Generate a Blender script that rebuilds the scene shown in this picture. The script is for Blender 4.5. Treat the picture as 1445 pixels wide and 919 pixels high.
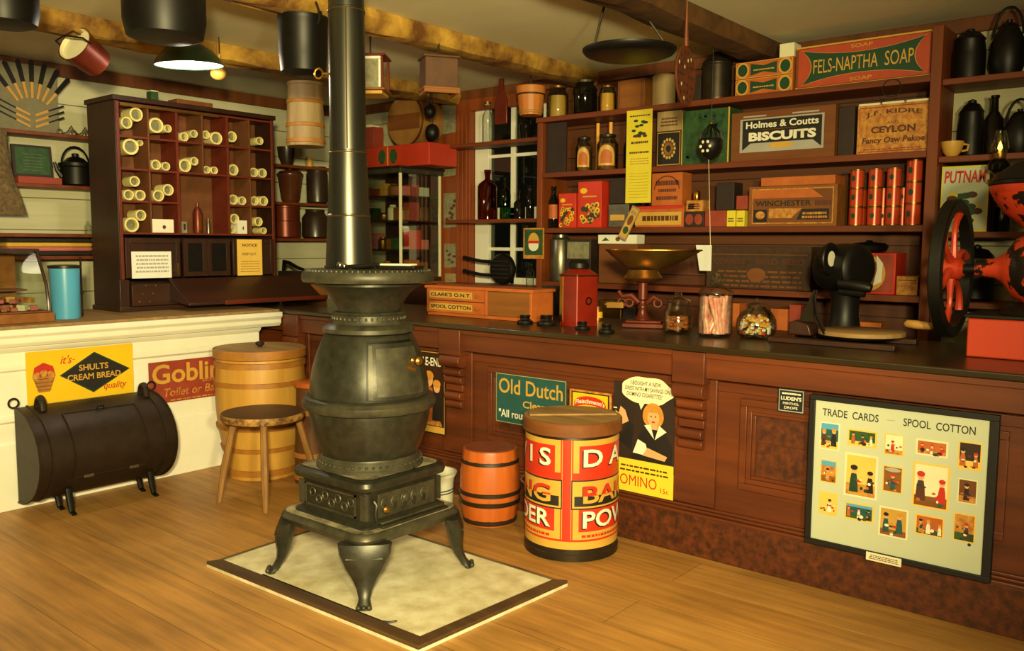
import bpy, bmesh, math, random
from mathutils import Vector, Matrix
for o in list(bpy.data.objects): bpy.data.objects.remove(o, do_unlink=True)
S = bpy.context.scene
COL = S.collection
PI = math.pi
rnd = random.Random(7)

# ------------------------------------------------------------------ camera
IW, IH, FPX = 1445.0, 919.0, 1219.4
YAW, PITCH, ROLL = 0.69023, 0.094984, 0.006
EYE = Vector((0, 0, 1.4))
_f = Vector((-math.sin(YAW)*math.cos(PITCH), math.cos(YAW)*math.cos(PITCH), -math.sin(PITCH)))
_r0 = Vector((math.cos(YAW), math.sin(YAW), 0)); _u0 = _r0.cross(_f)
RT = math.cos(ROLL)*_r0 + math.sin(ROLL)*_u0
UP = -math.sin(ROLL)*_r0 + math.cos(ROLL)*_u0
FW = _f
cd = bpy.data.cameras.new('camera'); cam = bpy.data.objects.new('camera', cd); COL.objects.link(cam)
cd.sensor_width = 36; cd.lens = 36*FPX/IW; cd.clip_start = .05; cd.clip_end = 60
cam.matrix_world = Matrix(((RT.x, UP.x, -FW.x, EYE.x), (RT.y, UP.y, -FW.y, EYE.y), (RT.z, UP.z, -FW.z, EYE.z), (0, 0, 0, 1)))
S.camera = cam

# ------------------------------------------------------------------ light and exposure
S.view_settings.view_transform = 'Standard'; S.view_settings.look = 'None'
S.view_settings.gamma = 1.0; S.view_settings.use_curve_mapping = False
S.view_settings.exposure = 0.2
S.cycles.max_bounces = 6; S.cycles.diffuse_bounces = 3; S.cycles.glossy_bounces = 3; S.cycles.transmission_bounces = 6
S.cycles.transparent_max_bounces = 6; S.cycles.caustics_reflective = False; S.cycles.caustics_refractive = False
S.cycles.sample_clamp_indirect = 3.0
wd = bpy.data.worlds.new('world'); S.world = wd; wd.use_nodes = True
wd.node_tree.nodes['Background'].inputs[0].default_value = (1.0, .82, .42, 1)
wd.node_tree.nodes['Background'].inputs[1].default_value = .03
def spot(name, loc, aim, power, angle, blend, radius, color):
    d = bpy.data.lights.new(name, 'SPOT'); d.energy = power; d.spot_size = math.radians(angle); d.spot_blend = blend
    d.shadow_soft_size = radius; d.color = color
    o = bpy.data.objects.new(name, d); COL.objects.link(o); o.location = loc
    o.rotation_euler = (Vector(aim)-Vector(loc)).to_track_quat('-Z', 'Y').to_euler()
spot('photo_flood', (.38, -.40, 1.8), (-4.0, 2.75, .9), 1060, 98, 1.0, .12, (1, .85, .40))
spot('photo_fill', (.95, .05, 1.7), (-3.9, 4.4, 1.5), 420, 84, 1.0, .12, (1, .85, .42))

# ------------------------------------------------------------------ pixel / metre helpers (photo measurements -> real planes)
def P(px, py, ax, v):
    d = FW*FPX + RT*(px-IW/2) - UP*(py-IH/2); i = 'xyz'.index(ax)
    return EYE + d*((v-EYE[i])/d[i])
def pj(p):
    d = Vector(p)-EYE; z = d.dot(FW); return (IW/2+FPX*d.dot(RT)/z, IH/2-FPX*d.dot(UP)/z)
def Xv(px, y, z):          # x of the point seen in column px on the line (y, z)
    k = (px-IW/2)/FPX; a = RT-k*FW; c = Vector((0, y, z-EYE.z)); return -a.dot(c)/a.x
def Yv(px, x, z):
    k = (px-IW/2)/FPX; a = RT-k*FW; c = Vector((x, 0, z-EYE.z)); return -a.dot(c)/a.y
def Zv(py, x, y):
    k = -(py-IH/2)/FPX; a = UP-k*FW; c = Vector((x, y, -EYE.z)); return -a.dot(c)/a.z

# ------------------------------------------------------------------ materials
def lin(c): return tuple(((v/255)/12.92 if v/255 <= .04045 else ((v/255+.055)/1.055)**2.4) for v in c)
_mats = {}
def WARM(n): return (lambda c: (c[0]*1.04, c[1]*1.06, c[2]*.72)) if any(k in n for k in ('counter', 'shelf', 'post', 'dark_wood', 'hole', 'beam', 'trim', 'jamb', 'wood_box', 'brown_box', 'seed')) else None
def mat(name, rgb, rough=.6, metal=0., var=.18, sc=7., grain=None, bump=0., rgb2=None, cov=.5, soft=.25, trans=0., emit=0., coat=0.):
    if name in _mats: return _mats[name]
    m = bpy.data.materials.new(name); m.use_nodes = True; nt = m.node_tree; N = nt.nodes; L = nt.links
    b = N['Principled BSDF']; b.inputs['Roughness'].default_value = rough; b.inputs['Metallic'].default_value = metal
    if trans: b.inputs['Transmission Weight'].default_value = trans; b.inputs['IOR'].default_value = 1.45
    if coat: b.inputs['Coat Weight'].default_value = coat; b.inputs['Coat Roughness'].default_value = .2
    if WARM(name): rgb = WARM(name)(rgb); rgb2 = WARM(name)(rgb2) if rgb2 else None
    c = lin(rgb)
    if emit:
        b.inputs['Emission Color'].default_value = (*c, 1); b.inputs['Emission Strength'].default_value = emit
    tc = N.new('ShaderNodeTexCoord'); mp = N.new('ShaderNodeMapping'); nz = N.new('ShaderNodeTexNoise'); cr = N.new('ShaderNodeValToRGB')
    s = [1, 1, 1]
    if grain: s = [2.2, 2.2, 2.2]; s['xyz'.index(grain)] = .18
    mp.inputs['Scale'].default_value = s
    L.new(tc.outputs['Object'], mp.inputs['Vector']); L.new(mp.outputs[0], nz.inputs['Vector'])
    nz.inputs['Scale'].default_value = sc; nz.inputs['Detail'].default_value = 5; nz.inputs['Roughness'].default_value = .6
    lo = tuple(v*(1-var) for v in c); hi = tuple(min(1, v*(1+var)) for v in c)
    if rgb2: hi = c; lo = lin(rgb2)
    e = cr.color_ramp.elements; e[0].position = max(0, cov-soft); e[1].position = min(1, cov+soft)
    e[0].color = (*lo, 1); e[1].color = (*hi, 1)
    L.new(nz.outputs['Fac'], cr.inputs['Fac']); L.new(cr.outputs['Color'], b.inputs['Base Color'])
    if bump:
        bp = N.new('ShaderNodeBump'); bp.inputs['Strength'].default_value = bump; bp.inputs['Distance'].default_value = .01
        L.new(nz.outputs['Fac'], bp.inputs['Height']); L.new(bp.outputs[0], b.inputs['Normal'])
    _mats[name] = m; return m
def thin_glass(name, tint, gloss=.12):
    """thin clear glass: see-through, with a sharp reflection that grows at grazing angles"""
    m = bpy.data.materials.new(name); m.use_nodes = True; nt = m.node_tree; N = nt.nodes; L = nt.links; N.remove(N['Principled BSDF'])
    t = N.new('ShaderNodeBsdfTransparent'); t.inputs[0].default_value = (*tint, 1); g = N.new('ShaderNodeBsdfGlossy'); g.inputs['Roughness'].default_value = .03; g.inputs[0].default_value = (.95, .95, .9, 1)
    lw = N.new('ShaderNodeLayerWeight'); lw.inputs['Blend'].default_value = .25; ma = N.new('ShaderNodeMath'); ma.operation = 'MULTIPLY_ADD'; ma.inputs[1].default_value = .6; ma.inputs[2].default_value = gloss*.4; ma.use_clamp = True
    L.new(lw.outputs['Fresnel'], ma.inputs[0]); mx = N.new('ShaderNodeMixShader'); L.new(ma.outputs[0], mx.inputs[0]); L.new(t.outputs[0], mx.inputs[1]); L.new(g.outputs[0], mx.inputs[2]); L.new(mx.outputs[0], N['Material Output'].inputs[0])
    _mats[name] = m; return m
def plank_mat(name, rgb, rgb2, mortar, bw, rh, axes='xy', rough=.6, msize=.004, off=.37, worn=.35):
    """boards of length bw and width rh with thin dark joints; axes: the long and the cross axis of the boards"""
    m = bpy.data.materials.new(name); m.use_nodes = True; nt = m.node_tree; N = nt.nodes; L = nt.links
    b = N['Principled BSDF']; b.inputs['Roughness'].default_value = rough
    tc = N.new('ShaderNodeTexCoord'); sp = N.new('ShaderNodeSeparateXYZ'); cb = N.new('ShaderNodeCombineXYZ')
    L.new(tc.outputs['Object'], sp.inputs[0])
    L.new(sp.outputs['xyz'.index(axes[0])], cb.inputs[0]); L.new(sp.outputs['xyz'.index(axes[1])], cb.inputs[1])
    br = N.new('ShaderNodeTexBrick'); br.offset = off; br.inputs['Scale'].default_value = 1
    br.inputs['Brick Width'].default_value = bw; br.inputs['Row Height'].default_value = rh; br.inputs['Mortar Size'].default_value = msize
    br.inputs['Mortar Smooth'].default_value = .3; br.inputs['Bias'].default_value = 0
    br.inputs['Color1'].default_value = (*lin(rgb), 1); br.inputs['Color2'].default_value = (*lin(rgb2), 1); br.inputs['Mortar'].default_value = (*lin(mortar), 1)
    L.new(cb.outputs[0], br.inputs['Vector'])
    mp = N.new('ShaderNodeMapping'); mp.inputs['Scale'].default_value = (.6, 9, 1); L.new(cb.outputs[0], mp.inputs['Vector'])
    nz = N.new('ShaderNodeTexNoise'); nz.inputs['Scale'].default_value = 3; nz.inputs['Detail'].default_value = 6; nz.inputs['Roughness'].default_value = .65
    L.new(mp.outputs[0], nz.inputs['Vector'])
    n2 = N.new('ShaderNodeTexNoise'); n2.inputs['Scale'].default_value = 1.3; n2.inputs['Detail'].default_value = 4; L.new(cb.outputs[0], n2.inputs['Vector'])
    ad = N.new('ShaderNodeMath'); ad.operation = 'ADD'; L.new(nz.outputs['Fac'], ad.inputs[0]); L.new(n2.outputs['Fac'], ad.inputs[1])
    mr = N.new('ShaderNodeMapRange'); mr.inputs[1].default_value = .7; mr.inputs[2].default_value = 1.3; mr.inputs[3].default_value = 1-worn; mr.inputs[4].default_value = 1+worn*.6
    L.new(ad.outputs[0], mr.inputs[0])
    mx = N.new('ShaderNodeMix'); mx.data_type = 'RGBA'; mx.blend_type = 'MULTIPLY'; mx.inputs[0].default_value = 1
    L.new(br.outputs['Color'], mx.inputs[6]); L.new(mr.outputs[0], mx.inputs[7]); L.new(mx.outputs[2], b.inputs['Base Color'])
    bp = N.new('ShaderNodeBump'); bp.inputs['Strength'].default_value = .25; bp.inputs['Distance'].default_value = .004
    L.new(br.outputs['Fac'], bp.inputs['Height']); bp.invert = True; L.new(bp.outputs[0], b.inputs['Normal'])
    return m
def M(n): return _mats[n]
mat('counter_wood', (112, 52, 26), .5, 0, rgb2=(66, 26, 13), sc=4, grain='x', bump=.06, coat=.15, soft=.2)
mat('counter_scarred', (112, 52, 26), .55, 0, rgb2=(56, 24, 12), sc=26, bump=.05, soft=.2, cov=.58)
mat('counter_top', (46, 34, 22), .35, 0, var=.35, sc=6, grain='x', coat=.25)
mat('shelf_wood', (128, 58, 26), .55, 0, rgb2=(84, 34, 15), sc=5, grain='x')
mat('post_wood', (134, 62, 28), .55, 0, rgb2=(92, 40, 18), sc=5, grain='z')
mat('dark_wood', (54, 24, 14), .5, 0, rgb2=(32, 14, 9), sc=5, grain='z', coat=.15)
mat('dark_wood_y', (62, 28, 15), .5, 0, rgb2=(36, 16, 9), sc=5, grain='y', coat=.15)
mat('hole_back', (100, 56, 34), .7, 0, var=.3, sc=12)
mat('red_edge', (100, 36, 16), .5, 0, var=.25, sc=9, grain='y')
mat('beam_wood', (196, 150, 88), .8, 0, rgb2=(96, 56, 26), sc=5, bump=.9, soft=.16)
mat('beam_dark', (104, 66, 34), .8, 0, rgb2=(46, 25, 13), sc=6, bump=.9)
mat('frame_black', (13, 11, 10), .6, 0, var=.1)
mat('box_red', (186, 54, 28), .5, 0, var=.12)
mat('round_tan', (164, 116, 58), .6, 0, rgb2=(130, 88, 42), sc=9)
mat('hung_brown', (98, 62, 32), .65, 0, rgb2=(72, 44, 22), sc=10)
mat('trim_wood', (118, 62, 28), .6, 0, rgb2=(74, 36, 17), sc=6, grain='z')
mat('jamb_wood', (150, 70, 32), .55, 0, rgb2=(104, 46, 20), sc=6, grain='z')
mat('white_paint', (244, 243, 228), .45, 0, var=.05, sc=5)
mat('sash_white', (236, 234, 214), .5, 0, var=.06)
mat('iron', (53, 52, 43), .38, .45, var=.4, sc=26, bump=.05)
mat('iron_worn', (88, 84, 66), .45, .4, rgb2=(46, 45, 37), sc=14, bump=.04)
mat('iron_black', (22, 20, 18), .45, .4, var=.3, sc=20)
mat('iron_dusty', (184, 172, 136), .8, .05, rgb2=(60, 57, 48), sc=12, soft=.2)
mat('pipe_steel', (86, 84, 76), .34, .85, rgb2=(60, 60, 54), sc=9, grain='z', soft=.3)
mat('pipe_seam', (120, 90, 52), .4, .8)
mat('brass', (196, 146, 62), .28, 1., var=.15, sc=14)
mat('brass_dull', (172, 128, 62), .36, .85, rgb2=(118, 84, 42), sc=10)
mat('tin', (128, 122, 104), .35, .85, var=.25, sc=14)
mat('tin_dark', (60, 52, 40), .4, .7, var=.3, sc=14)
mat('chrome', (200, 198, 185), .15, 1., var=.05)
mat('pale_wood', (196, 148, 72), .55, 0, rgb2=(158, 108, 46), sc=7, grain='z', soft=.3)
mat('barrel_wood', (216, 168, 76), .5, 0, rgb2=(186, 130, 50), sc=6, grain='z', soft=.3)
mat('hoop_wood', (170, 112, 44), .55, 0, var=.25, sc=14)
mat('lid_top_wood', (176, 140, 84), .7, 0, rgb2=(120, 86, 48), sc=9, grain='x')
mat('stool_seat', (84, 52, 32), .5, 0, rgb2=(42, 27, 19), sc=16, soft=.3)
mat('stool_wood', (176, 128, 66), .6, 0, rgb2=(112, 76, 38), sc=10, grain='z')
mat('stool_edge', (200, 152, 78), .6, 0, rgb2=(92, 60, 32), sc=22, soft=.12)
mat('keg_orange', (202, 104, 36), .45, 0, rgb2=(168, 78, 24), sc=8, grain='z', coat=.2)
mat('keg_top', (140, 70, 36), .6, 0, rgb2=(104, 48, 24), sc=12, soft=.3)
mat('hoop_iron', (52, 40, 28), .5, .4, var=.3, sc=18)
mat('churn_wood', (110, 66, 32), .55, 0, rgb2=(70, 40, 20), sc=7, grain='z')
mat('firkin_wood', (184, 158, 108), .65, 0, rgb2=(132, 106, 66), sc=7, grain='z')
mat('bucket_wood', (206, 128, 52), .5, 0, rgb2=(176, 102, 36), sc=7, grain='z')
mat('cream_paper', (232, 226, 190), .7, 0, var=.06, sc=12)
mat('white_paper', (240, 240, 232), .7, 0, var=.03, sc=12)
mat('yellow_paper', (240, 196, 90), .7, 0, var=.08, sc=12)
mat('lemon_paper', (226, 208, 52), .6, 0, var=.05, sc=9)
mat('sign_yellow', (240, 196, 26), .45, 0, var=.05, sc=7)
mat('ink', (26, 22, 20), .6, 0, var=.2)
mat('ink_brown', (84, 44, 24), .6, 0, var=.2)
mat('ink_red', (196, 44, 26), .55, 0, var=.12)
mat('ink_gold', (206, 160, 66), .5, 0, var=.12)
mat('ink_white', (236, 232, 210), .5, 0, var=.04)
mat('ink_green', (24, 64, 40), .55, 0, var=.2)
mat('ink_grey', (168, 166, 156), .6, 0, var=.1)
mat('red_sign', (160, 66, 44), .6, 0, rgb2=(140, 50, 32), sc=16)
mat('teal_sign', (34, 84, 84), .5, 0, var=.15, sc=12)
mat('navy_sign', (28, 34, 34), .5, 0, var=.2)
mat('red_tin', (206, 52, 28), .4, 0, var=.12, sc=9)
mat('can_red', (196, 70, 34), .3, .25, var=.15, sc=20)
mat('grinder_red', (206, 66, 34), .38, .1, rgb2=(172, 44, 24), sc=9, soft=.3, coat=.2)
mat('grinder_decor', (206, 66, 34), .4, .1, rgb2=(26, 18, 14), sc=11, cov=.47, soft=.015)
mat('scale_red', (112, 40, 18), .4, .2, rgb2=(76, 28, 12), sc=12)
mat('canister_red', (156, 40, 20), .35, .15, rgb2=(120, 28, 14), sc=8, coat=.3)
mat('soap_red', (178, 70, 40), .55, 0, var=.1, sc=12)
mat('grinder_red_chipped', (206, 66, 34), .42, .1, rgb2=(44, 26, 18), sc=10, cov=.34, soft=.02)
mat('orange_box', (198, 108, 44), .6, 0, rgb2=(172, 84, 30), sc=11)
mat('brown_box', (124, 70, 34), .65, 0, rgb2=(96, 50, 24), sc=10, grain='x')
mat('wood_box', (146, 88, 42), .65, 0, rgb2=(112, 62, 28), sc=8, grain='x')
mat('dark_box', (44, 30, 22), .6, 0, var=.3, sc=10)
mat('tea_box', (206, 148, 60), .6, 0, rgb2=(172, 104, 44), sc=34, soft=.1)
mat('green_box', (52, 92, 44), .6, 0, rgb2=(30, 60, 30), sc=26, soft=.2)
mat('seed_box', (66, 42, 24), .65, 0, rgb2=(48, 28, 17), sc=30, soft=.2)
mat('burlap', (126, 104, 70), .9, 0, rgb2=(74, 58, 38), sc=40, soft=.2, bump=.5)
mat('blue_enamel', (84, 168, 216), .3, 0, var=.06, sc=6, coat=.3)
thin_glass('glass', (.93, .95, .92))
thin_glass('glass_pane', (.30, .34, .30))
thin_glass('amber_glass', (.42, .10, .03))
thin_glass('green_glass', (.08, .42, .2))
mat('dark_glass', (22, 18, 14), .06, 0, var=.1, trans=.3)
mat('peanut', (164, 92, 40), .55, 0, var=.2, sc=30)
mat('candy_pink', (240, 138, 122), .3, 0, rgb2=(244, 188, 166), sc=40, soft=.1)
mat('candy_yellow', (232, 170, 60), .3, 0, var=.1)
mat('candy_white', (238, 232, 214), .3, 0, var=.05)
mat('candy_red', (200, 60, 40), .3, 0, var=.1)
mat('zinc', (240, 234, 206), .7, .0, rgb2=(190, 176, 134), sc=8, soft=.2)
mat('edge_wood', (92, 66, 38), .6, 0, rgb2=(58, 40, 24), sc=12, grain='x')
mat('crock_glaze', (224, 222, 200), .3, 0, var=.06, coat=.3)
mat('band_blue', (60, 70, 80), .4, 0, var=.1)
mat('stone_brown', (104, 56, 28), .3, 0, rgb2=(70, 34, 18), sc=5, coat=.3)
mat('stone_dark', (50, 36, 24), .35, 0, var=.3, coat=.2)
mat('paper_ring', (232, 216, 140), .6, 0, var=.12, sc=20)
mat('paper_core', (112, 112, 84), .7, 0, var=.35, sc=60)
mat('drawer_knob', (170, 100, 48), .4, .2, var=.15)
mat('bulb_glow', (255, 246, 225), .3, 0, var=0, emit=18)
mat('flame_glow', (255, 190, 70), .3, 0, var=0, emit=6)
mat('shade_green', (32, 58, 36), .35, 0, var=.12, coat=.4)
mat('shade_white', (250, 248, 238), .4, 0, var=.0)
mat('gourd', (206, 160, 70), .45, 0, var=.15)
mat('copper_red', (112, 44, 26), .35, .4, var=.25, sc=9)
mat('card_board', (196, 204, 178), .6, 0, var=.03, sc=8)
mat('skin', (226, 168, 116), .6, 0, var=.06)
mat('hair', (204, 140, 50), .6, 0, var=.25, sc=30)
mat('grey_board', (124, 118, 92), .75, 0, var=.14, sc=30)
mat('knife_tan', (200, 150, 70), .5, 0, var=.12)
mat('rust_band', (120, 62, 30), .6, .2, var=.3, sc=20)
mat('skimmer', (134, 70, 40), .5, .4, rgb2=(92, 46, 26), sc=14)
mat('reflector', (54, 40, 27), .5, .45, rgb2=(38, 28, 20), sc=16, bump=.04)
mat('grey_paper', (150, 146, 112), .75, 0, rgb2=(110, 104, 78), sc=26, soft=.2)
mat('pink_cloth', (196, 110, 104), .85, 0, var=.1, sc=40)
mat('yellow_cloth', (222, 172, 60), .85, 0, var=.1, sc=40)
mat('black_cloth', (34, 30, 26), .85, 0, var=.2, sc=40)
FLOOR = plank_mat('floor_boards', (190, 140, 74), (176, 124, 60), (140, 96, 46), 4.6, .26, 'xy', .5, .0022, worn=.5)
LWALL = plank_mat('white_boards', (204, 200, 166), (196, 192, 158), (112, 102, 70), 6., .21, 'yz', .7, .004, worn=.12)
BWALL = plank_mat('rear_boards', (104, 58, 28), (90, 46, 22), (40, 20, 10), 5., .2, 'xz', .6, .004)
WWALL = plank_mat('pale_rear_boards', (196, 190, 150), (188, 182, 142), (110, 98, 66), 5., .2, 'xz', .7, .004, worn=.12)
CEIL = mat('ceiling_plaster', (228, 222, 186), .85, 0, var=.06, sc=3)

# ------------------------------------------------------------------ mesh builder
I4 = Matrix.Identity(4)
def T(x, y, z): return Matrix.Translation((x, y, z))
def RX(a): return Matrix.Rotation(a, 4, 'X')
def RY(a): return Matrix.Rotation(a, 4, 'Y')
def RZ(a): return Matrix.Rotation(a, 4, 'Z')
def frame_front(o): return Matrix(((1, 0, 0, o[0]), (0, 0, -1, o[1]), (0, 1, 0, o[2]), (0, 0, 0, 1)))    # u=+X v=+Z n=-Y
def frame_side(o): return Matrix(((0, 0, 1, o[0]), (1, 0, 0, o[1]), (0, 1, 0, o[2]), (0, 0, 0, 1)))      # u=+Y v=+Z n=+X
class B:
    def __init__(s): s.v = []; s.f = []; s.mi = []; s.mats = []; s.X = I4; s.warp = None
    def add(s, vs, fs, m, Mx=None):
        m = M(m) if isinstance(m, str) else m
        if m not in s.mats: s.mats.append(m)
        k = s.mats.index(m); n = len(s.v); A = s.X @ Mx if Mx else s.X
        for v in vs:
            v = Vector(v)
            if s.warp: v = s.warp(v)
            s.v.append(A @ v)
        for f in fs: s.f.append([n+i for i in f]); s.mi.append(k)
        return s
    def box(s, m, x0, x1, y0, y1, z0, z1, Mx=None):
        vs = [(x, y, z) for z in (z0, z1) for y in (y0, y1) for x in (x0, x1)]
        return s.add(vs, [(0, 2, 3, 1), (4, 5, 7, 6), (0, 1, 5, 4), (2, 6, 7, 3), (0, 4, 6, 2), (1, 3, 7, 5)], m, Mx)
    def lathe(s, m, prof, seg=28, Mx=None, a0=0., a1=2*PI, caps=True):
        full = abs(a1-a0-2*PI) < 1e-6; n = seg if full else seg+1; vs = []; fs = []
        for r, z in prof:
            for i in range(n):
                a = a0+(a1-a0)*i/seg; vs.append((r*math.cos(a), r*math.sin(a), z))
        for j in range(len(prof)-1):
            for i in range(seg):
                k = (i+1) % n; fs.append((j*n+i, j*n+k, (j+1)*n+k, (j+1)*n+i))
        if caps and full:
            if prof[0][0] > 1e-5: fs.append(tuple(range(n-1, -1, -1)))
            if prof[-1][0] > 1e-5: fs.append(tuple((len(prof)-1)*n+i for i in range(n)))
        return s.add(vs, fs, m, Mx)
    def cyl(s, m, r, z0, z1, seg=20, Mx=None): return s.lathe(m, [(r, z0), (r, z1)], seg, Mx)
    def ball(s, m, r, c=(0, 0, 0), sc=(1, 1, 1), seg=16):
        k = seg//2; return s.lathe(m, [(r*math.sin(PI*i/k), -r*math.cos(PI*i/k)) for i in range(k+1)], seg, T(*c) @ Matrix.Diagonal((*sc, 1)), caps=False)
    def ring(s, m, R, r, z=0, seg=28, k=8, Mx=None):
        vs = []; fs = []
        for i in range(seg):
            a = 2*PI*i/seg
            for j in range(k):
                b = 2*PI*j/k; q = R+r*math.cos(b); vs.append((q*math.cos(a), q*math.sin(a), z+r*math.sin(b)))
        for i in range(seg):
            for j in range(k): fs.append((i*k+j, ((i+1) % seg)*k+j, ((i+1) % seg)*k+(j+1) % k, i*k+(j+1) % k))
        return s.add(vs, fs, m, Mx)
    def tube(s, m, pts, r, k=8, closed=False, Mx=None, flat=1.):
        pts = [Vector(p) for p in pts]; n = len(pts); rs = r if isinstance(r, (list, tuple)) else [r]*n; vs = []; fs = []
        up = None
        for i, p in enumerate(pts):
            a = pts[i-1] if (i > 0 or closed) else p; b = pts[(i+1) % n] if (i < n-1 or closed) else p
            t = (b-a).normalized()
            if up is None: up = Vector((0, 0, 1)) if abs(t.z) < .9 else Vector((1, 0, 0))
            x = t.cross(up).normalized(); y = x.cross(t).normalized(); up = y
            for j in range(k):
                w = 2*PI*j/k; vs.append(p+x*rs[i]*math.cos(w)*flat+y*rs[i]*math.sin(w))
        for i in range(n if closed else n-1):
            q = (i+1) % n
            for j in range(k): fs.append((i*k+j, i*k+(j+1) % k, q*k+(j+1) % k, q*k+j))
        if not closed: fs.append(tuple(range(k-1, -1, -1))); fs.append(tuple((n-1)*k+j for j in range(k)))
        return s.add(vs, fs, m, Mx)
    def prism(s, m, poly, d0, d1, Mx=None):
        """polygon in (u, v), thickness along n from d0 to d1"""
        n = len(poly); vs = [(u, v, d0) for u, v in poly]+[(u, v, d1) for u, v in poly]
        fs = [tuple(range(n-1, -1, -1)), tuple(range(n, 2*n))]+[(i, (i+1) % n, n+(i+1) % n, n+i) for i in range(n)]
        return s.add(vs, fs, m, Mx)
    def flat(s, m, poly, d, Mx=None): return s.add([(u, v, d) for u, v in poly], [tuple(range(len(poly)))], m, Mx)
    def rect(s, m, u0, u1, v0, v1, d, nx=1):
        vs = []; fs = []
        for i in range(nx+1):
            u = u0+(u1-u0)*i/nx; vs += [(u, v0, d), (u, v1, d)]
        for i in range(nx): fs.append((2*i, 2*i+2, 2*i+3, 2*i+1))
        return s.add(vs, fs, m)
    def ell(s, m, cu, cv, ru, rv, d, n=20, a0=0., a1=2*PI):
        return s.flat(m, [(cu+ru*math.cos(a0+(a1-a0)*i/n), cv+rv*math.sin(a0+(a1-a0)*i/n)) for i in range(n)], d)
    def text(s, m, t, u0, u1, v0, v1, d, bold=0., shear=0., strip=0., clip=None, arch=0.):
        c = bpy.data.curves.new('t', 'FONT'); c.body = t; c.resolution_u = 3; c.offset = bold; c.shear = shear; c.extrude = 0
        o = bpy.data.objects.new('t', c); me = o.to_mesh(); bm = bmesh.new(); bm.from_mesh(me); o.to_mesh_clear()
        bpy.data.objects.remove(o); bpy.data.curves.remove(c)
        xs = [v.co.x for v in bm.verts]; ys = [v.co.y for v in bm.verts]
        if not xs: bm.free(); return s
        x0, x1, y0, y1 = min(xs), max(xs), min(ys), max(ys)
        for v in bm.verts: v.co = Vector((u0+(v.co.x-x0)/(x1-x0)*(u1-u0), v0+(v.co.y-y0)/max(1e-6, y1-y0)*(v1-v0), d))
        if arch:
            for v in bm.verts: q = (v.co.x-(u0+u1)/2)/((u1-u0)/2); v.co.y += arch*(1-q*q)
        if clip is not None: bmesh.ops.bisect_plane(bm, geom=bm.verts[:]+bm.edges[:]+bm.faces[:], plane_co=(0, clip, 0), plane_no=(0, 1, 0), clear_outer=True)
        if strip:
            x = u0+strip
            while x < u1:
                bmesh.ops.bisect_plane(bm, geom=bm.verts[:]+bm.edges[:]+bm.faces[:], plane_co=(x, 0, 0), plane_no=(1, 0, 0)); x += strip
        bm.verts.index_update()
        vs = [v.co.copy() for v in bm.verts]; fs = [[v.index for v in f.verts] for f in bm.faces]
        bm.free(); return s.add(vs, fs, m)
    def build(s, name, parent=None, loc=None, bev=0., label=None, cat=None, group=None, kind=None, rot=None, sharp=38):
        me = bpy.data.meshes.new(name); me.from_pydata([tuple(v) for v in s.v], [], s.f)
        for m in s.mats: me.materials.append(m)
        me.polygons.foreach_set('material_index', s.mi); me.polygons.foreach_set('use_smooth', [True]*len(s.f))
        me.update(); me.set_sharp_from_angle(angle=math.radians(sharp))
        o = bpy.data.objects.new(name, me); COL.objects.link(o)
        if parent is not None: o.parent = parent
        if loc is not None: o.location = loc
        if rot is not None: o.rotation_euler = rot
        if bev:
            b = o.modifiers.new('bevel', 'BEVEL'); b.width = bev; b.segments = 2; b.limit_method = 'ANGLE'; b.angle_limit = math.radians(40)
        tag(o, label, cat, group, kind); return o
def tag(o, label=None, cat=None, group=None, kind=None):
    if label: o['label'] = label
    if cat: o['category'] = cat
    if group: o['group'] = group
    if kind: o['kind'] = kind
def thing(name, label, cat, loc=(0, 0, 0), group=None, rz=0., rot=None):
    o = bpy.data.objects.new(name, None); COL.objects.link(o); o.empty_display_size = .05
    o.location = loc; o.rotation_euler = rot if rot else (0, 0, rz); tag(o, label, cat, group); return o
def dup(root, loc, rz=None, label=None, group=None, scale=None):
    r = root.copy(); COL.objects.link(r); r.location = loc
    if rz is not None: r.rotation_euler = (0, 0, rz)
    if label: r['label'] = label
    if group: r['group'] = group
    if scale: r.scale = scale
    for ch in list(root.children):
        c = ch.copy(); COL.objects.link(c); c.parent = r
        for g in list(ch.children):
            d = g.copy(); COL.objects.link(d); d.parent = c
    return r
def struct(b, name, bev=0.): return b.build(name, kind='structure', bev=bev)
# ------------------------------------------------------------------ the room
ZC = 2.57; XL = -6.1; YB = 5.05; CT = .96
b = B(); b.box(FLOOR, XL-.1, 1.6, -1.6, YB+.1, -.06, 0); struct(b, 'floor')
b = B(); b.box(CEIL, XL-.1, 1.6, -1.6, YB+.1, ZC, ZC+.08); struct(b, 'ceiling')
b = B(); b.box(LWALL, XL-.1, XL, -1.6, YB+.1, 0, ZC); struct(b, 'wall_left')
WX0, WX1, WZ0, WZ1 = -4.60, -3.86, 1.09, 2.50
b = B()
b.box(WWALL, XL, -4.98, YB, YB+.1, 0, ZC); b.box(BWALL, -4.98, WX0, YB, YB+.1, 0, ZC)
b.box(BWALL, WX0, WX1, YB, YB+.1, 0, WZ0); b.box(BWALL, WX0, WX1, YB, YB+.1, WZ1, ZC)
b.box(BWALL, WX1, -1.20, YB, YB+.1, 0, ZC); b.box(WWALL, -1.20, 1.6, YB, YB+.1, 0, ZC); struct(b, 'wall_back')
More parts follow.
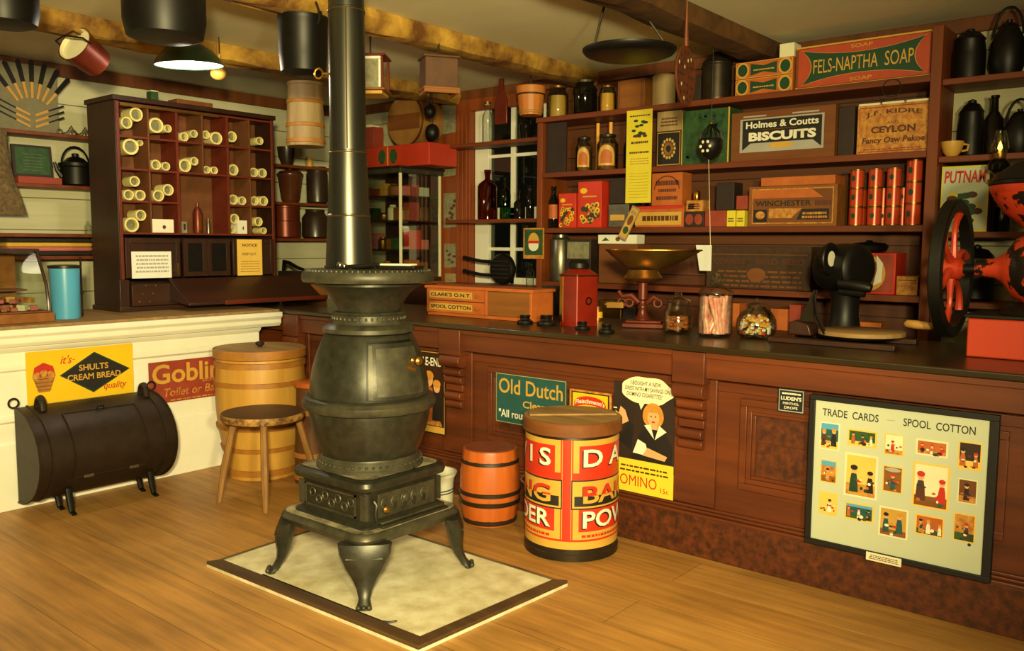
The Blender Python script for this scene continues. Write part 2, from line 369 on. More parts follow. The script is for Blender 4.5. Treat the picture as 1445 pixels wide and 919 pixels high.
# reddish boarded pier beside the window, wall-top strips
b = B(); b.box('jamb_wood', -4.98, -4.72, YB-.03, YB, 0, ZC-.08); struct(b, 'trim_1', .004)
b = B(); b.box('trim_wood', XL, XL+.03, -1.5, YB-.03, ZC-.085, ZC-.001); struct(b, 'trim_2', .004)
b = B(); b.box('trim_wood', XL+.03, 1.5, YB-.035, YB, ZC-.075, ZC-.001); struct(b, 'trim_3', .004)
def beam(name, x, w, z0, y0, y1, m, seed):
    """rough hewn ceiling timber along Y with an uneven section"""
    rr = random.Random(seed); bb = B(); n = 26; vs = []; fs = []; k = 10
    for i in range(n+1):
        y = y0+(y1-y0)*i/n; h = ZC-z0
        sec = [(-w/2, 0), (-w/2, -h*.5), (-w/2+.02, -h*.85), (-w/4, -h), (0, -h), (w/4, -h), (w/2-.02, -h*.9), (w/2, -h*.5), (w/2, 0), (0, 0)]
        for q, (u, v) in enumerate(sec):
            j = .012 if 0 < q < 8 else 0
            vs.append((x+u+rr.uniform(-j, j), y, ZC-.001+v+(rr.uniform(-j, j) if q not in (0, 8, 9) else 0)))
    for i in range(n):
        for q in range(k): fs.append((i*k+q, i*k+(q+1) % k, (i+1)*k+(q+1) % k, (i+1)*k+q))
    bb.add(vs, fs, m); bb.build(name, kind='structure', sharp=25)
beam('trim_4', -4.78, .22, 2.475, -1.4, YB-.04, 'beam_wood', 1)
beam('trim_5', -3.49, .20, 2.475, -1.4, YB-.04, 'beam_wood', 2)
beam('trim_6', -2.20, .22, 2.475, -1.4, YB-.04, 'beam_dark', 3)
# window: casing, white sashes, dark night panes
b = B()
b.box('jamb_wood', WX0-.12, WX0+.03, YB-.04, YB+.02, WZ0-.02, WZ1+.0); b.box('jamb_wood', WX0+.03, WX1, YB-.04, YB+.02, WZ1-.09, WZ1)
b.box('jamb_wood', WX0-.14, WX1+.02, YB-.24, YB-.001, WZ0-.045, WZ0-.001)
for q in range(3): b.box('jamb_wood', WX0-.11+q*.045, WX0-.085+q*.045, YB-.048, YB-.04, WZ0, WZ1-.1)
win = b.build('window_1', kind='structure', bev=.003)
b = B(); y0, y1 = YB+.03, YB+.07
sx0, sx1 = WX0+.035, WX1
def sash(z0, z1):
    b.box('sash_white', sx0, sx0+.14, y0-.015, y1, z0, z1); b.box('sash_white', sx1-.05, sx1, y0, y1, z0, z1)
    b.box('sash_white', sx0, sx1, y0, y1, z0, z0+.05); b.box('sash_white', sx0, sx1, y0, y1, z1-.04, z1)
    u = (sx0+.14+sx1-.05)/2-.03
    b.box('sash_white', u-.02, u+.02, y0, y1, z0, z1); zm = (z0+z1)/2; b.box('sash_white', sx0+.14, sx1, y0+.002, y1-.002, zm-.012, zm+.012)
sash(WZ0, 1.62); sash(1.62, WZ1)
b.build('window_sash', win, bev=.002)
b = B(); b.box('glass_pane', sx0+.1, sx1-.01, YB+.048, YB+.052, WZ0+.02, WZ1-.02); b.build('window_pane', win)

# ------------------------------------------------------------------ white panelled counter
WC = -4.79
wc = thing('panelled_counter', 'long white painted counter with stepped mouldings', 'counter', (WC, 1.0, 0))
prof = [(0, 0), (0, .345), (-.012, .355), (-.012, .455), (.006, .465), (.006, .485), (-.012, .495), (-.02, .72), (-.004, .73), (-.004, .75), (-.016, .76), (-.016, .82), (.0, .83), (.012, .85)]
b = B(); poly = prof+[(-.85, .85), (-.85, 0)]
def extr_y(b, m, poly, y0, y1):
    n = len(poly); b.add([(u, y0, v) for u, v in poly]+[(u, y1, v) for u, v in poly], [tuple(range(n)), tuple(range(2*n-1, n-1, -1))]+[(i, n+i, n+(i+1) % n, (i+1) % n) for i in range(n)], m)
extr_y(b, 'white_paint', poly, -.6, 2.25); b.build('counter_body', wc, bev=.003)
b = B(); extr_y(b, 'white_paint', [(.012, .851), (.03, .872), (.03, .90), (.045, .915), (.045, .945), (-.86, .945), (-.86, .851)], -.6, 2.39); b.build('counter_moulding', wc, bev=.004)
b = B(); b.box('lid_top_wood', -.86, .012, -.6, 2.39, .946, CT); b.build('counter_top', wc, bev=.002)

# ------------------------------------------------------------------ red-brown counter
RC = 3.48; RX0, RX1 = -5.65, .45
rc = thing('store_counter', 'long reddish brown store counter with scroll brackets and recessed panels', 'counter', (0, RC, 0))
b = B(); b.box('counter_top', RX0, RX1, -.085, .84, .932, CT); b.build('counter_top', rc, bev=.006)
b = B(); b.box('counter_wood', RX0, RX1, -.06, -.005, .815, .931); b.box('counter_wood', RX0, RX1, -.07, -.06, .905, .931); b.build('fascia', rc, bev=.004)
b = B(); b.box('counter_wood', RX0, RX1, 0, .80, .21, .931); b.build('counter_body', rc)
b = B(); b.box('counter_scarred', RX0, RX1, -.04, .0, 0, .185); b.box('counter_wood', RX0, RX1, -.048, 0, .186, .2); b.box('counter_wood', RX0, RX1, -.03, 0, .2, .212); b.box('counter_wood', RX0, RX1, -.018, 0, .212, .225); b.box('dark_box', RX0, RX1, 0, .6, 0, .209); b.build('plinth', rc, bev=.003)
cbx = [-4.68, -3.25, -1.80, -.34]
for x in cbx:
    b = B()
    b.box('counter_wood', x-.11, x+.11, -.018, -.001, .23, .93)     # stile behind the bracket
    b.build('stile', rc, bev=.003)
    b = B(); w = .075
    def scroll(z0, z1, d, ww):
        pts = [(0, z0)]
        for i in range(9):
            a = -PI/2+PI*i/8; pts.append((d*(.55+.45*math.cos(a)) if i not in (0,) else d*.35, (z0+z1)/2+(z1-z0)/2*math.sin(a)))
        pts.append((0, z1)); n = len(pts)
        b.add([(x-ww, -.019-u, v) for u, v in pts]+[(x+ww, -.019-u, v) for u, v in pts], [tuple(range(n)), tuple(range(2*n-1, n-1, -1))]+[(i, n+i, n+(i+1) % n, (i+1) % n) for i in range(n)], 'counter_wood')
    scroll(.72, .79, .075, w); b.box('counter_wood', x-w-.004, x+w+.004, -.085, -.019, .79, .93); scroll(.67, .715, .05, w*.86); scroll(.625, .668, .042, w*.86)
    b.box('counter_wood', x-w*.84, x+w*.84, -.042, -.019, .585, .622); scroll(.535, .58, .045, w*.8); scroll(.49, .532, .036, w*.8)
    b.build('bracket', rc, bev=.003)
for x0, x1 in zip(cbx[:-1], cbx[1:]):
    b = B(); a0, a1, z0, z1 = x0+.22, x1-.22, .34, .74
    for k, (wd_, dp) in enumerate(((.03, .017), (.022, .012), (.016, .006))):
        o = sum(q[0] for q in ((.03, .017), (.022, .012), (.016, .006))[:k])
        u0, u1, v0, v1 = a0+o, a1-o, z0+o, z1-o
        b.box('counter_wood', u0, u1, -dp, 0, v0, v0+wd_); b.box('counter_wood', u0, u1, -dp, 0, v1-wd_, v1)
        b.box('counter_wood', u0, u0+wd_, -dp, 0, v0+wd_, v1-wd_); b.box('counter_wood', u1-wd_, u1, -dp, 0, v0+wd_, v1-wd_)
    b.box('counter_wood', x0+.11, x1-.11, -.012, 0, .76, .80)
    b.build('panel_frame', rc, bev=.002)
    b = B(); b.box('counter_scarred', a0+.07, a1-.07, -.004, 0, z0+.07, .555); b.box('counter_scarred', a0+.07, a1-.07, -.004, 0, .558, z1-.07); b.build('panel', rc)

# ------------------------------------------------------------------ wall shelving
SY = 4.75; S1, S2, S3, S4, S5 = 2.255, 1.88, 1.505, 1.14, .86
UX0, UX1 = Xv(757, SY, 1.5), Xv(1312, SY, 1.3)
sh = thing('shelving_unit', 'tall brown shelving of four long boards packed with boxes and jars', 'shelves', (0, SY, 0))
b = B(); b.box('post_wood', UX0, UX0+.045, 0, YB-SY-.002, 0, S1-.036); b.build('side_panel', sh, bev=.003)
b = B(); b.box('post_wood', UX1-.04, UX1+.012, -.012, YB-SY-.04, 0, ZC-.08); b.build('side_panel', sh, bev=.003)
for z, e in ((S1, .0), (S2, .045), (S3, .045), (S4, .045), (S5, .045)):
    b = B(); b.box('shelf_wood', UX0+e+(-.01 if not e else .001), UX1-.042, -.004, YB-SY-.004, z-.034, z); b.build('shelf', sh, bev=.003)
b = B(); b.box('dark_wood', UX0+.046, UX1-.041, -.002, .02, .0, S5-.036); b.build('kickboard', sh)
s2 = thing('shelving_unit', 'shadowed shelving behind the coffee mill holding black pots', 'shelves', (0, SY, 0))
for z in (2.225, 1.845, 1.47, 1.12):
    b = B(); b.box('shelf_wood', UX1+.014, .62, .0, YB-SY-.004, z-.03, z); b.build('shelf', s2, bev=.003)
b = B(); b.box('post_wood', .575, .619, 0, YB-SY-.002, 0, 2.19); b.build('side_panel', s2, bev=.003)
# boards fixed on the white wall
LX = -5.88
for i, (z, y0, y1, lb) in enumerate(((2.09, 1.4, 2.95, 'reddish board shelf under the knife display'), (1.76, 1.4, 2.95, 'reddish board shelf under the green framed box'), (1.445, 1.4, 2.95, 'dark board shelf carrying the striped cloth bolts'), (1.30, 1.4, 2.95, 'thin dark board shelf just above the blue cylinder'),
        (2.02, 3.62, 4.7, 'white wall shelf over the brown lidded crock'), (1.72, 3.62, 4.7, 'white wall shelf under the brown lidded crock'), (1.43, 3.62, 4.7, 'white wall shelf under the copper coloured kettle'))):
    b = B(); b.box('shelf_wood', 0, LX-XL, 0, y1-y0, -.024, 0)
    b.build('wall_shelf', loc=(XL, y0, z), bev=.003, label=lb, cat='shelf')
for z, lb in ((2.14, 'board shelf across the window under a clear bottle'), (1.575, 'board shelf across the window under the dark bottles')):
    b = B(); b.box('shelf_wood', WX0-.06, UX0-.012, 0, .171, -.026, 0); b.build('window_shelf', loc=(0, 4.83, z), bev=.003, label=lb, cat='shelf')
# ------------------------------------------------------------------ pot-bellied stove
CX, CY = -2.728, 2.372
st = thing('pot_bellied_stove', 'cast iron pot bellied stove on a square base with four claw feet', 'stove', (CX, CY, 0))
PZ = .015
def sqr(a, r, n=5):
    """rounded square outline, half side a, corner radius r"""
    o = []
    for cx, cy, s in ((a-r, a-r, 0), (-(a-r), a-r, PI/2), (-(a-r), -(a-r), PI), (a-r, -(a-r), 1.5*PI)):
        for i in range(n+1): o.append((cx+r*math.cos(s+PI/2*i/n), cy+r*math.sin(s+PI/2*i/n)))
    return o
def loft(b, m, secs, caps=True):
    """secs: [(half side, corner radius, z)]"""
    vs = []; fs = []; n = 24
    for a, r, z in secs: vs += [(x, y, z) for x, y in sqr(a, r)]
    for j in range(len(secs)-1):
        for i in range(n): fs.append((j*n+i, j*n+(i+1) % n, (j+1)*n+(i+1) % n, (j+1)*n+i))
    if caps: fs.append(tuple(range(n-1, -1, -1))); fs.append(tuple((len(secs)-1)*n+i for i in range(n)))
    b.add(vs, fs, m)
b = B(); loft(b, 'iron_worn', [(.255, .05, .232), (.272, .06, .238), (.283, .07, .262), (.279, .07, .278), (.27, .07, .286)])
b.add([(x, y, .2865) for x, y in sqr(.269, .07)], [tuple(range(24))], 'iron_dusty'); b.build('base_plate', st)
for sx, sy in ((1, 1), (1, -1), (-1, 1), (-1, -1)):
    b = B(); a = math.atan2(sy, sx); u = Vector((math.cos(a), math.sin(a), 0)); w = Vector((-u.y, u.x, 0))
    # cabriole leg: flat broad knee narrowing to a claw foot
    secs = [(.34, .25, .104, .036), (.352, .21, .098, .04), (.358, .165, .078, .036), (.362, .12, .05, .028), (.372, .08, .031, .021), (.39, .048, .022, .018), (.402, .03, .027, .02), (.412, PZ+.004, .031, .016), (.412, PZ, .031, .016)]
    vs = []; fs = []; n = 12
    for d, z, hw, hd in secs:
        for i in range(n):
            t = 2*PI*i/n; c, s_ = math.cos(t), math.sin(t)
            vs.append(u*(d+hd*(abs(c)**.7)*(1 if c > 0 else -1))+w*hw*(abs(s_)**.7)*(1 if s_ > 0 else -1)+Vector((0, 0, z)))
    for j in range(len(secs)-1):
        for i in range(n): fs.append((j*n+i, (j+1)*n+i, (j+1)*n+(i+1) % n, j*n+(i+1) % n))
    fs.append(tuple(range(n))); fs.append(tuple(len(vs)-1-i for i in range(n)))
    b.add(vs, fs, 'iron')
    for q in (-1, 0, 1): b.ball('iron_worn', .011, u*.428+w*.02*q+Vector((0, 0, PZ+.012)), (1, 1, 1), 10)
    b.tube('iron', [u*.385+w*.07*q+Vector((0, 0, .2)) for q in (-1, -.5, 0, .5, 1)], .006, 6)
    b.build('leg', st)
b = B(); loft(b, 'iron', [(.232, .04, .287), (.232, .04, .296), (.216, .03, .304), (.206, .03, .312), (.204, .03, .42), (.21, .03, .428), (.21, .03, .432)], False)
# cast panels on the two shown faces
b.X = frame_front((0, -.2045, 0)); b.prism('iron_worn', [(-.17, .318), (.15, .318), (.15, .326), (-.17, .326)], 0, .006); b.prism('iron_worn', [(-.17, .402), (.15, .402), (.15, .41), (-.17, .41)], 0, .006)
for u in (-.17, .142): b.prism('iron_worn', [(u, .318), (u+.008, .318), (u+.008, .41), (u, .41)], 0, .006)
for i in range(7): b.X = frame_front((-.12+i*.04, -.2045, .364+.012*(-1)**i)); b.ring('iron_worn', .017, .004, .002, 12, 6)
b.X = I4
for sx, sy in ((1, -1), (-1, -1), (1, 1)):
    for q in (-.022, 0, .022): b.box('iron_worn', sx*.193+q*(sx*sy)*0-.004+q*.5, sx*.193+.004+q*.5, sy*.206-.004, sy*.206+.004, .316, .416)
b.build('ash_box', st)
b = B(); b.X = frame_side((.2045, 0, 0))
b.prism('iron_worn', [(-.145, .315), (.165, .315), (.165, .412), (-.145, .412)], 0, .01)
for i in range(5):
    u = -.115+i*.054
    b.tube('iron_worn', [(u+.02*math.cos(t), .362+.03*math.sin(t), .012) for t in [PI*q/8 for q in range(9)]], .005, 6); b.prism('iron_worn', [(u-.022, .325), (u+.022, .325), (u+.022, .33), (u-.022, .33)], .01, .014)
    b.ball('iron', .014, (u, .35, .01), (1, 1.3, .3), 10)
b.ball('iron_worn', .02, (.0, .37, .014), (1, 1, .4), 12)
d = b.build('ash_door', st, bev=.002, label='cast iron ash door with arches')
b = B(); b.X = frame_side((.2155, -.125, .352)); b.lathe('brass_dull', [(.004, 0), (.005, .01), (.014, .016), (.016, .024), (.01, .032), (0, .034)], 14); b.build('knob', d, label='worn brass knob')
b = B(); b.X = frame_side((.2145, -.17, .34)); b.tube('iron', [(0, .05, .0), (.005, .035, .01), (-.004, .0, .012), (.006, -.03, .01), (.012, -.05, .004)], .007, 8); b.build('latch', d)
b = B(); b.box('iron', .205, .265, -.165, .2, .2885, .298); b.box('iron_worn', .205, .245, -.155, .19, .298, .307); b.build('ash_lip', st, bev=.003)
b = B(); loft(b, 'iron', [(.214, .04, .433), (.236, .06, .437), (.24, .06, .452), (.236, .06, .468), (.218, .06, .476), (.19, .06, .479)])
b.add([(x, y, .4795) for x, y in sqr(.215, .06)], [tuple(range(24))], 'iron_dusty')
for k in range(3): b.ball('iron', .016, (.20+.004*k, .0+.02*k, .484), (1, 1, .5), 8)
b.build('ash_box_top', st)
b = B(); b.lathe('iron_worn', [(.222, .4805), (.222, .49), (.212, .5), (.208, .515), (.2, .522), (.198, .53)], 40)
for i in range(48): a = 2*PI*i/48; b.ball('iron_worn', .007, (.213*math.cos(a), .213*math.sin(a), .507), (1, 1, 1), 6)
b.build('pot_collar', st)
b = B(); b.lathe('iron', [(.197, .531), (.212, .56), (.23, .61), (.243, .66), (.25, .70), (.25, .715)], 48, caps=False); b.build('fire_pot', st)
b = B(); b.lathe('iron_worn', [(.25, .716), (.268, .722), (.276, .735), (.276, .752), (.266, .762), (.268, .768), (.258, .772), (.246, .774)], 48); b.build('belly_ring', st)
dome = [(.245, .775), (.246, .80), (.242, .84), (.232, .89), (.217, .94), (.2, .985), (.184, 1.02), (.176, 1.03)]
b = B(); b.lathe('iron', dome, 48, caps=False); b.build('dome', st)
def dome_patch(b, m, a0, a1, z0, z1, off, n=10, k=10):
    vs = []; fs = []
    for j in range(k+1):
        z = z0+(z1-z0)*j/k
        for p, q in zip(dome[:-1], dome[1:]):
            if p[1] <= z <= q[1]: r = p[0]+(q[0]-p[0])*(z-p[1])/(q[1]-p[1]); break
        for i in range(n+1):
            a = a0+(a1-a0)*i/n; vs.append(((r+off)*math.cos(a), (r+off)*math.sin(a), z))
    for j in range(k):
        for i in range(n): v = j*(n+1)+i; fs.append((v, v+1, v+n+2, v+n+1))
    e = len(vs)
    # rim back to the dome
    rim = [i for i in range(n+1)]+[j*(n+1)+n for j in range(1, k+1)]+[k*(n+1)+i for i in range(n-1, -1, -1)]+[j*(n+1) for j in range(k-1, 0, -1)]
    c = Vector((0, 0, 0)); base = []
    for i in rim:
        x, y, z = vs[i]; h = math.hypot(x, y); base.append((x*(h-off-.004)/h, y*(h-off-.004)/h, z))
    vs2 = vs+base; L_ = len(rim)
    for i in range(L_): fs.append((rim[i], e+i, e+(i+1) % L_, rim[(i+1) % L_]))
    b.add(vs2, fs, m)
AD = math.atan2(-.2, .98)-.0
b = B(); dome_patch(b, 'iron', AD-.53, AD+.5, .785, 1.002, .013); dome_patch(b, 'iron_worn', AD-.53, AD-.46, .79, .998, .021, 3); dome_patch(b, 'iron_worn', AD-.40, AD+.44, .80, .985, .017)
dome_patch(b, 'iron_black', AD-.57, AD-.535, .785, 1.004, .004, 2); dome_patch(b, 'iron_black', AD-.55, AD+.52, 1.003, 1.010, .004, 12, 1)
dd = b.build('feed_door', st, label='curved feed door on the dome')
a = AD+.3; rr = .234
b = B(); b.X = T(rr*math.cos(a), rr*math.sin(a), .93) @ RZ(a) @ RY(PI/2); b.lathe('brass_dull', [(.012, 0), (.014, .006), (.008, .012), (.008, .022), (.017, .028), (.019, .036), (.012, .044), (0, .046)], 14); b.build('knob', dd, label='worn brass knob')
b = B(); a2 = AD+.2; b.tube('brass_dull', [((.243)*math.cos(a2+q), (.243)*math.sin(a2+q), .905-.1*q) for q in (-.06, 0, .06, .12)], [.01, .013, .012, .007], 8); b.build('latch', dd)
b = B(); b.lathe('iron_worn', [(.175, 1.031), (.188, 1.036), (.188, 1.052), (.176, 1.062), (.152, 1.07), (.146, 1.08), (.146, 1.105), (.152, 1.11), (.142, 1.118)], 44)
for i in range(40): q = 2*PI*i/40; b.ball('iron_worn', .006, (.149*math.cos(q), .149*math.sin(q), 1.093), (1, 1, 1.4), 6)
b.build('neck', st)
b = B(); b.lathe('iron', [(.132, 1.119), (.138, 1.14), (.15, 1.165), (.168, 1.19), (.192, 1.21), (.21, 1.222), (.218, 1.226), (.218, 1.236)], 44); b.build('urn', st)
b = B(); b.lathe('iron_worn', [(.2, 1.237), (.264, 1.24), (.27, 1.25), (.27, 1.27), (.262, 1.283), (.25, 1.286), (.244, 1.29), (.0, 1.29)], 56)
for i in range(72): q = 2*PI*i/72; b.ball('iron_worn', .006, (.252*math.cos(q), .252*math.sin(q), 1.287), (1, 1, 1), 6)
b.build('top_plate', st)
# stove pipe
px_, py_ = CX-.12, CY
pp = thing('stovepipe', 'grey sheet metal stovepipe rising from the stove to the ceiling', 'stovepipe', (px_, py_, 1.291))
b = B(); b.lathe('pipe_steel', [(.104, 0), (.104, .01), (.098, .012), (.088, .22)], 36, caps=False); b.build('pipe_section', pp)
b = B(); b.lathe('pipe_steel', [(.0895, .212), (.0895, .222), (.0865, .225), (.0765, .48)], 36, caps=False); b.ring('pipe_seam', .0885, .0028, .217, 36, 6); b.build('pipe_section', pp)
b = B(); b.lathe('pipe_steel', [(.0775, .472), (.0775, .484), (.0745, .487), (.0735, 1.05)], 36, caps=False); b.ring('pipe_seam', .0765, .0028, .478, 36, 6); b.tube('pipe_seam', [(.056, -.0505, .49), (.056, -.0505, 1.05)], .003, 6); b.build('pipe_section', pp)
b = B(); b.lathe('pipe_steel', [(.075, 1.04), (.075, 1.056), (.0728, 1.058), (.0728, ZC-1.291-.002)], 36, caps=False); b.ring('pipe_seam', .0752, .0022, 1.048, 36, 6); b.build('pipe_section', pp)
b = B(); u = Vector((-.771, -.636, 0)); q0 = u*.072+Vector((0, 0, .80))
b.tube('brass_dull', [q0, q0+u*.028], .0045, 8); pr = Vector((0, 0, 1))
b.tube('brass', [q0+u*(.045+.017*math.cos(t))+pr*(.02*math.sin(t)+.0) for t in [2*PI*i/14 for i in range(14)]], .0045, 8, True); b.build('damper_key', pp, label='brass damper key')
# things lying on the stove top
b = B(); b.box('iron_black', 0, .17, 0, .09, 0, .012); b.box('cream_paper', .012, .15, .008, .07, .0125, .02); b.build('note_pad', loc=(CX+.07, CY-.02, 1.2945), rot=(0, 0, .35), bev=.002, label='pale note pad on a black clip board on the stove top', cat='note pad')
b = B(); b.tube('iron_black', [(0, 0, .009), (.09, .02, .012), (.16, .03, .02)], .008, 8); b.ball('chrome', .014, (-.004, 0, .015), (1, 1, 1), 10); b.ball('chrome', .012, (.03, -.02, .0125), (1, 1, 1), 10); b.tube('iron_black', [(.03, -.02, .01), (.05, .01, .01)], .006, 6)
b.build('lid_lifter', loc=(CX-.03, CY-.12, 1.2925), rot=(0, 0, .3), label='black lid lifter with bright knobs lying on the stove top', cat='stove tool')

# hearth sheet and poker
mt = thing('hearth_mat', 'pale ash strewn metal sheet with dark wooden edging under the stove', 'hearth mat', (CX, CY, 0))
c = [Vector((-3.31, 1.95, 0)), Vector((-2.045, 1.985, 0)), Vector((-2.0, 2.79, 0)), Vector((-3.34, 2.78, 0))]; c = [v-Vector((CX, CY, 0)) for v in c]
b = B(); b.prism('zinc', [(v.x, v.y) for v in c], .001, .0135); b.build('metal_sheet', mt)
def inward(p, q): d = (q-p).normalized(); return Vector((-d.y, d.x, 0))
n1, n2 = inward(c[0], c[1])*.056, inward(c[1], c[2])*.05; ic = c[1]+n1+n2
for p, q, r_, s_ in ((c[0], c[1], ic, c[0]+n1+(c[1]-c[0]).normalized()*.03), (c[1], c[2], c[2]+n2-(c[2]-c[1]).normalized()*.03, ic)):
    b = B(); b.prism('edge_wood', [(v.x, v.y) for v in (p, q, r_, s_)], .0138, .028); b.build('edge_strip', mt, bev=.002)
for p, q in ((c[2], c[3]), (c[3], c[0])):
    b = B(); d = (q-p).normalized(); n = Vector((-d.y, d.x, 0))*.012; b.prism('tin', [(p.x, p.y), (q.x, q.y), ((q+n).x, (q+n).y), ((p+n).x, (p+n).y)], .0138, .018); b.build('turned_rim', mt)
dd_ = c[1]-c[0]; off = inward(c[0], c[1])*.0675; o_ = Vector((CX, CY, 0)); p0, p1 = o_+c[0]+dd_*.24+off, o_+c[0]+dd_*.80+off; p2 = p1+dd_*.035+inward(c[0], c[1])*.035
pk = thing('poker', 'thin iron poker lying along the edge of the hearth sheet', 'poker', (p0.x, p0.y, .0138))
b = B(); v = p1-p0; b.tube('iron_black', [(0, 0, .007), (v.x*.5, v.y*.5, .007), (v.x, v.y, .007)], .0045, 8); b.build('shaft', pk)
b = B(); w = p2-p0; b.tube('iron_black', [(v.x*1.003, v.y*1.003, .007), ((v.x+w.x)/2+.008, (v.y+w.y)/2-.004, .007), (w.x, w.y, .009)], [.0045, .0045, .0035], 8); b.build('hook', pk)

# ------------------------------------------------------------------ barrels, stool, tub
def hooped(b, m, prof, n=44, staves=18, depth=.0018):
    """body of revolution with stave joints"""
    vs = []; fs = []
    N = staves*4
    for r, z in prof:
        for i in range(N): a = 2*PI*i/N; q = r-(depth if i % 4 == 0 else 0); vs.append((q*math.cos(a), q*math.sin(a), z))
    for j in range(len(prof)-1):
        for i in range(N): fs.append((j*N+i, j*N+(i+1) % N, (j+1)*N+(i+1) % N, (j+1)*N+i))
    fs.append(tuple(range(N-1, -1, -1))); fs.append(tuple((len(prof)-1)*N+i for i in range(N))); b.add(vs, fs, m)
ba = thing('wooden_barrel', 'tall pale wooden barrel with lid standing behind the stool', 'barrel', (-4.455, 3.015, 0))
b = B(); hooped(b, 'barrel_wood', [(.2, 0), (.212, .1), (.228, .18), (.252, .3), (.262, .42), (.264, .54), (.258, .66), (.25, .74)]); b.build('staves', ba)
def hoop(par, r0, r1, z0, z1, m='hoop_wood', t=.008):
    b = B(); b.lathe(m, [(r0, z0), (r0+t, z0+.002), (r1+t, z1-.002), (r1, z1)], 44, caps=False); b.build('hoop', par)
hoop(ba, .203, .208, .02, .06); hoop(ba, .226, .232, .165, .195); hoop(ba, .2525, .2555, .30, .325); hoop(ba, .2635, .2625, .555, .585); hoop(ba, .2575, .2535, .665, .70, t=.011)
b = B(); b.lathe('hoop_wood', [(.262, .715), (.272, .72), (.272, .765), (.268, .77)], 44, caps=False); b.lathe('lid_top_wood', [(.262, .742), (.262, .768), (0, .768)], 44, caps=False); b.add([(.262*math.cos(2*PI*i/44), .262*math.sin(2*PI*i/44), .7415) for i in range(44)], [tuple(range(43, -1, -1))], 'lid_top_wood'); ld = b.build('lid', ba)
b = B(); b.lathe('dark_wood', [(.012, .769), (.012, .775), (.026, .785), (.028, .795), (.018, .803), (0, .804)], 16); b.build('knob', ld)

sc_ = Vector((-3.975, 2.70, 0)); feet = [P(375, 725, 'z', 0), P(309, 709, 'z', 0), Vector((-3.90, 3.0, 0))]
so = thing('stool', 'low round wooden stool with dark worn seat before the pale barrel', 'stool', tuple(sc_))
b = B(); b.lathe('stool_edge', [(.19, .442), (.215, .447), (.222, .46), (.222, .476), (.216, .484)], 44, caps=False); b.lathe('stool_seat', [(.216, .4842), (.2, .486), (0, .486)], 44, caps=False); b.add([(.19*math.cos(2*PI*i/44), .19*math.sin(2*PI*i/44), .442) for i in range(44)], [tuple(range(43, -1, -1))], 'dark_wood'); b.build('seat', so)
for f in feet:
    d = f-sc_; b = B(); t = d*.62; b.tube('stool_wood', [(t.x, t.y, .4415), (d.x*.85, d.y*.85, .2), (d.x, d.y, .001)], [.018, .021, .014], 8); b.build('leg', so)

ch = thing('butter_churn', 'narrow brown wooden churn half hidden between the stool and the stove', 'churn', (-4.083, 3.112, 0))
b = B(); hooped(b, 'churn_wood', [(.108, 0), (.105, .2), (.094, .45), (.092, .56)], staves=12); b.build('staves', ch)
hoop(ch, .1085, .1075, .02, .05); hoop(ch, .1065, .106, .15, .18); hoop(ch, .097, .095, .40, .43)
b = B(); b.lathe('keg_orange', [(.093, .561), (.104, .563), (.104, .585), (.09, .592), (0, .594)], 30); b.build('lid', ch)

kg = thing('keg', 'small orange keg with black hoops beside the big red tin', 'keg', (-2.81, 3.235, 0))
b = B(); hooped(b, 'keg_orange', [(.132, 0), (.145, .08), (.152, .17), (.150, .26), (.138, .36), (.135, .375)], staves=14); b.build('staves', kg)
b = B(); b.lathe('keg_top', [(.126, .3755), (.126, .379), (0, .379)], 40, caps=False); b.build('top_board', kg)
for q in ((.1315, .1355, .004, .03), (.1475, .1515, .10, .125), (.1515, .152, .15, .172), (.1435, .1405, .305, .325)): hoop(kg, *q, m='hoop_iron', t=.004)
ck = thing('crock', 'white banded crock standing on the floor behind the stove', 'crock', tuple(P(611, 722, 'z', 0)+Vector((-.06, .07, 0))))
b = B(); b.lathe('crock_glaze', [(.075, 0), (.098, .01), (.104, .05), (.104, .13), (.112, .165), (.122, .18), (.122, .19), (.108, .19), (.098, .15), (.09, .03), (0, .025)], 36); b.build('pot', ck)
for z in (.085, .1):
    b = B(); b.lathe('band_blue', [(.1042, z), (.1054, z+.001), (.1054, z+.006), (.1042, z+.007)], 36, caps=False); b.build('painted_band', ck)

# big red tin with wooden lid; its lettering is wrapped round the drum
TR = .214; tx, ty = -2.275, 3.195
td = thing('bulk_tin', 'big red and yellow lettered tin drum with round wooden lid', 'tin drum', (tx, ty, 0))
b = B(); b.lathe('tin_dark', [(TR+.003, 0), (TR+.004, .03), (TR, .034), (TR, .055)], 56); b.lathe('ink_gold', [(TR, .055), (TR, .09)], 56, caps=False); b.lathe('red_tin', [(TR, .09), (TR, .545)], 56, caps=False); b.lathe('tin_dark', [(TR, .545), (TR-.004, .555), (0, .555)], 56, caps=False)
a0 = math.atan2(-.771, .636)          # towards the viewer's side of the room
def wrap(v): a = a0-.17+v.x/TR; r = TR+.0006+v.z; return Vector((r*math.cos(a), r*math.sin(a), v.y))
b.warp = wrap
def print_line(b, u0, u1):
    r = random.Random(6); u = u0
    while u < u1-.02: w_ = r.uniform(.008, .022); b.rect('ink_red', u, u+w_, .109, .121, .0012); u += w_+.004
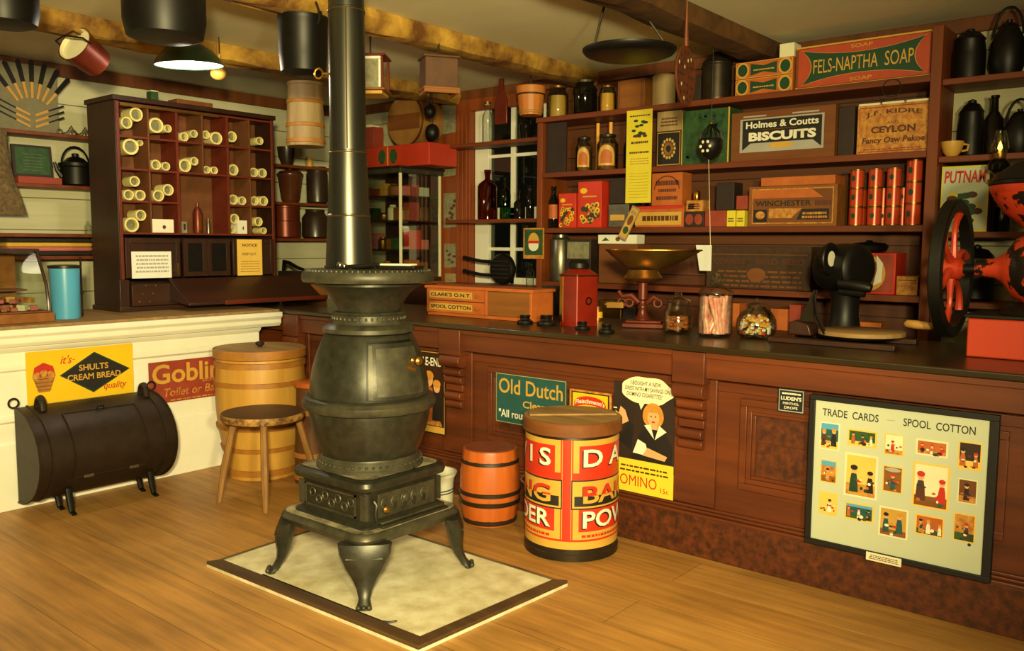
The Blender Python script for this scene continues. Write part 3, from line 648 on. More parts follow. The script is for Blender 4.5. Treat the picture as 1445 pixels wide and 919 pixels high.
def field(u0, u1, words, sub):
    n = 72
    b.rect('ink_gold', u0, u1, .10, .545, .0003, n); b.rect('red_tin', u0+.026, u1-.026, .135, .37-.02, .0006, n); b.rect('red_tin', u0+.026, u1-.026, .37, .52, .0006, n)
    b.rect('red_tin', u0, u1, .3905-.02-.012, .40, .0005, n)
    for (t, v0, v1) in words:
        band = v0 < .3 and v1 < .37 and v0 > .22
        um, uw = u0+.045, u1-u0-.09; vm = v0+(v1-v0)*.42
        if band:
            b.rect('ink', u0-.008, u1+.008, v0-.026, v1+.026, .0008, n); b.rect('ink_gold', u0-.003, u1+.003, v0-.02, v1+.02, .0011, n); b.rect('ink', u0+.006, u1-.006, v0-.012, vm, .0014, n)
            b.text('ink', t[0], um-.004, um+uw-.004, v0-.003, v1-.003, .0017, bold=.03, strip=.012); b.text('red_tin', t[0], um, um+uw, v0, v1, .0021, bold=.02, strip=.012); b.text('ink_gold', t[0], um, um+uw, v0, v1, .0025, bold=.02, strip=.012, clip=vm)
        else:
            b.text('ink', t[0], um-.006, um+uw-.006, v0-.005, v1-.005, .0013, bold=.03, strip=.012); b.text('ink_white', t[0], um, um+uw, v0, v1, .0018, bold=.02, strip=.012)
    print_line(b, u0+.04, u1-.04)
field(.028, .028+.62, (((('D A V I S', 1.0, 0)), .425, .505), (('BAKING', 1.0, 0), .262, .342), (('POWDER', 1.0, 0), .15, .228)), 'ABSOLUTELY PURE')
field(-.028-.62, -.028, (((('D A V I S', 1.0, 0)), .425, .505), (('BAKING', 1.0, 0), .262, .342), (('POWDER', 1.0, 0), .15, .228)), 'ABSOLUTELY PURE')
b.rect('ink_gold', -.022, -.019, .10, .545, .0007); b.rect('ink_gold', .019, .022, .10, .545, .0007)
b.warp = None; b.build('drum', td)
b = B(); b.lathe('brown_box', [(TR+.004, .557), (TR+.014, .56), (TR+.014, .612), (TR+.008, .618)], 52, caps=False); b.lathe('lid_top_wood', [(TR+.008, .6185), (0, .6185)], 52, caps=False); b.add([((TR+.004)*math.cos(2*PI*i/52), (TR+.004)*math.sin(2*PI*i/52), .557) for i in range(52)], [tuple(range(51, -1, -1))], 'dark_wood'); ld = b.build('lid', td)
b = B(); b.box('lid_top_wood', -.2, .2, -.035, .035, .619, .629, RZ(.75)); b.build('batten', ld, bev=.003)
b = B(); b.X = T(-(TR+.002)*.9, -.1, .30); b.tube('tin', [(-.005, 0, -.02), (-.02, -.01, 0), (-.005, 0, .02)], .004, 6); b.build('side_handle', td)

# reflector oven by the white counter
oy0, oy1 = 1.74, 2.46; R = .27; OZ = .30
ov = thing('reflector_oven', 'dark sheet iron half round roasting oven on short legs before the white counter', 'oven', (-4.735, oy0, 0))
def dsec(rx, rz, n=18): return [(rx*math.cos(-PI/2+PI*i/n), OZ+rz*math.sin(-PI/2+PI*i/n)) for i in range(n+1)]
b = B(); extr_y(b, 'reflector', dsec(.29, .245), 0, oy1-oy0)
for y in (.0, .06, oy1-oy0-.06, oy1-oy0):
    b.tube('reflector', [(u+.001, y, v) for u, v in dsec(.292, .247)], .006, 6)
b.build('oven_body', ov)
b = B(); n = 10; vs = []; fs = []
for j in range(n+1):
    t = -.45+j*(1.45/n)
    for y in (.17, oy1-oy0-.17): vs.append((.2955*math.cos(t), y, OZ+.2505*math.sin(t)))
for j in range(n): fs.append((2*j, 2*j+1, 2*j+3, 2*j+2))
b.add(vs, fs, 'reflector')
for y in (.17, oy1-oy0-.17): b.tube('reflector', [(.296*math.cos(t), y, OZ+.251*math.sin(t)) for t in [-.45+i*.145 for i in range(11)]], .006, 6)
b.tube('reflector', [vs[0], vs[1]], .006, 6); b.tube('reflector', [vs[-2], vs[-1]], .006, 6)
od = b.build('oven_door', ov)
for y in (.24, oy1-oy0-.24):
    b = B(); b.box('tin', .268, .274, y-.025, y+.025, OZ-.115, OZ-.1); b.build('hinge', od)
b = B(); t = .98; b.X = T(.1655, (oy1-oy0)/2, OZ+.209); b.tube('iron_black', [(0, -.02, .0), (.01, -.015, .02), (.01, .015, .02), (0, .02, .0)], .004, 6); b.build('door_pull', od)
for y in (.1, oy1-oy0-.07):
    b = B(); b.tube('reflector', [(.07+.035*math.cos(PI*i/8), y, .53+.065*math.sin(PI*i/8)) for i in range(9)], .014, 8, flat=1.4); b.build('handle', ov)
for y in (.0, oy1-oy0):
    b = B(); b.ring('iron_black', .024, .005, 0, 16, 6, T(.012, y+(.006 if y else -.006), OZ+.245+.027) @ RY(PI/2)); b.build('hanging_ring', ov)
for y in (.16, oy1-oy0-.12):
    for x, zt in ((.06, .08), (.2, .13)):
        b = B(); b.tube('iron_black', [(x+.01, y, zt), (x+.03, y, .05), (x+.045, y, .012), (x+.075, y, .006)], [.014, .012, .01, .009], 8, flat=1.5); b.build('leg', ov)
# ------------------------------------------------------------------ signs
def front_sign(name, px0, px1, pyt, pyb, Y, th=.004):
    """sign on a plane facing -Y: returns builder with frame (u from 0 to w, v from 0 to h) and its size"""
    pa = P(px0, (pyt+pyb)/2, 'y', Y); pb = P(px1, (pyt+pyb)/2, 'y', Y); w = pb.x-pa.x
    xm = (pa.x+pb.x)/2; zt = Zv(pyt, xm, Y); zb = Zv(pyb, xm, Y)
    b = B(); b.X = RX(PI/2); return b, w, zt-zb, (pa.x, Y, zb)
def person_figure(b, u, v, h, coat, head='skin', hr='hair', d=.002):
    """a tiny printed figure: legs, coat, head, hair"""
    b.flat(coat, [(u-.16*h, v), (u+.16*h, v), (u+.13*h, v+.45*h), (u+.09*h, v+.68*h), (u-.09*h, v+.68*h), (u-.13*h, v+.45*h)], d)
    b.ell(head, u, v+.82*h, .11*h, .14*h, d+.0003, 12); b.ell(hr, u, v+.9*h, .13*h, .1*h, d+.0006, 10)
def print_lines(b, m, u0, u1, v0, v1, n, d, fill=.5, seed=1):
    """small illegible print as broken strokes"""
    r = random.Random(seed); h = (v1-v0)/n
    for i in range(n):
        u = u0+r.uniform(0, .06)*(u1-u0)
        while u < u1-.02*(u1-u0):
            w = r.uniform(.04, .12)*(u1-u0); e = min(u+w, u1); b.rect(m, u, e, v0+i*h, v0+i*h+h*fill, d); u = e+.02*(u1-u0)

# yellow bread sign on the white counter
y0, y1 = Yv(36, WC, .7), Yv(186, WC, .75); z0, z1 = Zv(572, WC, y0+.02), Zv(497, WC, y0+.02)
w, h = y1-y0, z1-z0
b = B(); b.X = frame_side((0, 0, 0)); b.prism('sign_yellow', [(0, 0), (w, 0), (w, h), (0, h)], .001, .004)
D = .0045
b.flat('ink_green', [(.29*w, .50*h), (.60*w, .10*h), (.965*w, .50*h), (.62*w, .90*h)], D); b.flat('ink', [(.31*w, .50*h), (.60*w, .13*h), (.95*w, .50*h), (.62*w, .87*h)], D+.0003)
b.text('ink_gold', 'SHULTS', .47*w, .75*w, .55*h, .67*h, D+.0008, .02); b.text('ink_gold', 'CREAM BREAD', .36*w, .87*w, .37*h, .49*h, D+.0008, .02)
b.text('ink_red', "it's", .30*w, .41*w, .72*h, .88*h, D, .012, .35); b.rect('ink_red', .415*w, .435*w, .78*h, .795*h, D); b.text('ink_red', 'quality', .70*w, .93*w, .10*h, .27*h, D, .012, .35)
# a plain basket of loaves stands where the advertising figure is printed
b.flat('hoop_wood', [(.10*w, .22*h), (.20*w, .22*h), (.255*w, .52*h), (.05*w, .52*h)], D); b.flat('ink_red', [(.05*w, .52*h), (.255*w, .52*h), (.235*w, .70*h), (.15*w, .78*h), (.07*w, .70*h)], D-.0001)
for u, v in ((.09, .53), (.15, .56), (.21, .53)): b.ell('tea_box', u*w, v*h, .035*w, .08*h, D+.0004)
for q in range(4): b.rect('dark_wood', (.085-.008*q)*w, (.215+.008*q)*w, (.26+.07*q)*h, (.268+.07*q)*h, D+.0006)
b.build('bread_sign', loc=(WC+.007, y0, z0), label='yellow bread sign with black diamond on the white counter', cat='sign')
# red soap sign
y0, y1 = Yv(208, WC, .7), Yv(316, WC, .7); z0, z1 = Zv(571, WC, y0+.02), Zv(512, WC, y0+.02); w, h = y1-y0, z1-z0
b = B(); b.X = frame_side((0, 0, 0)); b.prism('red_sign', [(0, 0), (w, 0), (w, h), (0, h)], .001, .004)
b.text('ink_gold', 'Goblin', .04*w, .93*w, .46*h, .93*h, D, .02); b.text('tea_box', 'Toilet or Bath', .18*w, .95*w, .14*h, .34*h, D, .01, .2); b.text('ink_gold', 'SOAP', .68*w, .92*w, .40*h, .47*h, D); print_lines(b, 'tea_box', .25*w, .9*w, .03*h, .09*h, 1, D)
b.build('soap_sign', loc=(WC+.007, y0, z0), label='red soap sign with cream lettering on the white counter beside the barrel', cat='sign')

# poster left of the first bracket
YS = RC-.0235
b, w, h, L0 = front_sign('poster', 588, 629, 495, 611, YS)
b.prism('ink', [(0, 0), (w, 0), (w, h), (0, h)], 0, .003); b.rect('ink_gold', .02, w-.006, .006, h-.006, .0035); b.rect('dark_wood', .022, w-.009, .09*h, h-.01, .004)
b.text('ink_white', 'MILE-END', .03*w, .9*w, .82*h, .92*h, .0046, .02)
b.flat('tea_box', [(.1*w, .1*h), (.9*w, .1*h), (.7*w, .28*h), (.2*w, .22*h)], .0045); person_figure(b, .45*w, .14*h, .62*h, 'orange_box', d=.0048); person_figure(b, .72*w, .16*h, .5*h, 'ink', d=.0052)
b.build('advertising_poster', loc=L0, label='dark poster with gold border hanging behind the stove belly', cat='poster')
# teal cleanser sign
b, w, h, L0 = front_sign('s', 700, 800, 531, 603, YS+.003)
b.prism('teal_sign', [(0, 0), (w, 0), (w, h), (0, h)], 0, .003)
for e, m_, o in ((.004, 'ink_gold', .0034), (.007, 'teal_sign', .0037)): b.rect(m_, e, w-e, e, h-e, o)
b.text('ink_gold', 'Old Dutch', .05*w, .95*w, .60*h, .90*h, .0042, .012); b.text('ink_gold', 'Cleanser', .40*w, .92*w, .36*h, .50*h, .0042, .02); b.text('ink_white', '"All round use"', .05*w, .72*w, .12*h, .28*h, .0042, .02)
b.build('cleanser_sign', loc=L0, label='teal sign with large cream lettering on the brown counter', cat='sign')
# red and yellow yeast sign
b, w, h, L0 = front_sign('s', 804, 863, 552, 606, YS+.003)
b.prism('tea_box', [(0, 0), (w, 0), (w, h), (0, h)], 0, .003); b.rect('ink', .05*w, .95*w, .05*h, .95*h, .0035); b.rect('sign_yellow', .08*w, .92*w, .08*h, .92*h, .0038)
b.flat('red_tin', [(.12*w, .55*h)]+[((.5-.38*math.cos(PI*i/10))*w, (.66+.20*math.sin(PI*i/10))*h) for i in range(11)]+[(.88*w, .55*h), (.62*w, .63*h), (.38*w, .63*h)], .0042)
b.text('ink_white', "Fleischmann's", .15*w, .85*w, .62*h, .74*h, .0047, .02, .1, arch=.05*h); b.ell('ink', .5*w, .38*h, .16*w, .17*h, .0045)
b.build('yeast_sign', loc=L0, label='small red and yellow sign just above the big tin lid', cat='sign')
# cigarette poster: woman with speech balloon
b, w, h, L0 = front_sign('s', 866, 952, 530, 697, YS+.003)
b.prism('dark_box', [(0, .21*h), (w, .21*h), (w, h*.93), (0, h*.93)], 0, .003); b.prism('lemon_paper', [(0, 0), (w, 0), (w, .28*h), (0, .28*h)], 0, .0034)
b.X = RX(PI/2)
b.text('ink_red', 'DOMINO', .0*w, .74*w, .055*h, .145*h, .0042); b.text('ink_red', '15c', .8*w, .93*w, .04*h, .08*h, .004, .01)
print_lines(b, 'brass_dull', .12*w, .92*w, .175*h, .25*h, 2, .004, .4)
# speech balloon
b.flat('cream_paper', [((.55+.43*math.cos(t)*(1+.05*math.cos(5*t)))*w, (.875+.115*math.sin(t)*(1+.06*math.cos(6*t)))*h) for t in [2*PI*i/40 for i in range(40)]], .0042); b.flat('cream_paper', [(.40*w, .80*h), (.55*w, .80*h), (.46*w, .71*h)], .0041)
for i, (t, e, f) in enumerate((('I BOUGHT A NEW', .28, .78), ('DRESS WITH MY SAVINGS ON', .19, .92), ('DOMINO CIGARETTES!', .22, .80))): b.text('ink', t, e*w, f*w, (.915-i*.048)*h, (.949-i*.048)*h, .0047, .006, .15)
d = .0044
b.flat('hair', [((.66+.17*math.cos(t))*w, (.665+.105*math.sin(t)*(1.1 if math.sin(t) > 0 else .9))*h) for t in [2*PI*i/24 for i in range(24)]], d)
b.flat('ink', [(.30*w, .29*h), (.97*w, .29*h), (.97*w, .44*h), (.85*w, .55*h), (.72*w, .58*h), (.56*w, .57*h), (.44*w, .50*h)], d+.0001)
b.flat('skin', [(.6*w, .56*h), (.74*w, .56*h), (.72*w, .62*h), (.62*w, .62*h)], d+.0003); b.ell('skin', .665*w, .655*h, .095*w, .068*h, d+.0005)
b.flat('ink_white', [(.52*w, .585*h), (.62*w, .60*h), (.685*w, .48*h)], d+.0007); b.flat('ink_white', [(.76*w, .60*h), (.88*w, .555*h), (.695*w, .475*h)], d+.0007)
for u in (.63, .70): b.ell('ink', u*w, .668*h, .014*w, .006*h, d+.0009, 8)
b.ell('ink_red', .665*w, .622*h, .03*w, .008*h, d+.0009, 10); b.flat('hair', [(.57*w, .70*h), (.76*w, .70*h), (.74*w, .735*h), (.6*w, .74*h)], d+.001)
b.flat('ink', [(.10*w, .42*h), (.26*w, .60*h), (.34*w, .57*h), (.32*w, .36*h)], d+.0002); b.flat('skin', [(.13*w, .56*h), (.03*w, .68*h), (.09*w, .66*h), (.12*w, .72*h), (.20*w, .69*h), (.26*w, .60*h)], d+.0006); b.rect('ink_white', .0*w, .06*w, .695*h, .705*h, d+.0008)
b.flat('ink_white', [(.34*w, .34*h), (.60*w, .33*h), (.55*w, .43*h), (.42*w, .46*h)], d+.0006); b.flat('skin', [(.50*w, .33*h), (.86*w, .31*h), (.90*w, .35*h), (.58*w, .40*h)], d+.0008)
b.build('cigarette_poster', loc=L0, label='poster of a fair haired woman with a speech balloon beside the bracket', cat='poster')
# small black sign
b, w, h, L0 = front_sign('s', 1098, 1136, 549, 583, YS+.003)
b.prism('navy_sign', [(0, 0), (w, 0), (w, h), (0, h)], 0, .003); b.rect('ink_grey', .04*w, .96*w, .05*h, .95*h, .0034); b.rect('navy_sign', .07*w, .93*w, .09*h, .91*h, .0037)
print_lines(b, 'ink_white', .15*w, .85*w, .76*h, .86*h, 1, .0042, .7); b.text('ink_white', "LUDEN'S", .12*w, .88*w, .52*h, .68*h, .0042, .03); b.text('ink_white', 'MENTHOL', .2*w, .8*w, .34*h, .44*h, .0042, .01); b.text('ink_white', 'DROPS', .25*w, .75*w, .16*h, .27*h, .0042, .01)
b.build('cough_drop_sign', loc=L0, label='tiny black sign with white print beside the framed card display', cat='sign')

# framed display of trade cards
bw, bh = .675, .612; bx, bz, by = -1.258, .193, 3.430
fb = thing('framed_card_display', 'black framed pale board of small picture cards hung on the brown counter', 'framed display', (bx, by, bz))
b = B(); b.X = RX(PI/2); b.prism('card_board', [(.015, .015), (bw-.015, .015), (bw-.015, bh-.015), (.015, bh-.015)], .004, .016)
b.text('ink', 'TRADE  CARDS', .05, .265, bh-.082, bh-.052, .0167, .01); b.text('ink', 'SPOOL  COTTON', .355, .60, bh-.082, bh-.052, .0167, .01); b.rect('ink_grey', .295, .325, bh-.068, bh-.065, .0167); b.ell('ink', .6, .125, .006, .006, .0167, 10)
b.build('backing_board', fb)
b = B(); b.X = RX(PI/2)
for u0, u1, v0, v1 in ((0, bw, 0, .022), (0, bw, bh-.022, bh), (0, .022, .022, bh-.022), (bw-.03, bw, .022, bh-.022)): b.prism('frame_black', [(u0, v0), (u1, v0), (u1, v1), (u0, v1)], 0, .026)
b.build('frame', fb, bev=.002)
b = B(); b.X = RX(PI/2); b.prism('cream_paper', [(.245, -.012), (.375, -.012), (.375, .02), (.245, .02)], .0265, .028); print_lines(b, 'ink_brown', .255, .365, -.005, .015, 3, .0284); b.build('caption_label', fb, label='small printed caption slip')
# cards measured on the photograph: centre and size in the board's own frame (fractions)
cards = [(0.096, 0.753, 0.129, 0.202, 'teal_sign'), (0.297, 0.771, 0.186, 0.121, 'green_box'), (0.487, 0.759, 0.118, 0.149, 'cream_paper'), (0.700, 0.772, 0.185, 0.110, 'orange_box'), (0.905, 0.756, 0.128, 0.188, 'dark_box'),
         (0.098, 0.502, 0.109, 0.168, 'tea_box'), (0.299, 0.508, 0.209, 0.316, 'yellow_paper'), (0.488, 0.522, 0.121, 0.188, 'wood_box'), (0.705, 0.519, 0.213, 0.312, 'cream_paper'), (0.903, 0.526, 0.107, 0.165, 'brown_box'),
         (0.103, 0.272, 0.123, 0.167, 'yellow_paper'), (0.298, 0.254, 0.187, 0.128, 'teal_sign'), (0.504, 0.227, 0.177, 0.212, 'gourd'), (0.709, 0.254, 0.169, 0.144, 'orange_box'), (0.897, 0.286, 0.122, 0.191, 'tea_box')]
pal = ['ink', 'ink_red', 'ink_green', 'ink_brown', 'orange_box', 'ink_white', 'teal_sign', 'hair']
for k, (cu, cv, cw, chh, bg) in enumerate(cards):
    r = random.Random(40+k); w, h = cw*(bw-.052)*.96, chh*(bh-.044)*.96; b = B(); b.X = RX(PI/2) @ T(.022+cu*(bw-.052)-w/2, .022+cv*(bh-.044)-h/2, 0)
    b.prism('yellow_paper' if k % 3 else 'cream_paper', [(0, 0), (w, 0), (w, h), (0, h)], .0163, .0172); e = .06*w; b.rect(bg, e, w-e, e, h-e, .0175)
    b.rect(r.choice(['tea_box', 'green_box', 'wood_box', 'yellow_paper']), e, w-e, e, h*r.uniform(.25, .4), .0177)
    if k in (0, 11, 5): b.rect('blue_enamel', e, w-e, h*.75, h-e, .0177)
    if k == 7: b.ell('ink_grey', .5*w, h*.86, .4*w, h*.08, .0178)
    nf = 1 if w < .075 else (3 if w > h else 2)
    for q in range(nf):
        hh = h*r.uniform(.5, .72); person_figure(b, w*(q+.5+r.uniform(-.12, .12))/nf, h*.1+r.uniform(0, .06)*h, hh, r.choice(pal), hr=r.choice(['ink', 'hair', 'ink_brown', 'ink_red']), d=.018+.001*0)
    for q in range(9): b.ell(r.choice(pal), r.uniform(.15, .85)*w, r.uniform(.1, .5 if k != 8 else .8)*h, w*r.uniform(.03, .09), w*r.uniform(.03, .07), .0182+.00004*q, 8)
    b.build('picture_card', fb)

# ------------------------------------------------------------------ goods on the brown counter
CZ = CT+.001
def onc(px, py): v = P(px, py, 'z', CT); return (v.x, v.y, CZ)
# spool cotton cabinet
x0, y0, _ = onc(602, 444); x1 = Xv(686, y0, 1.0); x2 = Xv(750, y0, 1.0); H = Zv(404, (x0+x1)/2, y0)-CZ
sb = thing('thread_cabinet', 'low orange two drawer thread cabinet on the counter', 'cabinet', (x0, y0, CZ)); W1, W2 = x1-x0, x2-x0
b = B(); b.box('orange_box', 0, W2, .012, .20, 0, .02); b.box('orange_box', -.01, W2+.01, -.008, .21, H-.018, H); b.box('orange_box', 0, .016, .0, .2, .0201, H-.0181); b.box('orange_box', W1-.014, W1+.006, .0, .2, .0201, H-.0181); b.box('orange_box', W2-.016, W2, .0, .2, .0201, H-.0181); b.box('brown_box', .016, W2-.016, .02, .198, .0201, H-.0181)
b.build('cabinet_body', sb, bev=.003)
hm = (H-.04)/2
for q, t in enumerate(("SPOOL COTTON", "CLARK'S O.N.T.")):
    b = B(); b.X = RX(PI/2); v0 = .023+q*(hm+.002); b.prism('orange_box', [(.018, v0), (W1-.016, v0), (W1-.016, v0+hm-.004), (.018, v0+hm-.004)], -.018, .003); b.rect('ink_gold', .03, W1*.78, v0+.014, v0+hm-.018, .0036); b.text('ink', t, .04, W1*.76, v0+.022, v0+hm-.026, .0042, .03)
    dr = b.build('drawer', sb, bev=.0015)
    b = B(); b.X = T(W1*.88, -.003, v0+hm/2) @ RX(PI/2); b.lathe('drawer_knob', [(.006, 0), (.006, .008), (.014, .012), (.014, .018), (0, .021)], 12); b.build('knob', dr)
b = B(); b.box('wood_box', W1+.01, W2-.018, .004, .019, .022, H-.02); b.build('side_panel', sb, bev=.002)
# inkwells
iw = B(); iw.lathe('iron_black', [(.044, 0), (.046, .006), (.042, .016), (.028, .022), (.024, .03), (.028, .04), (.03, .046), (.02, .046), (.016, .03), (0, .028)], 24)
ix = [((741, 457), 'dark squat inkwell next to the orange thread cabinet', 1.), ((771, 459), 'dark squat inkwell just before the black jar', 1.15), ((822, 465), 'dark squat inkwell in front of the red canister', .85), ((856, 470), 'dark squat inkwell nearest the counter scale', .9)]
first = None
for p, lb, s_ in ix:
    if first is None: first = iw.build('inkwell', loc=onc(*p), label=lb, cat='inkwell', group='inkwells on the counter')
    else: dup(first, onc(*p), 0, lb, scale=(s_, s_, s_))
# black jar behind
x, y, z = onc(771, 446); b = B(); b.box('dark_glass', -.05, .05, -.05, .05, 0, .16); b.box('dark_box', -.045, .045, -.045, .045, .1605, .18); b.box('ink_gold', -.0, .014, -.0515, -.0505, .07, .11); b.build('dark_jar', loc=(x, y+.06, z), bev=.006, label='square black jar standing between thread cabinet and red canister', cat='jar')
# red canister
x, y, z = onc(814, 461); dx = .075; HH = Zv(380, x, y)-CZ
rt = thing('red_canister', 'tall red sloped top canister with painted corner highlight on the counter', 'canister', (x-.025, y+.05, CZ), rz=-.28)
b = B(); b.prism('canister_red', sqr(dx, .012), .0, HH*.9)
vs = [(u, v, HH*.9) for u, v in sqr(dx, .012)]+[(u*.55, v*.55, HH*1.0) for u, v in sqr(dx, .012)]; b.add(vs, [(i, (i+1) % 24, 24+(i+1) % 24, 24+i) for i in range(24)]+[tuple(range(24, 48))], 'canister_red')
b.prism('tin_dark', sqr(dx+.004, .012), HH*.875, HH*.9); b.build('canister_body', rt)
b = B(); b.X = T(-dx+.02, -dx-.001, 0); b.box('brass', -.012, .012, -.002, .001, .02, HH*.86); b.build('highlight_strip', rt, label='bright strip painted as edge highlight')  # bright strip stands in for the highlight along the canister edge
b = B(); b.lathe('iron_black', [(.05, HH*1.0+.001), (.056, HH*1.0+.006), (.056, HH*1.0+.03), (.04, HH+.05), (0, HH+.055)], 24); b.build('lid', rt)
b = B(); b.X = T(dx+.001, 0, HH*.45) @ RY(PI/2); b.ring('iron_black', .018, .004, .008, 14, 6); b.build('ring_pull', rt)
# counter scale
x, y, z = onc(902, 463); sp_ = FPX/((Vector((x, y, 1))-EYE).dot(FW))
sc = thing('counter_scale', 'red cast iron counter scale with wide brass scoop', 'scale', (x, y+.03, CZ), rz=YAW*.55); k = 1/sp_
b = B(); b.box('scale_red', -.10, .12, -.055, .055, 0, .025); b.box('scale_red', -.085, .105, -.045, .045, .025, .04)
b.lathe('scale_red', [(.045, .04), (.03, .06), (.022, .09), (.028, .11), (.018, .13), (.018, .145)], 20); b.build('scale_base', sc, bev=.005)
b = B(); b.lathe('scale_red', [(.018, .1455), (.026, .15), (.026, .235), (.018, .24)], 20); b.build('column', sc)
b = B(); b.tube('scale_red', [(-.02, 0, .13), (-.06, 0, .165), (-.11, 0, .16), (-.13, 0, .19)], [.014, .018, .016, .012], 8); b.tube('scale_red', [(.02, 0, .13), (.06, 0, .16), (.09, 0, .14)], [.014, .016, .01], 8)
for u in (-.11, -.07, .08): b.ring('scale_red', .02, .008, 0, 14, 6, T(u, 0, .13) @ RX(PI/2))
b.build('beam', sc)
b = B(); b.box('brass_dull', -.2, -.1, -.012, .012, .115, .122); b.box('brass_dull', -.19, -.10, -.014, -.0125, .10, .13); b.build('weight_bar', sc)
b = B(); b.lathe('brass_dull', [(.03, .2405), (.08, .245), (.105, .262), (.098, .268), (.085, .285), (.075, .305)], 32, caps=False); b.build('pan_ring', sc)
# scoop: wide open dish with pointed pouring end
b = B(); vs = []; fs = []; nu, nv = 28, 10
def outline(t):
    c_, s_ = math.cos(t), math.sin(t); L_ = .30 if c_ > 0 else .20; e = (1-abs(c_)**2.2)**.5
    return (L_*c_, .165*e*(1 if s_ > 0 else -1))
for th_ in (0, 1):
    for j in range(nv+1):
        q = j/nv
        for i in range(nu):
            X_, Y_ = outline(2*PI*i/nu+.001); vs.append((X_*q, Y_*q, .291+.115*q**1.7+.012*q*(X_ > .1)*0+(.003 if th_ else 0)))
o = (nv+1)*nu
for th_ in (0, 1):
    for j in range(nv):
        for i in range(nu):
            a_ = th_*o+j*nu+i; b_ = th_*o+j*nu+(i+1) % nu; f_ = (a_, b_, b_+nu, a_+nu); fs.append(f_ if th_ else f_[::-1])
for i in range(nu): a_ = nv*nu+i; b_ = nv*nu+(i+1) % nu; fs.append((a_, b_, o+b_, o+a_))
b.add(vs, fs, 'brass_dull'); b.tube('brass', [(outline(2*PI*i/40+.001)[0], outline(2*PI*i/40+.001)[1], .408) for i in range(40)], .0045, 6, True); b.build('scoop', sc, sharp=60)
x, y, z = onc(845, 452); b = B(); b.cyl('brass_dull', .03, 0, .07, 18); b.cyl('candy_yellow', .0305, .015, .05, 18); b.cyl('brass_dull', .026, .07, .08, 18); b.build('brass_weight', loc=(x, 4.14, CZ), label='small brass tin behind the counter scale', cat='tin')
# jar helper: jar body, lid, contents
def glass_jar(name, label, cat, loc, body, lidp, group=None, lid_m='glass', seg=28):
    t = thing(name, label, cat, loc, group); b = B(); b.lathe('glass', body, seg, caps=False)
    n = seg; b.build('jar_body', t); b = B(); b.lathe(lid_m, lidp, seg); b.build('lid', t); return t
x, y, z = onc(946, 472); k = .0034
t = glass_jar('nut_jar', 'glass jar half filled with brown nuts beside the scale', 'jar', (x, y+.07, CZ), [(0, .004), (.066, .004), (.07, .012), (.07, .10), (.056, .135), (.054, .15), (.05, .15), (.052, .133), (.066, .098), (.066, .012), (0, .012)], [(.057, .151), (.06, .155), (.06, .165), (.03, .175), (.014, .18), (.022, .192), (.014, .205), (0, .207)])
b = B(); r = random.Random(3)
for q in range(110):
    a, d = r.uniform(0, 2*PI), .055*r.random()**.5; b.ball('peanut', .012, (d*math.cos(a), d*math.sin(a), .024+.055*r.random()), (1, 1.35, .9), 6)
b.build('nuts', t, kind='stuff')
x, y, z = onc(997, 477)
t = thing('candy_stick_jar', 'glass jar of pink candy sticks with cut glass lid', 'jar', (x, y+.085, CZ))
b = B(); b.lathe('glass', [(0, .004), (.078, .004), (.082, .012), (.08, .2), (.076, .2), (.078, .014), (0, .014)], 28, caps=False); b.build('jar_body', t)
b = B(); b.lathe('glass', [(.083, .2015), (.083, .212), (.07, .23), (.04, .245), (.02, .255), (.03, .27), (.034, .285), (.02, .3), (0, .302)], 24)
for q in range(12): a = 2*PI*q/12; b.ball('glass', .009, (.033*math.cos(a), .033*math.sin(a), .282), (1, 1, 1), 8)
b.build('lid', t)
r = random.Random(5)
for q in range(34):
    a = 2*PI*q/34*3+r.uniform(-.2, .2); d = r.choice((.03, .055, .066, .068)); a2 = a+r.uniform(-.8, .8) if d > .06 else a+PI*r.uniform(.3, 1)
    d2 = min(d, .066)
    b = B(); b.tube('candy_pink', [(d*math.cos(a), d*math.sin(a), .017), (d2*math.cos(a2), d2*math.sin(a2), .194+r.uniform(-.008, 0))], .0105, 8); b.build('candy_stick', t)
x, y, z = onc(1055, 480)
t = thing('candy_globe', 'rounded glass candy globe full of mixed sweets', 'jar', (x, y+.09, CZ))
b = B(); b.lathe('glass', [(0, .003), (.07, .003), (.088, .02), (.094, .05), (.09, .09), (.07, .125), (.045, .14), (.04, .15), (.036, .15), (.042, .138), (.067, .122), (.086, .09), (.09, .05), (.084, .022), (0, .01)], 28, caps=False); b.build('jar_body', t)
b = B(); b.lathe('glass', [(.042, .151), (.046, .156), (.03, .165), (.01, .17), (.014, .185), (0, .19)], 20); b.build('lid', t)
b = B(); r = random.Random(9)
for q in range(120):
    a, d = r.uniform(0, 2*PI), .072*r.random()**.5; zz = .02+.085*r.random(); 
    if zz > .08: d *= .7
    b.ball(r.choice(['candy_yellow', 'candy_white', 'candy_white', 'candy_red', 'candy_yellow', 'tea_box']), .011, (d*math.cos(a), d*math.sin(a), zz), (1, 1.2, .9), 6)
b.build('sweets', t, kind='stuff')
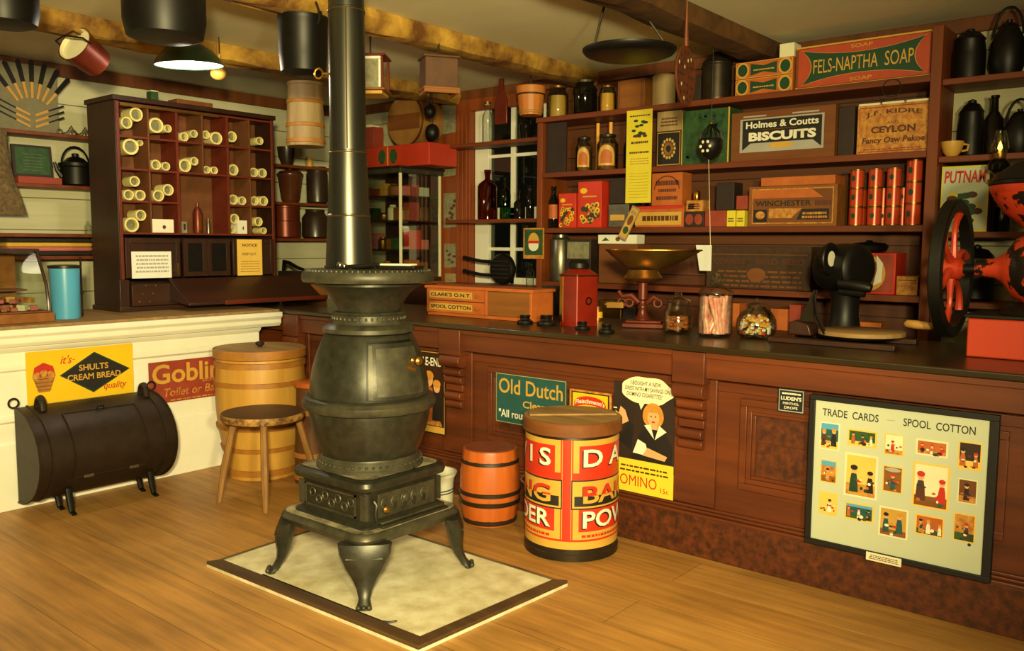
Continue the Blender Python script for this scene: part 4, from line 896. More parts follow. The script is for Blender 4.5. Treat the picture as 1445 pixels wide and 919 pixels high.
# cheese cutter: round turntable, upright blade frame
x, y, z = onc(1192, 487); xw = (Xv(1285, y+.12, 1)-Xv(1108, y+.12, 1))/2
cc = thing('cheese_cutter', 'dark cheese cutter with round wooden turntable and upright blade arm', 'cheese cutter', (x+.02, 3.98, CZ))
b = B(); b.box('dark_wood_y', -.33, .22, -.22, -.17, 0, .022); b.box('dark_wood_y', -.33, .22, .10, .15, 0, .022); b.lathe('iron_black', [(.15, .0225), (.16, .03), (.16, .036)], 36); b.build('cutter_base', cc, bev=.004)
b = B(); b.lathe('lid_top_wood', [(.17, .037), (.183, .042), (.183, .058), (.177, .062), (0, .062)], 44, Mx=T(.02, -.02, 0)); b.build('turntable', cc)
b = B(); b.prism('dark_wood_y', [(-.30, .0225), (-.19, .0225), (-.20, .06), (-.21, .075), (-.27, .09), (-.30, .08)], -.06, .06, RX(PI/2)); b.build('side_rest', cc, bev=.006)
b = B(); b.tube('iron_black', [(-.09, -.16, .045), (-.145, -.12, .12), (-.17, -.09, .2), (-.165, -.08, .235)], [.012, .011, .011, .009], 8, flat=.5)
b.prism('tin_dark', [(-.245, .09), (-.175, .09), (-.168, .235), (-.182, .235)], -.003, .003, T(0, -.07, 0) @ RX(PI/2)); b.build('blade', cc)
# black computing scale with white oval dial
x, y = Xv(1192, 4.235, 1.1), 4.235
cs = thing('dial_scale', 'tall black drum scale with a white oval dial behind the cheese cutter', 'scale', (x, 4.235, CZ))
b = B(); b.lathe('iron_black', [(.088, 0), (.09, .02), (.075, .05), (.065, .10), (.065, .18), (.08, .22)], 28); b.build('pedestal', cs)
b = B(); A_ = T(.0, 0.0, .33) @ RZ(-.35) @ RY(PI/2); b.lathe('iron_black', [(.04, -.13), (.10, -.12), (.115, -.09), (.118, .0), (.115, .07), (.1, .085), (.08, .09)], 32, A_); b.build('drum_housing', cs)
b = B(); A3 = T(-.035, -.135, .375) @ RZ(-.12) @ RY(PI/2); b.lathe('iron_black', [(.02, -.05), (.06, -.03), (.074, -.004), (.077, .004), (.074, .010)], 30, A3); b.lathe('ink_white', [(.073, .0095), (0, .0105)], 30, A3, caps=False); b.build('dial', cs, label='white enamel dial')
b = B(); b.tube('iron_black', [(.0, -.10, .26), (.06, -.10, .255), (.13, -.10, .245), (.15, -.10, .24)], [.024, .026, .026, .02], 12); b.tube('iron_black', [(.0, -.08, .22), (.07, -.09, .215), (.12, -.09, .215)], .016, 8); b.build('arm', cs)
# two wheel coffee mill
MX, MY = -.55, 3.93
cm = thing('coffee_mill', 'large red two wheel iron coffee mill at the counter end', 'coffee mill', (MX, MY, CZ))
bxl = Xv(1364, MY-.13, 1.0)-MX
b = B(); b.box('grinder_red_chipped', bxl, -bxl, -.14, .14, 0, .155); b.build('drawer_box', cm, bev=.006)
b = B(); b.box('iron_black', bxl-.012, -bxl+.012, -.152, .152, .156, .17); b.lathe('iron_black', [(.15, .1705), (.13, .20), (.10, .215)], 28); b.build('top_plate', cm, bev=.003)
b = B(); A_ = T(0, 0, .35) @ RY(PI/2); b.lathe('grinder_decor', [(.035, -.24), (.04, -.17), (.06, -.14), (.12, -.1), (.145, -.05), (.15, 0), (.145, .05), (.12, .1), (.06, .14), (.04, .17), (.035, .24)], 32, A_)
b.build('grinding_drum', cm)
b = B(); b.lathe('grinder_decor', [(.055, .46), (.06, .49), (.10, .53), (.15, .57), (.185, .62), (.198, .645)], 36, caps=False); b.lathe('grinder_red', [(.198, .645), (.205, .66), (.205, .675)], 36, caps=False); b.lathe('iron_black', [(.206, .676), (.212, .68), (.212, .69), (.2, .694)], 36)
b.build('hopper', cm)
b = B(); b.lathe('iron_black', [(.2, .695), (.19, .72), (.13, .76), (.06, .785), (.03, .80), (.02, .815)], 32); b.build('hopper_lid', cm)
wx = Xv(1343, MY, 1.28)-MX; WR = .285
def mill_wheel(x, lab=None):
    b = B(); A_ = T(x, 0, .345) @ RY(PI/2)
    b.lathe('iron_black', [(WR-.045, -.022), (WR-.008, -.026), (WR, -.02), (WR, .02), (WR-.008, .026), (WR-.045, .022), (WR-.045, -.022)], 56, A_, caps=False)
    wl = b.build('wheel', cm)
    b = B(); b.lathe('grinder_red', [(.03, -.045), (.045, -.03), (.045, .03), (.03, .045)], 20, A_); b.build('hub', wl)
    for q in range(6):
        a = 2*PI*q/6+.2; b = B(); pts = [(x, (.044+(WR-.09)*u_)*math.cos(a+.25*math.sin(PI*u_)), .345+(.044+(WR-.09)*u_)*math.sin(a+.25*math.sin(PI*u_))) for u_ in [i/6 for i in range(7)]]
        b.tube('grinder_red', pts, [.018, .014, .012, .011, .012, .014, .017], 8); b.build('spoke', wl)
    return wl
wl = mill_wheel(wx); mill_wheel(-wx)
b = B(); b.tube('iron_black', [(wx-.02, -.02, .10), (wx-.06, -.02, .10)], .008, 8); b.tube('pale_wood', [(wx-.02-.02, -.02, .10), (wx-.06, -.02, .101), (wx-.12, -.02, .105), (wx-.16, -.02, .107), (wx-.17, -.02, .107)], [.009, .015, .019, .017, .008], 10); b.build('crank_handle', wl, label='pale turned wooden crank handle')
b = B(); b.tube('iron_black', [(wx+.02, 0, .345), (-wx-.02, 0, .345)], .02, 10); b.build('axle', cm)
# string holder hung from the shelf and its string
x, y = Xv(1003, 4.45, 1.95), 4.45
zt, zb_ = Zv(172, x, y), Zv(226, x, y)
hs = thing('string_holder', 'black pierced iron string holder hanging in front of the shelves', 'string holder', (x, y, zb_))
Hh = zt-zb_; b = B(); b.lathe('iron_black', [(.01, 0), (.045, .02), (.068, .07), (.068, Hh*.5), (.06, Hh*.56)], 24, caps=False)
for q in range(6): a = 2*PI*q/6; b.ball('cream_paper', .009, (.0+.028*math.cos(a), -.066, .07+.028*math.sin(a)), (1, .35, 1), 8)
b.build('lower_bowl', hs)
b = B()
for q in range(12): a = 2*PI*q/12; b.tube('iron_black', [(.06*math.cos(a), .06*math.sin(a), Hh*.55), (.052*math.cos(a), .052*math.sin(a), Hh*.72), (.02*math.cos(a), .02*math.sin(a), Hh*.88), (0, 0, Hh*.95)], .0035, 6)
b.ball('brass_dull', .01, (0, 0, Hh*.97)); b.tube('iron_black', [(0, 0, Hh*.97), (0, .0, ZC-zb_-.003)], .002, 6); b.build('wire_cage', hs)
b = B(); x2, y2 = Xv(1000, 4.0, 1.3), 4.02; b.tube('cream_paper', [(0, -.02, .0), (x2-x, y2-y, 1.335-zb_)], .0016, 5); b.build('string', hs)
# ------------------------------------------------------------------ goods on the wall shelving
FY = 4.79
def cap(zt, z):
    """keep a top below the board above"""
    for s_ in (S4, S3, S2, S1):
        if z < s_-.06 and zt > s_-.039: return s_-.039
    return min(zt, ZC-.012)
def span(px0, px1, pyt, z, Y=FY):
    """(x0, x1, height) of a box on shelf z with its front at Y"""
    x0, x1 = Xv(px0, Y, z), Xv(px1, Y, z); return x0, x1, cap(Zv(pyt, (x0+x1)/2, Y), z)-z
def box_item(name, px0, px1, pyt, z, m, label, cat, dep=.18, Y=FY, face=None, group=None, lid=None, bev=.003, dz=.001):
    x0, x1, h = span(px0, px1, pyt, z+dz, Y); w = x1-x0
    b = B(); b.box(m, 0, w, 0, dep, 0, h); b.X = RX(PI/2)
    if face: face(b, w, h)
    b.X = I4
    o = b.build(name, loc=(x0, Y, z+dz), bev=bev, label=label, cat=cat, group=group); return o, w, h
d0 = .0012
# top shelf
def jar_lathe(name, px, pyt, z, r, prof, label, cat='jar', m='glass', Y=4.87, lidp=None, lid_m='tin', fill=None, group=None, wrap=None):
    x = Xv(px, Y, z); H = cap(Zv(pyt, x, Y), z)-z; t = thing(name, label, cat, (x, Y, z+.001), group)
    b = B(); b.lathe(m, [(q*r, v*H) for q, v in prof], 24, caps=m != 'glass'); b.build('jar_body', t)
    if lidp: b = B(); b.lathe(lid_m, [(q*r, v*H) for q, v in lidp], 22); b.build('lid', t)
    if fill: b = B(); b.lathe(fill[0], [(.0, .03*H), (r*.86, .03*H), (r*.86, fill[1]*H), (0, fill[1]*H+.002)], 20, caps=False); b.build('contents', t)
    if wrap: b = B(); b.lathe(wrap[0], [(r*wrap[3]+.0008, wrap[1]*H), (r*wrap[3]+.0008, wrap[2]*H)], 20, caps=False, a0=-PI*.95, a1=-.05*PI); b.build('paper_label', t)
    return t
JP = [(0, .01), (.94, .01), (1, .04), (1, .72), (.72, .84), (.7, .88), (.66, .88), (.66, .83), (.93, .7), (.93, .05), (0, .03)]
JL = [(.74, .885), (.76, .89), (.76, .95), (.5, .97), (.2, .98), (.16, 1.0), (0, 1.0)]
jar_lathe('storage_jar', 787, 120, S1, .074, JP, 'pale filled glass jar with round lid on the top board next to the wooden bucket', lidp=JL, lid_m='brass_dull', fill=('gourd', .66))
jar_lathe('storage_jar', 825, 112, S1, .082, JP, 'large dark glass jar on the top board between two pale jars', lidp=JL, lid_m='chrome', m='dark_glass')
jar_lathe('storage_jar', 857, 120, S1, .058, JP, 'slim glass jar with yellow contents on the top board', lidp=JL, lid_m='brass_dull', fill=('candy_yellow', .68))
box_item('wooden_crate', 871, 909, 112, S1, 'wood_box', 'plain brown wooden box on the top board beside the slim jar', 'box', face=lambda b, w, h: (b.rect('brown_box', w*.86, w*.98, .02*h, .98*h, d0), b.rect('brown_box', w*.02, w*.1, .02*h, .98*h, d0)))
x = Xv(937, 4.9, S1); b = B(); H = Zv(106, x, 4.9)-S1; b.lathe('firkin_wood', [(.075, 0), (.078, .01), (.078, H*.9), (.074, H*.95), (.06, H), (0, H)], 26); b.build('cream_canister', loc=(x, 4.9, S1+.001), label='plain cream coloured drum on the top board beside the hanging skimmer', cat='canister')
box_item('dark_block', 955, 988, 108, S1, 'dark_box', 'dark box behind the hanging skimmer on the top board', 'box', dep=.15, Y=4.84)
x = Xv(1011, 4.88, S1); t = thing('tin_lantern', 'tall dark cylindrical tin lantern on the top board', 'lantern', (x, 4.88, S1+.001)); b = B(); b.lathe('tin_dark', [(.088, 0), (.092, .006), (.092, .018), (.086, .02), (.086, .21), (.09, .214), (.09, .224)], 30); b.build('lantern_body', t); b = B(); b.lathe('tin_dark', [(.092, .2245), (.06, .265), (.03, .285), (.026, .29), (0, .291)], 28); b.build('lantern_top', t)
# pierced soap cartons, two stacked
def soap_face(b, w, h):
    b.rect('ink_gold', .01*w, .99*w, .03*h, .97*h, d0); b.rect('orange_box', .02*w, .98*w, .06*h, .94*h, d0+.0003)
    for u in (.13, .87): b.ell('ink_gold', u*w, .5*h, .115*w, .46*h, d0+.0006); b.ell('ink_green', u*w, .5*h, .085*w, .36*h, d0+.0009)
    b.flat('ink_green', [(.27*w, .85*h), (.5*w, .68*h), (.73*w, .85*h), (.73*w, .15*h), (.5*w, .32*h), (.27*w, .15*h)], d0+.0006); print_lines(b, 'ink_gold', .32*w, .68*w, .42*h, .56*h, 1, d0+.001)
x0, x1, h = span(1037, 1118, 84, S1+.001); hh = h/2-.001
for q, lb in ((0, 'lower of the two stacked orange soap cartons with round medallions'), (1, 'upper of the two stacked orange soap cartons with round medallions')):
    b = B(); b.box('orange_box', 0, x1-x0, 0, .16, 0, hh); b.X = RX(PI/2); soap_face(b, x1-x0, hh); b.build('soap_carton', loc=(x0, FY, S1+.001+q*(hh+.001)), bev=.002, label=lb, cat='carton')
b = B(); b.box('cream_paper', 0, .085, 0, .1, 0, .075); b.build('pale_block', loc=(Xv(1099, FY, 2.5), FY+.01, S1+.002+2*hh+.001), bev=.002, label='white block in place of a wall glimpse above the stacked orange soap cartons', cat='carton')  # white block stands in for the bit of pale wall glimpsed here
def naptha(b, w, h):
    b.rect('soap_red', .02*w, .98*w, .04*h, .96*h, d0); b.rect('ink_gold', .0, w, .0, .05*h, d0); b.rect('ink_gold', 0, w, .95*h, h, d0)
    n = 14; c = []
    for i in range(n+1): q = i/n; c.append(((.05+.9*q)*w, (.90-.17*(1-(2*q-1)**2))*h))
    for i in range(1, n): q = i/n; c.append(((.95-.075*(1-(2*q-1)**2))*w, (.90-.80*q)*h))
    for i in range(n+1): q = i/n; c.append(((.95-.9*q)*w, (.10+.17*(1-(2*q-1)**2))*h))
    for i in range(1, n): q = i/n; c.append(((.05+.075*(1-(2*q-1)**2))*w, (.10+.80*q)*h))
    b.flat('ink_gold', [((u-.5*w)*1.012+.5*w, (v-.5*h)*1.03+.5*h) for u, v in c], d0+.0003); b.flat('ink_green', c, d0+.0006)
    b.text('ink_gold', 'FELS-NAPTHA', .14*w, .62*w, .34*h, .66*h, d0+.001, .0); b.text('ink_gold', 'SOAP', .67*w, .87*w, .34*h, .66*h, d0+.001, .0)
    b.text('ink_gold', 'SOAP', .42*w, .58*w, .83*h, .91*h, d0+.001, 0); b.text('ink_gold', 'SOAP', .42*w, .58*w, .09*h, .17*h, d0+.001, 0)
X0, X1 = Xv(1122, FY, S1), UX1-.044; hN = Zv(55, (X0+X1)/2, FY)-S1-.001
b = B(); b.box('brown_box', 0, X1-X0, 0, .2, 0, hN); b.X = RX(PI/2); naptha(b, X1-X0, hN); b.build('soap_crate', loc=(X0, FY, S1+.001), bev=.002, label='large red soap crate with dark green lettered field on the top board', cat='crate')
b = B(); b.ring('tin_dark', .045, .0025, 0, 24, 6, RX(PI/2)); v = P(1258, 124, 'y', 4.738); b.build('wire_ring', loc=(v.x, 4.7415, v.z-.0), label='thin wire ring hanging at the front edge under the large soap crate', cat='ring')
# second board
x0 = UX0+.046; b = B(); b.box('dark_box', 0, Xv(799, FY, 2.)-x0, 0, .012, 0, S1-.036-S2-.004); b.build('dark_board', loc=(x0, FY+.0, S2+.001), label='dark board standing upright at the end of the second shelf', cat='board')
for (px, py, r, lb) in ((824, 192, .056, 'smaller labelled glass jar on the second shelf next to the dark board'), (857, 188, .072, 'larger glass jar with arched label on the second shelf')):
    x, Y = Xv(px, 4.86, S2), 4.86; H = Zv(py, x, Y)-S2
    t = jar_lathe('labelled_jar', px, py, S2, r, JP, lb, lidp=JL, lid_m='tin_dark', fill=('brown_box', .7), Y=Y)
    b = B(); b.warp = lambda v, r=r: Vector(((r+.001+v.z)*math.cos(-PI/2+.45+v.x/r), (r+.001+v.z)*math.sin(-PI/2+.45+v.x/r), v.y)); c = [(-.75*r+1.5*r*i/12, 0) for i in range(13)]
    vs = []; fs = []; n = 12
    for i in range(n+1): u = -.8*r+1.6*r*i/n; vs += [(u, .12*H, 0), (u, (.42+.24*(1-(2*i/n-1)**2)**.5)*H, 0)]
    fs = [(2*i, 2*i+2, 2*i+3, 2*i+1) for i in range(n)]; b.add(vs, fs, 'gourd')
    vs = []
    for i in range(n+1): u = -.55*r+1.1*r*i/n; vs += [(u, .18*H, .0006), (u, (.36+.18*(1-(2*i/n-1)**2)**.5)*H, .0006)]
    b.add(vs, fs, 'orange_box'); b.warp = None; b.build('paper_label', t)
jar_lathe('dark_jar', 888, 190, S2, .038, JP, 'dark glass jar beside the hanging yellow sheet on the second shelf', lidp=JL, lid_m='tin_dark', m='dark_glass', Y=4.92)
for px, py, lb in ((843, 166, 'pale candle behind the smaller labelled jar'), (861, 164, 'pale candle behind the larger labelled jar')):
    x = Xv(px, 4.97, S2); b = B(); b.cyl('candy_yellow', .013, 0, cap(Zv(py, x, 4.97), S2)-S2-.004, 12); b.build('candle', loc=(x, 4.97, S2+.001), label=lb, cat='candle')
def cream_face(b, w, h): print_lines(b, 'ink_brown', .15*w, .85*w, .25*h, .75*h, 3, d0)
x0, x1, h = span(926, 960, 185, S2+.001)
def black_face(b, w, h):
    b.rect('ink_gold', .03*w, .97*w, .03*h, .97*h, d0); b.rect('ink', .05*w, .95*w, .05*h, .95*h, d0+.0003)
    for i in range(14): a = 2*PI*i/14; b.ell('ink_gold', .5*w+.26*w*math.cos(a), .5*h+.26*h*math.sin(a), .05*w, .05*h, d0+.0006, 8)
    b.ell('brass_dull', .5*w, .5*h, .2*w, .2*h, d0+.0006, 14); b.ell('ink', .5*w, .5*h, .1*w, .1*h, d0+.0009, 10)
b = B(); b.box('dark_box', 0, x1-x0, 0, .16, 0, h); b.X = RX(PI/2); black_face(b, x1-x0, h); b.build('black_tin', loc=(x0, FY, S2+.001), bev=.003, label='black tin with gold wreath next to the green box', cat='tin')
h2 = cap(Zv(157, x0, FY), S2)-S2-.002-h; b = B(); b.box('firkin_wood', 0, x1-x0+.0, 0, .16, 0, h2); b.X = RX(PI/2); cream_face(b, x1-x0, h2); b.build('cream_carton', loc=(x0, FY, S2+.002+h), bev=.002, label='cream printed carton on top of the black tin', cat='carton')
def green_face(b, w, h):
    b.rect('ink_gold', .97*w, w, 0, h, d0); b.rect('ink_gold', 0, .02*w, 0, h, d0)
    r = random.Random(2)
    for q in range(26): b.ell('ink_green', r.uniform(.1, .9)*w, r.uniform(.1, .9)*h, .05*w, .05*h, d0+.0002*(q % 3), 7)
box_item('green_box', 961, 1028, 154, S2, 'green_box', 'mottled green box behind the hanging string holder', 'box', face=green_face)
def bisc(b, w, h):
    b.rect('ink_grey', .09*w, .90*w, .18*h, .86*h, d0); b.rect('ink', .115*w, .88*w, .22*h, .83*h, d0+.0003); b.flat('ink_grey', [(.115*w, .22*h), (.88*w, .22*h), (.8*w, .36*h), (.2*w, .36*h)], d0+.0006); b.ell('ink_gold', .5*w, .30*h, .12*w, .06*h, d0+.0009)
    b.text('ink_white', 'Holmes & Coutts', .15*w, .85*w, .66*h, .80*h, d0+.0009, .025); b.text('ink_white', 'BISCUITS', .18*w, .83*w, .40*h, .58*h, d0+.0009, .05); b.rect('brass_dull', .3*w, .65*w, .615*h, .63*h, d0+.0009)
    b.rect('ink_grey', .12*w, .35*w, .89*h, .92*h, d0); b.rect('ink_grey', .6*w, .85*w, .89*h, .92*h, d0)
box_item('biscuit_box', 1031, 1177, 154, S2, 'brown_box', 'large brown biscuit box with black and white label', 'box', face=bisc, dep=.24)
box_item('dark_block', 1181, 1204, 150, S2, 'dark_box', 'narrow dark block filling the shaded gap between biscuit box and yellow tea box', 'box', dep=.2, Y=4.82)  # dark block stands in for the shaded gap between the two boxes
def tea(b, w, h):
    b.text('ink_brown', 'J.F. KIDRE', .12*w, .9*w, .72*h, .84*h, d0, .02, arch=.06*h); b.text('ink_brown', 'CEYLON', .2*w, .82*w, .42*h, .56*h, d0, .04); b.text('ink_brown', 'AND', .42*w, .58*w, .60*h, .65*h, d0, .01); b.text('ink_brown', 'Fancy Osw Pekoe', .08*w, .95*w, .18*h, .34*h, d0, .03, .1)
    for v in (.04, .94): b.rect('red_sign', .03*w, .97*w, v*h, v*h+.02*h, d0)
    print_lines(b, 'red_sign', .1*w, .9*w, .08*h, .13*h, 1, d0)
X0, X1 = Xv(1208, FY, S2), UX1-.046; hT = Zv(146, (X0+X1)/2, FY)-S2-.001
b = B(); b.box('tea_box', 0, X1-X0, 0, .22, 0, hT); b.X = RX(PI/2); tea(b, X1-X0, hT); b.X = I4
for q in range(3): b.box('cream_paper', (X1-X0)*q/3+.003, (X1-X0)*(q+.93)/3, -.0, .2, hT+.0003, hT+.012)
b.build('tea_chest', loc=(X0, FY, S2+.001), bev=.002, label='yellow tea box with dark red lettering next to the shelf post', cat='box')
# long yellow sheet hung from the board above
x0, x1 = Xv(884, 4.735, 2.), Xv(920, 4.735, 2.); zt, zb_ = Zv(157, x0, 4.735), Zv(287, x0, 4.735); w, h = x1-x0, zt-zb_
b = B(); b.X = RX(PI/2); b.prism('lemon_paper', [(0, 0), (w, 0), (w, h), (0, h)], 0, .002); print_lines(b, 'ink_brown', .12*w, .9*w, .93*h, .96*h, 1, .0025)
r = random.Random(4)
for q in range(16): b.ell('ink_green' if q % 3 else 'ink_brown', r.uniform(.25, .8)*w, r.uniform(.70, .90)*h, .09*w, .015*h, .0025+.0001*q, 8)
print_lines(b, 'ink_brown', .15*w, .88*w, .64*h, .67*h, 1, .0025, .8, 2); print_lines(b, 'ink_brown', .12*w, .9*w, .535*h, .56*h, 1, .0025, .8, 3); print_lines(b, 'brass_dull', .15*w, .9*w, .42*h, .5*h, 3, .0025, .3); print_lines(b, 'brass_dull', .12*w, .9*w, .06*h, .35*h, 9, .0025, .12, 5)
b.build('yellow_broadside', loc=(x0, 4.735, zb_), label='long yellow printed sheet hanging down across two shelves', cat='poster')
# third board
t = jar_lathe('medicine_bottle', 781, 262, S3, .036, [(.0, 0), (.95, 0), (1, .03), (1, .62), (.5, .76), (.42, .9), (.5, .92), (.5, .98), (0, .98)], 'dark bottle with orange label on the third shelf by the side panel', 'bottle', 'dark_glass', 4.83, wrap=('orange_box', .22, .55, 1.0))
def gay(seed, top):
    def f(b, w, h):
        r = random.Random(seed)
        for q in range(22):
            u, v = r.uniform(.12, .85)*w, .11*w+r.uniform(.0, .5 if not top else .45)*h; m_ = r.choice(['sign_yellow', 'sign_yellow', 'ink_gold', 'ink_green']); b.ell(m_, u, v, .1*w, .1*w, d0+.00005*q, 9); b.ell('ink_brown', u, v, .04*w, .04*w, d0+.00005*q+.002, 7)
        b.ell('sign_yellow', .25*w, .8*h, .15*w, .1*w, d0); b.rect('ink_gold', .2*w, .8*w, .66*h, .69*h, d0)
    return f
box_item('tea_tin', 788, 812, 273, S3, 'red_tin', 'shorter red and yellow flowered tin on the third shelf', 'tin', face=gay(1, 0), dep=.1)
box_item('tea_tin', 815, 848, 256, S3, 'red_tin', 'taller red and yellow flowered tin on the third shelf', 'tin', face=gay(2, 1), dep=.11)
box_item('silver_tin', 858, 887, 288, S3, 'tin', 'low silvery tin beside the taller flowered tin', 'tin', dep=.14, face=lambda b, w, h: b.rect('gourd', .1*w, .8*w, .3*h, .55*h, d0))
x0, x1, h = span(858, 886, 252, S3); b = B(); hb = Zv(289, x0, FY+.02)-S3; b.box('dark_box', 0, x1-x0, 0, .15, 0, h-hb); b.build('dark_carton', loc=(x0, FY+.01, S3+hb+.005), bev=.002, label='dark carton on top of the silvery tin', cat='carton')
def yl(b, w, h): b.rect('ink_gold', .0, .96*w, .1*h, .72*h, d0); b.rect('ink_red', 0, w, .86*h, h, d0); print_lines(b, 'ink_brown', .15*w, .9*w, .3*h, .6*h, 1, d0+.0006, .8)
_, _, hA = box_item('long_carton', 896, 964, 291, S3, 'orange_box', 'long orange and yellow carton under the orange printed box', 'carton', face=yl, dep=.14)
def orr(b, w, h):
    for v0, v1, e in ((.62, .78, .1), (.42, .52, .2), (.18, .30, .15)): print_lines(b, 'ink_brown', e*w, (1-e)*w, v0*h, v1*h, 1, d0, .9, int(v0*100))
    b.flat('ink_brown', [((.5-.42*math.cos(PI*i/12))*w, (.5+.42*math.sin(PI*i/12))*h) for i in range(13)]+[((.5+.39*math.cos(PI*i/12))*w, (.5+.38*math.sin(PI*i/12))*h) for i in range(13)], d0)
x0, x1 = Xv(919, FY, 1.7), Xv(962, FY, 1.7); hh = cap(Zv(243, x0, FY), S3)-S3-hA-.003
b = B(); b.box('orange_box', 0, x1-x0, 0, .12, 0, hh); b.X = RX(PI/2); orr(b, x1-x0, hh); b.build('printed_box', loc=(x0, FY+.004, S3+hA+.003), bev=.002, label='orange printed box standing on the long carton', cat='box')
def twored(b, w, h):
    for u in (.27, .73): b.ell('red_sign', u*w, .5*h, .2*w, .36*h, d0)
_, _, hA = box_item('dark_carton', 965, 993, 299, S3, 'dark_box', 'small black carton with two red ovals under the yellow carton', 'carton', face=twored, dep=.1)
x0, x1 = Xv(968, FY, 1.6), Xv(992, FY, 1.6); hh = Zv(283, x0, FY)-S3-hA-.003; b = B(); b.box('tea_box', 0, x1-x0, 0, .09, 0, hh); b.X = RX(PI/2); b.rect('ink_brown', .08*w, .3*w, .2*hh, .7*hh, d0); print_lines(b, 'ink_brown', .1*(x1-x0), .8*(x1-x0), .2*hh, .8*hh, 3, d0); b.build('yellow_carton', loc=(x0, FY, S3+hA+.003), bev=.002, label='small yellow carton stacked on the black carton with red ovals', cat='carton')
x = Xv(983, FY+.05, 1.65); b = B(); b.lathe('brass', [(.02, 0), (.022, .004), (.022, .05), (.018, .056), (0, .058)], 18); b.build('brass_tin', loc=(x, FY+.05, S3+hA+hh+.005), label='tiny brass tin on top of the small yellow carton', cat='tin')
_, _, hA = box_item('red_carton', 994, 1024, 297, S3, 'red_sign', 'plain red carton under the black box on the third shelf', 'carton', dep=.12)
for i, (a, c) in enumerate(((1025, 1037), (1038.5, 1050))): box_item('pale_block', a, c, 297, S3, 'lemon_paper', ('pale yellow narrow carton touching the plain red carton', 'pale yellow narrow carton touching the large wooden box')[i], 'carton', dep=.1, face=lambda b, w, h: print_lines(b, 'ink_brown', .15*w, .85*w, .3*h, .6*h, 2, d0))
x0, x1 = Xv(1010, FY, 1.7), Xv(1031, FY, 1.7); zz = S3+hA+.003; b = B(); b.box('dark_box', 0, x1-x0+.02, 0, .12, 0, Zv(258, x0, FY)-zz); b.build('black_box', loc=(x0, FY+.004, zz), bev=.003, label='black box standing on the plain red carton', cat='box')
x0, x1 = Xv(1034, FY, 1.7), Xv(1050, FY, 1.7); b = B(); b.box('red_sign', .022, x1-x0+.02, 0, .09, 0, .08); b.build('red_packet', loc=(x0, FY+.004, zz), bev=.002, label='small red packet on top of the two narrow pale cartons', cat='carton')
def wl_(b, w, h):
    b.rect('tea_box', .04*w, .96*w, .06*h, .94*h, d0); b.rect('brown_box', .05*w, .95*w, .09*h, .91*h, d0+.0003); b.flat('orange_box', [(.05*w, .91*h), (.72*w, .91*h), (.85*w, .70*h), (.05*w, .70*h)], d0+.0006); b.text('ink', 'WINCHESTER', .08*w, .72*w, .50*h, .64*h, d0+.0009, .02); print_lines(b, 'ink_brown', .76*w, .94*w, .5*h, .63*h, 1, d0+.0009, .9)
    b.rect('ink', .06*w, .22*w, .10*h, .42*h, d0+.0006); b.ell('tea_box', .14*w, .28*h, .055*w, .1*h, d0+.0009); b.flat('tea_box', [(.24*w, .2*h), (.24*w, .44*h), (.62*w, .44*h), (.5*w, .2*h)], d0+.0006)
    b.flat('ink', [(.56*w, .16*h), (.62*w, .42*h), (.92*w, .42*h), (.92*w, .16*h)], d0+.0007); print_lines(b, 'tea_box', .62*w, .9*w, .19*h, .38*h, 2, d0+.001, .6)
_, _, hA = box_item('lettered_box', 1056, 1180, 262, S3, 'wood_box', 'wide wooden box with dark printed lettering on the third shelf', 'box', face=wl_, dep=.2)
x0, x1 = Xv(1073, FY, 1.8), Xv(1178, FY, 1.8); b = B(); hh = .05; b.box('orange_box', 0, x1-x0, 0, .16, 0, hh); b.build('flat_orange_box', loc=(x0, FY+.01, S3+hA+.003), bev=.003, label='long flat orange box lying on top of the wide wooden box', cat='box')
# red spice cans in four stacks
canr = .036
def make_can():
    t = thing('spice_can', 'x', 'can', (0, 0, 0), 'red cans stacked on the third shelf'); b = B(); b.lathe('can_red', [(canr, .004), (canr, .094)], 22, caps=False)
    A_ = -PI/2+.0
    b.add([((canr+.0008)*math.cos(A_-.1+.32*math.cos(2*PI*i/14)), (canr+.0008)*math.sin(A_-.1+.32*math.cos(2*PI*i/14)), .052+.015*math.sin(2*PI*i/14)) for i in range(14)], [tuple(range(14))], 'ink_green'); b.build('can_body', t)
    b = B(); b.lathe('brass_dull', [(canr, 0), (canr+.0012, .001), (canr+.0012, .005), (canr, .006)], 22, caps=False); b.build('can_base', t); b = B(); b.lathe('brass_dull', [(canr, .0935), (canr+.0012, .095), (canr+.0012, .099), (canr-.002, .0995), (canr-.004, .097), (0, .097)], 22, caps=False); b.build('can_lid', t); return t
can = None; names = ['first', 'second', 'third', 'fourth']; lev = ['bottom', 'middle', 'topmost']
for c_, px in enumerate((1208, 1234, 1260, 1288)):
    x = Xv(px, FY+.04, 1.6)
    for l_ in range(3):
        lb = f'{lev[l_]} can of the {["red stack nearest the wide wooden box", "second red stack from the wide wooden box", "second red stack from the shelf post", "red stack nearest the shelf post"][c_]}'
        loc = (x, FY+.04, S3+.001+.1*l_)
        if can is None: can = make_can(); can.location = loc; can['label'] = lb
        else: dup(can, loc if c_ < 3 else (x, FY+.045, S3+.001+.112*l_), rnd.uniform(-.25, .25), lb, scale=(1.1, 1.1, 1.12) if c_ == 3 else None)
for c_, px in enumerate((1215, 1246, 1274)):
    for l_ in range(2): dup(can, (Xv(px, FY+.13, 1.6), FY+.13, S3+.001+.1*l_), rnd.uniform(-.3, .3), ['rear red can in the gap', 'rear red can seen between stacks'][0]+f' {["first and second", "second and third", "third and fourth"][c_]} stack, {["bottom", "middle"][l_]} row')
